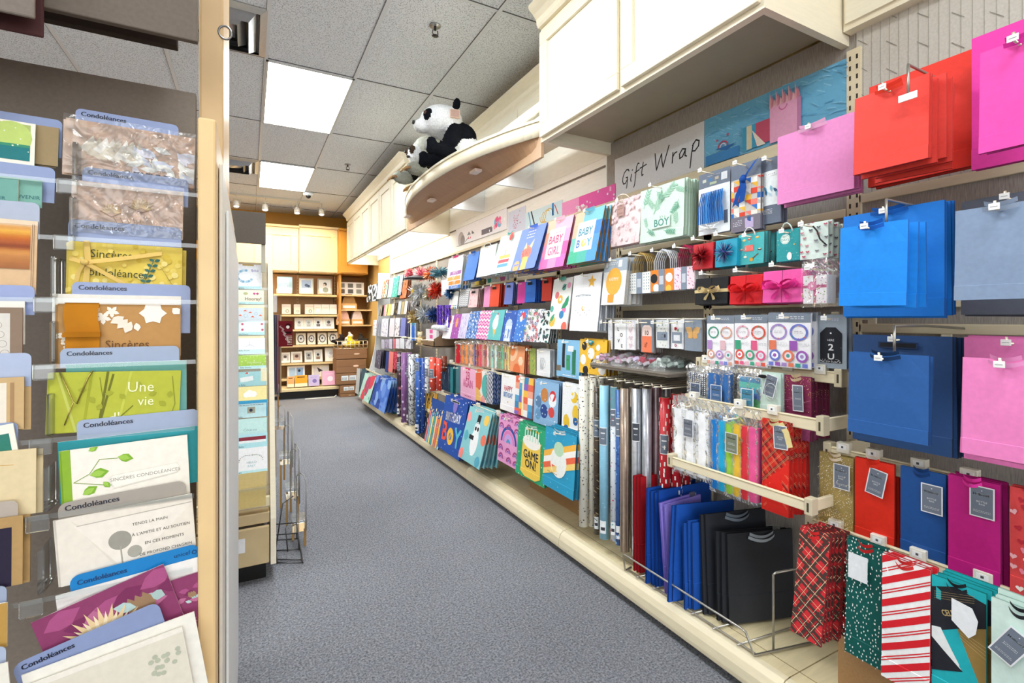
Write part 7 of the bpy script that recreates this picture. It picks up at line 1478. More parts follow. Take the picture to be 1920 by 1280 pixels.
# acrylic tiers: lip, fins and clips
for i, (u0, v0, u1, v1, Y) in enumerate([(118, 345, 372, 366, 1.036), (112, 447, 372, 462, 1.022), (76, 562, 372, 566, 1.008), (74, 684, 372, 678, .992), (68, 822, 372, 800, .978), (62, 964, 372, 925, .96), (50, 1120, 372, 1062, .942)]):
    p, q = ony(u0, v0, Y), ony(u1, v1, Y); z = (p.z+q.z)/2; m = MB(); m.box(-1.3, -.08, Y-.012, Y-.011, z-.004, z+.003, (1, 1, 1)); m.build('acrylic_tier', ACRYL, rk)
    m = MB(); m.bbox(p.x-.004, p.x+.022, Y-.018, Y-.0125, z-.02, z+.004, L('d2cfc6'), .002); m.build('clip', ACRYL, rk)
    m = MB(); m.bbox(p.x+.012, p.x+.020, Y-.006, Y+.05, z+.004, z+.068, L('8f8a80'), .003); m.build('divider_fin', ACRYL, rk)
# ================================================================== SECOND CARD RACK (new baby cards)
def Yat(v): return 3.0-.38*min(1, max(0, (v-490)/570))
r2 = thing('card_rack', 'second greeting card rack beyond the near one with pastel baby cards and drawers', 'display rack', (0, 0, 0))
S7 = (4.927, 420, 460); S5 = (3.2, 400, 700)
m = MB()
f = [(3.02, 1.56), (2.70, .62), (2.60, .30), (2.585, .09), (3.6, .09), (3.6, 1.56)]
m.prism([(y, z) for y, z in f], .088, .112, CREAM, 'x'); m.build('side_panel', PAINTED, r2)
m = MB(); m.prism([(3.04, 1.56), (2.74, .62), (2.66, .30), (3.6, .3), (3.6, 1.56)], -1.2, .088, L('b8a98e'), 'x'); m.build('back_slope', LAMI, r2)
p0 = ony(445, 962, 2.6); p1 = ony(513, 962, 2.6)
m = MB(); m.bbox(-1.2, .084, 2.60, 3.55, .285, .335, L('cbb58c'), .004); m.build('drawer_rail', LAMI, r2)
m = MB(); m.bbox(-.5, .082, 2.585, 2.605, .10, .275, L('cdb78d'), .004); q = m.build('drawer', LAMI, r2); m = MB(); m.box(-.20, .002-.02, 2.583, 2.5845, .17, .235, L('e6e7ea')); m.build('note_paper', PAPER, q)
m = MB(); m.box(-1.2, .07, 2.66, 3.5, 0, .1, L('141210')); m.build('kick', PLASTIC, r2)
q = ony(498, 462, 2.9); p = ony(428, 400, 2.9)
m = MB(); m.bbox(-.6, .075, 2.9, 2.915, 1.645, 1.81, L('5c544c'), .001); m.build('sign_board', KRAFTM, r2)
m = MB(); m.box(.055, .075, 2.93, 2.95, 1.5, 1.7, L('8a8678')); m.build('sign_post', METAL, r2)
BC = 'in the second rack'
def cd(lab, S, u0, u1, vt, vb, f, roll=0, dy=0, foot=None):
    v = S[2]+vt/S[0]; Y = Yat(v)-dy; o = flatc('greeting_card', None, u0, u1, vt, vb, Y, f, .003, PAPER, roll, S=S, lean=10); tag(o, lab, 'greeting card', None); return o
def foot(c='a8d4dc', tx='Naissance', bg=None): return lambda A: None
def moonc(A): A.bg('f6f8fa'); [A.circ(.42+.26*math.cos(a), .5+.3*math.sin(a)*.8, .05, ['a8cce0', 'c8e0ec', '88b8d4'][k % 3], 8) for k, a in enumerate([.6+.25*q for q in range(18)])]; A.rect(.33, 0, .72, .06, 'c8a860'); A.text('Bébé', .76, .3, .09, '8a7ac0'); A.dots(8, .01, ['d0a0b8', '8ab0c8'])
tabc = lambda lab, S, u0, u1, v, Y, tx, c='a9dce2': tag(flatc('divider_card', None, u0, u1, v, v+24, Y, lambda A: (A.bg(c), A.text(tx, .03, .85, .05, '2a4a58', mid=False)), .002, GLOSS, 0, S=S), lab, 'divider card')
cd('large white card with a blue moon at the top of the second rack', S7, 80, 350, 175, 400, moonc)
tabc('pale aqua tab strip under the blue moon card', S7, 105, 350, 378, Yat(536)-.012, 'Pregnancy')
cd('card with a Hooray script and pink bow in the second rack', S7, 118, 368, 412, 545, lambda A: (A.bg('e8ecd8'), A.circ(.32, .25, .09, 'b8bc88', 8, .06), A.leaf(.7, .25, .12, .05, 0, 'c0487c'), A.leaf(.7, .25, .12, .05, PI, 'd0588c'), A.text('Hooray!', .6, .72, .13, 'b08a68'), A.rect(0, .84, 1, 1, 'bfe6e4'), A.text('Pregnancy', .02, .97, .05, '2a4a58', mid=False)), dy=.02)
cd('yellow envelope behind the card with orange umbrellas', S7, 118, 372, 550, 700, 'f4e6b4', dy=.025)
cd('card with orange umbrellas and blue notes in the second rack', S7, 132, 358, 575, 700, lambda A: (A.bg('d8e4ec'), [A.tri((x-.08, y+.12), (x, y), (x+.08, y+.12), 'e86a44') for x, y in ((.28, .15), (.48, .28), (.08, .5), (.58, .6), (.9, .5))], A.ring(.3, .6, .07, .08, '8ab0c8', 8), A.ring(.72, .45, .06, .07, '8ab0c8', 8)), dy=.035)
cd('pale card with rose garlands and a tab reading Baby Shower', S7, 118, 375, 700, 830, lambda A: (A.bg('bfe8ea'), A.rect(.08, .05, .97, .78, 'f0f2f6'), [A.flower(x, y, .05, 'e0788c', '8a4a60') for x, y in ((.2, .2), (.9, .2), (.2, .6), (.92, .62))], A.text('Baby Shower', .04, .96, .05, '2a4a58', mid=False)), dy=.045)
cd('cream envelope behind the white carousel card', S7, 95, 372, 835, 1000, 'f6eac4', dy=.05)
cd('white card with a faint carousel over a tab reading Baby Shower', S7, 120, 378, 855, 1005, lambda A: (A.bg('f6f7fa'), A.line([(.45, .2), (.45, .5)], .008, 'b0b8c8'), A.line([(.3, .55), (.45, .4), (.62, .55)], .01, 'b0b8c8'), A.rect(0, .7, 1, 1, 'd4f0f2'), A.text('Baby Shower', .08, .8, .05, '2a4a58', mid=False)), dy=.06)
cd('bright lime green card in the second rack', S7, 118, 388, 1010, 1140, lambda A: (A.bg('b4dc60'), A.dots(30, .02, ['d0ec90', 'e8f4c8'], .04), A.text('Félicitations', .6, .62, .07, 'eef8d0'), A.rect(0, .78, 1, 1, 'c8eef0'), A.text('Baby Shower', .12, .93, .05, '2a4a58', mid=False)), dy=.07)
cd('cream envelope behind the teal banner card', S7, 340, 395, 1130, 1290, 'f4ecc8', dy=.075)
cd('teal card with a white banner and red heart in the second rack', S7, 92, 340, 1165, 1300, lambda A: (A.bg('a8d8dc'), A.tri((.4, .15), (.55, .15), (.48, .02), 'e04a3c'), A.add([(.22, .4*A.A), (.7, .3*A.A), (.72, .6*A.A), (.24, .75*A.A)], 'f4f8f8'), A.dots(6, .02, ['e8f4f4'])), dy=.085)
tabc('aqua tab strip under the teal banner card', S5, 130, 318, 50, Yat(715)-.1, 'New Baby')
cd('pale yellow card with a white cloud in the second rack', S5, 120, 320, 78, 162, lambda A: (A.bg('f6e8a4'), A.circ(.48, .5, .12, 'fafaf4'), A.circ(.6, .55, .1, 'fafaf4'), A.circ(.38, .58, .09, 'fafaf4')), dy=.095)
cd('strong blue card edge behind the pale blue bird card', S5, 150, 324, 160, 260, '3a9cc8', dy=.10)
cd('pale blue card with a small bird picture in the second rack', S5, 138, 318, 180, 262, lambda A: (A.bg('c8ecf2'), A.rect(.36, .25, .62, .7, 'a8a898'), A.circ(.48, .48, .06, '2f3a50', 8), A.words(.1, .9, .08, .03, '4a6a80', 1), A.text('Baby', .05, .98, .06, '2a4a58', mid=False)), dy=.11)
cd('aqua card with white lettering and a fine arch', S5, 146, 322, 268, 360, lambda A: (A.bg('bfe4e4'), A.rect(.03, .04, .97, .85, 'c8ece8'), A.ring(.5, .7, .26, .265, 'f0f8f8', 14, PI, 2*PI), A.text('Coucou', .42, .8, .1, '6a9aa8')), dy=.12)
cd('card with a maroon banner band in the second rack', S5, 138, 324, 362, 445, lambda A: (A.bg('b4e4ec'), A.rect(.08, .2, .95, .5, '8a2a3c'), A.rect(.08, .45, .95, .62, 'eef4f4'), A.text('Baby', .08, .9, .06, '2a4a58', mid=False)), dy=.13)
def wreath(A): A.bg('f8f9fa'); [A.leaf(.5+.33*math.cos(a), .52+.26*math.sin(a), .06, .014, a*3, ['9aa8a0', 'b8c8c0', '788880', 'c8b8a8'][k % 4]) for k, a in enumerate([PI*q/16+PI for q in range(17)]*2)]; A.text('HELLO', .52, .62, .07, '88a8b0'); A.text('BABY', .52, .76, .07, 'a8c8d0'); A.rect(0, .89, 1, 1, 'c4ecf0'); A.text('Baby', .1, .97, .05, '2a4a58', mid=False)
cd('large white card with a leafy wreath, lowest in the second rack', S5, 125, 324, 445, 592, wreath, dy=.145)
cd('upper kraft envelope below the wreath card', S5, 135, 318, 595, 700, 'cdb87c', dy=.15).name = 'kraft_envelope'
cd('lower kraft envelope below the wreath card', S5, 137, 315, 690, 800, 'c4ae70', dy=.165).name = 'kraft_envelope'
m = MB(); m.box(-.5, .084, 2.60, 2.63, .365, .405, L('e8dcb8')); m.build('front_lip', LAMI, r2)
for i, (v, Y) in enumerate(((540, 2.95), (572, 2.93), (602, 2.9), (663, 2.86), (693, 2.83), (757, 2.78), (916, 2.62))):
    z = ony(470, v, Y-.08).z; m = MB(); m.box(-.5, .084, Y-.085, Y-.083, z-.01, z+.004, (1, 1, 1)); m.build('acrylic_tier', ACRYL, r2)
    p = ony(437, v, Y-.09); m = MB(); m.bbox(p.x-.008, p.x+.008, Y-.095, Y-.088, p.z-.012, p.z+.012, L('f2f4f4'), .002); m.build('clip', PLASTIC, r2)
for i, (v, c, nm) in enumerate(((500, '9aa4cc', 'violet blue'), (590, 'f0dcd8', 'blush'), (640, 'c8ecea', 'aqua'), (690, 'a8488c', 'plum'), (740, 'e8a858', 'orange'), (810, 'c87a50', 'rust'), (860, '6a7a8a', 'slate'))):
    Y = Yat(v); a = ony(424, v, Y); b = ony(436.5, v, Y); m = MB(); m.box(a.x-.1, b.x, Y-.06, Y-.055, a.z-.13, a.z, L(c)); tag(m.build('greeting_card', PAPER), nm+' card edge showing at the left side of the second rack', 'greeting card')
# ================================================================== pockets, wire frames beside the second rack
POCK = [(567, 993, 1050, 893, 2.90), (554, 931, 1022, 846, 3.14), (541, 868, 965, 800, 3.45), (529, 803, 900, 762, 3.85), (518, 742, 800, 715, 4.4)]
for i, (u, vb_, vbot, vh, Y) in enumerate(POCK):
    p = ony(u, vb_, Y); zb = ony(u, vbot, Y).z; zh = ony(u, vh, Y).z; zb = max(zb, .01)
    t = thing('wire_pocket', 'clear plastic pocket with a wire hoop beside the second rack, '+['nearest the floor frame', 'second from the front', 'third from the front', 'fourth from the front', 'farthest back'][i], 'display pocket', (p.x, Y, zb))
    m = MB(); H = p.z-zb
    m.box(.008, .02, 0, .012, 0, H, L('a8814a')); m.box(-.045, -.033, .1, .112, 0, H, L('b8935c')); m.build('tan_post', LAMI, t)
    m = MB(); m.bbox(-.05, .022, -.01, .12, H-.005, H+.055, (1, 1, 1), .002); m.prism([(-.05, H+.055), (.02, H+.055), (-.05, H+.16)], .05, .053, (1, 1, 1)); m.build('clear_box', ACRYL, t)
    m = MB(); hh = zh-zb
    m.tube([(.018, .0, H), (.018, 0, hh-.03), (.01, .03, hh-.005), (0, .06, hh), (-.01, .09, hh-.005), (-.02, .12, hh-.03), (-.02, .12, H)], .0028, L('a8a8a6'), 8); m.build('wire_hoop', METAL, t); m = MB(); m.tube([(-.04, .11, -zb+.002), (-.04, .11, H)], .0025, L('9a9a98'), 6); m.build('support_wire', METAL, t)
for k, (u, v0, v1, Y) in enumerate(((549, 770, 850, 3.3), (562, 830, 880, 3.0))):
    a, b = ony(u-9, v0, Y+.25), ony(u, v0+14, Y); m = MB(); m.tube([(a.x, a.y, a.z-.35), a, b, (b.x, b.y, b.z-.30)], .0028, L('b8b8b6'), 8); tag(m.build('wire_rack', METAL), ['tall thin wire frame between the plastic pockets', 'lower thin wire frame between the plastic pockets'][k], 'wire rack')
fr = thing('floor_wire_rack', 'dark empty wire frame on the carpet at the foot of the second rack', 'wire rack', (.18, 2.9, 0)); m = MB(); g = L('5a5a5c')
z = .008
m.tube([(-.055, -.13, z), (.06, -.19, z), (.066, .12, z), (-.055, .16, z)], .004, g, 8, True); m.build('base_loop', METAL, fr)
m = MB(); m.tube([(-.055, -.09, z), (.055, -.15, z)], .0035, g, 8); m.tube([(-.055, .02, z), (.06, -.02, z)], .0035, g, 8); m.build('cross_wires', METAL, fr)
m = MB(); m.tube([(-.055, .05, z), (-.02, .06, .24), (.035, .10, .26)], .0035, g, 8); m.tube([(-.055, .0, .1), (.05, -.03, .1), (.055, .12, .1), (-.05, .15, .1)], .0035, g, 8); m.tube([(.055, -.03, z), (.05, -.03, .1)], .0035, g, 8); m.tube([(0, -.02, z), (-.01, 0, .13)], .003, g, 8); m.tube([(.055, .12, z), (.055, .12, .1)], .0035, g, 8); m.build('upright_wires', METAL, fr)
# third gondola: hanging wraps and mitts
tg3 = thing('display_rack', 'narrow cream rack of hanging wrap sheets behind the second card rack', 'display rack', (0, 0, 0))
m = MB(); m.box(-.7, .09, 4.75, 4.8, .05, 1.42, L('b8a98e')); m.build('back_panel', LAMI, tg3); m = MB(); m.box(-.7, .1, 4.3, 4.8, .02, .1, CREAM); m.build('base', PAINTED, tg3)
for k, (u, c) in enumerate(((507, 'c8d0dc'), (511, '4a5a8a'), (516, '2f2c58'), (520, '8a3a34'), (523, '5a2c28'), (526, 'b09468'))):
    Y = 4.45; a = ony(u, 590, Y); z1 = a.z; z0 = ony(u, 735, Y).z; m = MB(); m.box(-.006, .006, -.12, .12, z0-z1, 0, L(c)); tag(m.build('hanging_wrap', GLOSS, None, (a.x, Y+.02*k, z1)), ['pale blue', 'steel blue', 'midnight blue', 'brick red', 'dark maroon', 'tan'][k]+' wrap sheet hanging edge on behind the second card rack', 'gift wrap sheet')
def maroon(A):
    A.bg('6a1c24'); A.circ(.68, .2, .2, '3a1014'); A.circ(.66, .24, .12, 'e8dcd4'); A.rect(.45, .42, .9, .5, '2a0c10')
    for k in range(4): A.text(['LATE', 'CAFE', 'LATTE', 'CAKE'][k], .2+.13*k, .3+.16*k, .12, 'e8dcd8', rot=.9)
    for i in range(5):
        for j in range(6): A.rect(.62+.07*i, .58+.065*j, .655+.07*i, .61+.065*j, 'e8d8c8')
Y = 4.25; o = flatc('oven_mitt', None, 190, 315, 555, 775, Y, maroon, .03, FABRIC, 0, S=(4.573, 480, 480)); tag(o, 'maroon patterned fabric mitt hanging behind the second card rack', 'oven mitt')
o = flatc('clear_bag', None, 108, 180, 335, 480, 4.2, 'c4ccd4', .02, ACRYL, 0, S=(4.573, 480, 480)); tag(o, 'clear plastic bag with white filling hanging above the wrap sheets', 'plastic bag')
o = flatc('tissue_fan', None, 118, 150, 275, 335, 4.22, '9a5cb0', .02, TISSUE, 0, S=(4.573, 480, 480)); tag(o, 'purple tissue tuft above the hanging clear bag', 'tissue')
m = MB(); m.tube([(-.2, 4.12, 1.30), (.13, 4.12, 1.30), (.13, 4.8, 1.30), (-.2, 4.8, 1.30)], .005, L('b8b4ac'), 6); m.build('hanging_bar', METAL, tg3)
# ================================================================== BACK DISPLAY
BY = 8.62; SHELFZ = [ony(580, v, BY).z for v in (552, 590, 617.5, 647, 680, 708.5)]+[ony(660, v, BY).z for v in (552.5, 580, 609)]+[.17]; S6 = (4.573, 480, 480)
def bx_at(name, lab, cat, u0, u1, vt, vb, Y, art, depth=.05, S=S6, mat=None, lean=6, kids=None, group=None, base='eee8dc'):
    o = flatc(name, None, u0, u1, vt, vb, Y, art, depth, mat or PAPER, 0, S=S, lean=lean, base=base); tag(o, lab, cat, group)
    zz = [q[2] for q in o.bound_box]; h_ = max(zz)-min(zz); a_ = math.radians(lean); zb_ = o.location.z-h_*math.cos(a_)-depth*math.sin(a_); zn = min(SHELFZ, key=lambda q: abs(q-zb_))
    if abs(zn-zb_) < .14: o.location.z += zn+.003-zb_
    if kids: kids(o)
    return o
bb = thing('shelving_unit', 'warm lit wall shelving of picture frames across the back', 'shelving', (0, 0, 0))
xl, xr = ony(430, 600, BY).x-1.5, ony(632, 600, BY).x
m = MB(); m.box(xl, xr, BACKY-.12, BACKY-.002, .1, 2.0, L('b98f5c')); m.build('back_panel', LAMI, bb)
for v in (552, 590, 617.5, 647, 680, 708.5):
    z = ony(580, v, BY).z; m = MB(); m.bbox(xl, xr, BY, BACKY-.12, z-.03, z, L('d8bc88'), .004); m.build('shelf', LAMI, bb)
m = MB(); m.bbox(xl, xr+.02, BY-.30, BACKY-.12, .12, .17, L('e6d0a0'), .01); m.build('base_shelf', LAMI, bb); m = MB(); m.box(xl, xr, BY-.2, BACKY-.12, 0, .12, L('120e0a')); m.build('kick', PLASTIC, bb)
m = MB()
for u in (558, 628): x = ony(u, 600, BACKY-.13).x; m.box(x-.015, x+.015, BACKY-.135, BACKY-.12, .2, 2.0, L('cfae78')); [m.box(x-.004, x+.004, BACKY-.137, BACKY-.135, .25+.05*k, .27+.05*k, L('4a3818')) for k in range(34)]
m.build('slotted_uprights', LAMI, bb)
# cabinets above
def bcab(lab, u0, u1, vt, vb, Y, col, depth=.5):
    a, b = ony(u0, vt, Y), ony(u1, vt, Y); z0 = ony((u0+u1)/2, vb, Y).z; z1 = ony((u0+u1)/2, vt, Y).z; t = thing('wall_cabinet', lab, 'cabinet', (a.x, Y, z0)); wd = b.x-a.x; H = z1-z0; c = L(col)
    m = MB(); m.box(0, wd, 0, BACKY-Y-.002, 0, H, c); m.bbox(-.01, wd+.01, -.04, 0, H-.04, H, c, .01); m.build('body', PAINTED, t)
    m = MB(); f = .11; e = .012
    for q in ((e, wd-e, e, e+f), (e, wd-e, H-.06-f, H-.06), (e, e+f, e+f, H-.06-f), (wd-e-f, wd-e, e+f, H-.06-f)): m.bbox(q[0], q[1], -.02, 0, q[2], q[3], c, .003)
    m.build('door', PAINTED, t)
bcab('cream cabinet on the back wall left of the middle, behind the grey sign', 430, 493, 422, 507, BY, 'f0d9a8'); bcab('left of the two fully seen cream cabinets on the back wall', 494.5, 560, 421, 508, BY, 'f2dcae'); bcab('right of the two fully seen cream cabinets on the back wall', 561, 634, 424, 511, BY, 'f2dcae')
bcab('orange cabinet in the back corner beside the cream ones', 636, 690, 430, 513, 8.45, 'd89a3c')
l = area('back_shelf_lamp', (-.7, BY+.12, ony(560, 515, BY).z-.02), 2.6, .1, 5, (1, .9, .72), (0, 0, 0))
# top shelf objects
def frame(o_col, img):
    def f(A): A.bg(o_col); A.rect(.1, .08, .9, .92, 'f2f0ea'); img(A)
    return f
bx_at('number_ornament', 'dark blue number seven ornament on the top back shelf', 'ornament', 100, 140, 172, 335, BY+.15, lambda A: (A.bg('f4ecd4'), A.rect(0, 0, 1, .2, '33485c'), A.add([(.55, .2*A.A), (1, .2*A.A), (.7, A.A), (.25, A.A)], '33485c')), .03)
t = bx_at('cushion', 'pale blue square cushion with white lettering on the top back shelf', 'cushion', 182, 312, 148, 290, BY+.2, lambda A: (A.bg('94b0bc'), A.text('HOME', .5, .42, .16, 'e8f0f4', sx=.9), A.text('SWEET', .5, .62, .16, 'e8f0f4', sx=.8), A.words(.2, .8, .75, .05, 'e8f0f4', 1)), .1, mat=FABRIC)
bx_at('white_throw', 'white folded fabric in front of the pale blue cushion', 'fabric', 178, 305, 288, 330, BY+.1, 'f0e8dc', .1, mat=FABRIC)
bx_at('picture_frame', 'silver picture frame with a blue couple photo on the top back shelf', 'picture frame', 370, 492, 192, 328, BY+.2, frame('c8ccc8', lambda A: (A.rect(.15, .12, .85, .88, 'a8bcd8'), A.circ(.5, .45, .12, '5a6a8a'), A.circ(.65, .5, .1, '4a5a70'), A.rect(.2, .65, .8, .88, 'e8eaf0'))), .03)
bx_at('picture_frame', 'grey picture frame with a black and white portrait on the top back shelf', 'picture frame', 527, 650, 195, 330, BY+.2, frame('a8a69a', lambda A: (A.rect(.15, .12, .85, .88, 'e4e6e2'), A.circ(.52, .35, .13, '4a4a48'), A.circ(.46, .42, .09, 'd8c8b8'), A.circ(.55, .72, .2, '8a948c'))), .03)
for k, (a, b) in enumerate(((222, 298), (325, 380), (420, 495), (498, 560), (562, 628), (630, 692))):
    bx_at('boxed_ornament', ['boxed ornament with a black round face, first on the second back shelf', 'boxed ornament with a black round face, second on the second back shelf', 'boxed ornament with a black round face, third on the second back shelf', 'cream boxed ornament with a white disc on the second back shelf', 'plain cream box right of the white disc one on the second back shelf', 'last cream box on the second back shelf'][k], 'boxed ornament', a, b, 406, 490, BY+.12, (lambda A: (A.bg('f2e2cc'), A.ring(.6, .7, .2, .14, '33302c', 12), A.words(.1, .9, .15, .06, 'c8a888', 2))) if k < 3 else (lambda A: (A.bg('f4e4d0'), A.circ(.5, .6, .2 if k == 3 else .01, 'f8f8f8'), A.words(.2, .8, .3, .04, 'd0b898', 2))), .1)
def pf(cols, x0=.2):
    return lambda A: (A.bg('f4ead8'), A.rect(.16, .18, .84, .8, cols[0]), A.circ(.5, .42, .16, cols[1], 10), A.rect(.3, .58, .7, .8, cols[2]))
D3 = [(330, 408, 515, 612), (410, 490, 518, 612), (492, 572, 515, 612), (575, 668, 514, 612)]; N3 = ['white frame with a sketch portrait', 'white frame with a pencil house sketch', 'white frame with a dark couple photo', 'white frame with a grey couple photo']
for (a, b, c, d), nm in zip(D3, N3): bx_at('picture_frame', nm+' on the third back shelf', 'picture frame', a, b, c, d, BY+.1, pf([['e8e4dc', '8a8a84', 'c8c4bc'], ['dcdcd4', 'a8a8a0', 'b8b4a8'], ['e0dcd4', '3a3838', '6a6460'], ['d8d4cc', '5a5654', 'a09890']][N3.index(nm)]), .03, lean=14)
for k, (a, b) in enumerate(((342, 425), (440, 508), (528, 605), (615, 700))): bx_at('ornate_frame', ['silver oval photo frame, leftmost on the fourth back shelf', 'silver oval photo frame, second on the fourth back shelf', 'silver oval photo frame, third on the fourth back shelf', 'silver oval photo frame, rightmost on the fourth back shelf'][k], 'picture frame', a, b, 655, 755, BY+.1, lambda A: (A.bg('e9dcc4'), A.circ(.5, .5, .38, '6a6258', 16, .5), A.circ(.52, .5, .26, 'd8d2c8', 14, .38), A.circ(.5, .48, .12, '4a443c', 8), A.dots(12, .04, ['8a8278', 'f4ece0'])), .03, lean=14)
for k, (a, b, c, nm) in enumerate(((206, 292, 822, 'white frame with a bride photo'), (300, 395, 818, 'white frame with a sepia group photo'), (415, 486, 812, 'narrow white frame with a street photo'), (492, 568, 806, 'white frame with two small dark photos'), (590, 690, 792, 'tall white tilted frame with handwriting'))): bx_at('picture_frame', nm+' on the fifth back shelf', 'picture frame', a, b, c, 912, BY+.1, pf([['c8b8a8', '5a4a40', 'e8e0d8'], ['b8a08c', '5a3a30', 'c8a890'], ['a8a49c', '4a443c', '8a847c'], ['d0c8bc', '3a3430', '8a6a50'], ['ece8e0', 'c8c0b4', 'dcd4c8']][k]), .03, lean=16)
bx_at('double_frame', 'white double frame with blue photos on the sixth back shelf', 'picture frame', 268, 418, 940, 1042, BY+.08, lambda A: (A.bg('f6f2ea'), A.rect(.1, .15, .45, .85, 'b8d0e4'), A.rect(.52, .15, .9, .85, '98b8dc'), A.circ(.68, .4, .08, '3a3a48')), .03)
bx_at('double_frame', 'cream double frame with a dark suit photo on the sixth back shelf', 'picture frame', 478, 626, 940, 1042, BY+.08, lambda A: (A.bg('f4ead4'), A.rect(.1, .15, .46, .85, 'e0d4cc'), A.rect(.52, .15, .9, .85, 'ece4dc'), A.tri((.3, .2), (.65, .5), (.4, .6), '3a3030')), .03)
for k, (a, b, c, bg_, c2, nm) in enumerate(((268, 325, 1080, 'f0a868', '5a3018', 'small orange album box'), (332, 440, 1075, 'f2a428', '5a3a10', 'wide yellow orange album box with a dark slot'), (450, 543, 1078, 'c4b4d8', '7a6aa8', 'lilac square album box'), (568, 690, 1052, 'eab0c8', 'f6e4ec', 'large pink album box with a white flower'))): bx_at('album_box', nm+' on the lowest back shelf', 'box', a, b, c, 1172, BY-.22, lambda A: (A.bg(bg_), A.rect(.2, .12, .8, .2, c2) if k < 2 else A.circ(.55, .55, .2, c2), A.rect(0, .7, 1, 1, 'f8e4c0') if k < 2 else A.words(.2, .8, .2, .05, c2, 1)), .1, lean=8)
# right bay of the back wall
rb = thing('shelving_unit', 'narrow wooden shelves of boxes in the back right corner', 'shelving', (0, 0, 0)); x0, x1 = xr+.06, ony(695, 600, BY).x+.1
m = MB(); m.box(x0-.03, x0, BY-.05, BACKY-.002, .1, 2.0, L('c08a40')); m.box(x0, x1, BACKY-.04, BACKY-.002, .1, 2.0, L('b07a38')); m.build('panels', LAMI, rb)
for v in (552.5, 580, 609):
    z = ony(660, v, BY).z; m = MB(); m.bbox(x0, x1-.08, BY, BACKY-.04, z-.025, z, L('dcbc88'), .004); m.build('shelf', LAMI, rb)
bx_at('collage_frame', 'white collage frame of six photos in the back right corner', 'picture frame', 700, 925, 215, 322, BY+.12, lambda A: (A.bg('f6f2ea'), [A.rect(x, y, x+.2, y+.34, c) for x, y, c in ((.06, .1, '8a8a84'), (.38, .1, '6a6862'), (.7, .1, '9a9288'), (.06, .56, '7a6a5c'), (.38, .56, '5a5854'), (.7, .56, '8a8880'))]), .03)
def tray(lab, u0, u1, vt, vb, lid):
    o = bx_at('gift_box_tray', lab, 'box', u0, u1, vt, vb, BY+.05, lambda A: (A.bg('d8a468'), A.rect(.1, .35, .9, .75, 'f2eee6')), .25, lean=0, base='c89458'); bbx = [q[0] for q in o.bound_box]; a, b = min(bbx), max(bbx); m = MB()
    m.prism([(a*.9, 0), (b*.9, 0), (b*.75, .08), (b*.4, .16), (a*.4, .16), (a*.75, .08)], .01, .22, L(lid)); m.build('clear_lid', ACRYL if lid == 'fff' else TISSUE, o)
tray('brown tray with a dark wire lantern on the back corner shelf', 733, 865, 405, 455, 'a07848'); tray('left kraft tray with pink contents on the back corner shelf', 688, 808, 545, 592, 'e8b8a4'); tray('right kraft tray with pale contents on the back corner shelf', 820, 920, 545, 592, 'e8d0c4')
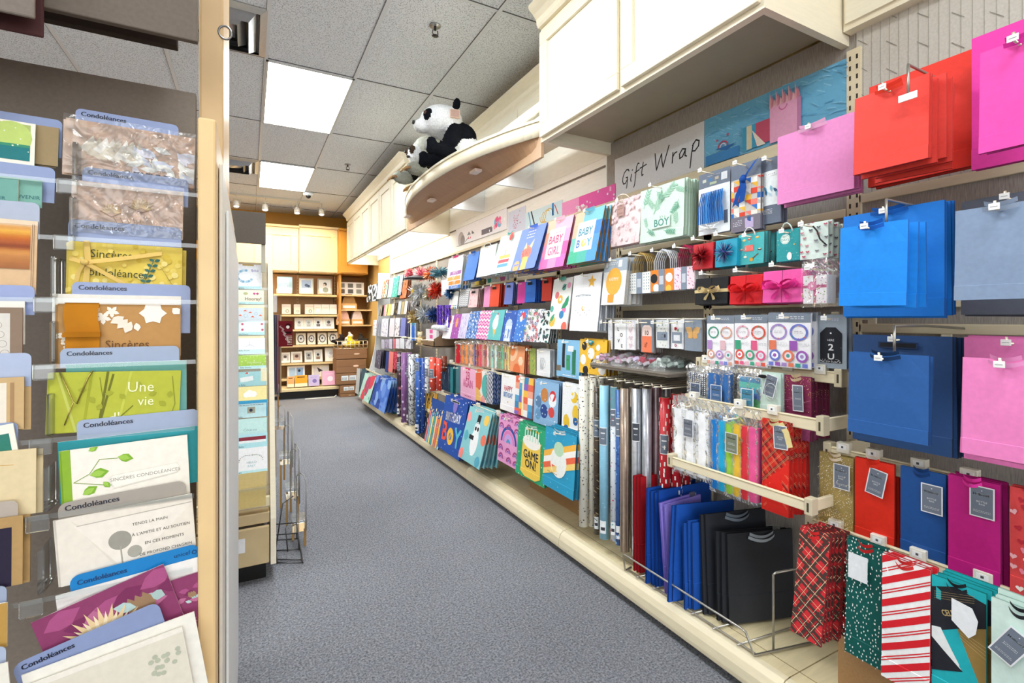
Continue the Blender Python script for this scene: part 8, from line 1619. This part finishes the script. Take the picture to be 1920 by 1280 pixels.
# wire basket with toys, cartons
Yc = 8.2; p = ony(480+700/4.573, 480+790/4.573, Yc); q = ony(480+955/4.573, 480+790/4.573, Yc); zc = ony(650, 480+795/4.573, Yc).z
t = thing('wire_basket', 'cream wire basket on top of the brown cartons in the back corner', 'basket', (p.x, Yc, zc+.004)); wd = q.x-p.x; m = MB()
for z in (.0, .06, .12): m.tube([(0, 0, z), (wd, 0, z+.0), (wd, .4, z), (0, .4, z)], .006, L('efe2c8'), 6, True)
for k in range(8): x = wd*k/7; m.tube([(x, 0, 0), (x, 0, .12)], .005, L('efe2c8'), 6); m.tube([(x, .4, 0), (x, .4, .12)], .005, L('efe2c8'), 6); m.tube([(x, 0, 0), (x, .4, 0)], .005, L('efe2c8'), 6)
m.build('wires', METAL, t)
for k, (dx_, dz, col, nm) in enumerate(((.10, .10, '2c2624', 'black plush toy left in the wire basket'), (.38, .13, 'e8e0d4', 'white plush toy behind in the wire basket'), (.72, .11, '34302c', 'black plush toy right in the wire basket'), (.42, .07, 'dcc030', 'yellow plush toy at the front of the wire basket'))):
    x = wd*dx_/.8; c = L(col); o = blob('plush_toy', [((0, 0, 0), (.075, .065, .06), c), ((.04, -.02, .06), (.05, .045, .045), c), ((-.08, -.03, .02), (.05, .04, .03), c), ((.08, -.03, -.02), (.05, .04, .03), L('e8dccc') if k != 3 else c), ((.06, 0, .12), (.018, .012, .022), c), ((.01, 0, .12), (.018, .012, .022), c)], .014, None, (p.x+x, Yc+.24+(.08 if k == 1 else 0)-(.14 if k == 3 else 0), zc+dz), (0, 0, k)); tag(o, nm, 'plush toy')
def carton(lab, u0, u1, v0, v1, Y, dep, labels=0):
    a = ony(480+u0/4.573, 600, Y); b = ony(480+u1/4.573, 600, Y); uc = 480+(u0+u1)/9.146; z1 = ony(uc, 480+v0/4.573, Y).z; z0 = max(0.001, ony(uc, 480+v1/4.573, Y).z); t = thing('cardboard_box', lab, 'cardboard box', (a.x, Y, z0)); wd = b.x-a.x; H = z1-z0-.003; K = L('8f6a4c')
    m = MB(); m.bbox(0, wd, 0, dep, 0, H, K, .006); m.box(0, wd, -.0008, 0, H*.48, H*.5, L('6f4f38')); m.build('body', KRAFTM, t)
    if labels:
        for k in range(2): m = MB(); m.box(wd*(.2+.32*k), wd*(.48+.32*k), -.0012, -.0005, H*.35, H*.8, L('e4ecf0')); [m.box(wd*(.24+.32*k+.04*j), wd*(.255+.32*k+.04*j), -.0016, -.0012, H*.4, H*.65, L('4a5a6a')) for j in range(5)]; m.build('shipping_label', PAPER, t)
    else: m = MB(); m.ball((wd*.65, -.001, H*.5), (wd*.1, .002, H*.08), L('e8c8b0'), 12, 6); m.build('printed_oval', PAPER, t)
carton('wide brown carton lid topping the stack in the back corner', 690, 955, 797, 880, 8.2, .40); carton('large brown carton in the middle of the corner stack', 690, 945, 884, 1000, 8.2, .40); carton('brown carton with two white shipping labels in the corner stack', 690, 900, 1003, 1098, 8.2, .40, 1); carton('lower brown carton with two white shipping labels', 722, 870, 1103, 1175, 8.2, .4, 1); carton('bottom brown carton on the floor in the back corner', 722, 850, 1178, 1262, 8.2, .4)
# cord on the floor
m = MB(); pts = [ony(480+u/4.573, 480+v/4.573, 8.25) for u, v in ((420, 1246), (560, 1243), (640, 1238), (670, 1210), (690, 1190))]; m.tube([(q.x, 8.25, max(.006, q.z)) for q in pts], .008, L('e8e4dc'), 6); tag(m.build('power_cord', PLASTIC), 'white power cord lying under the back shelves', 'cord')
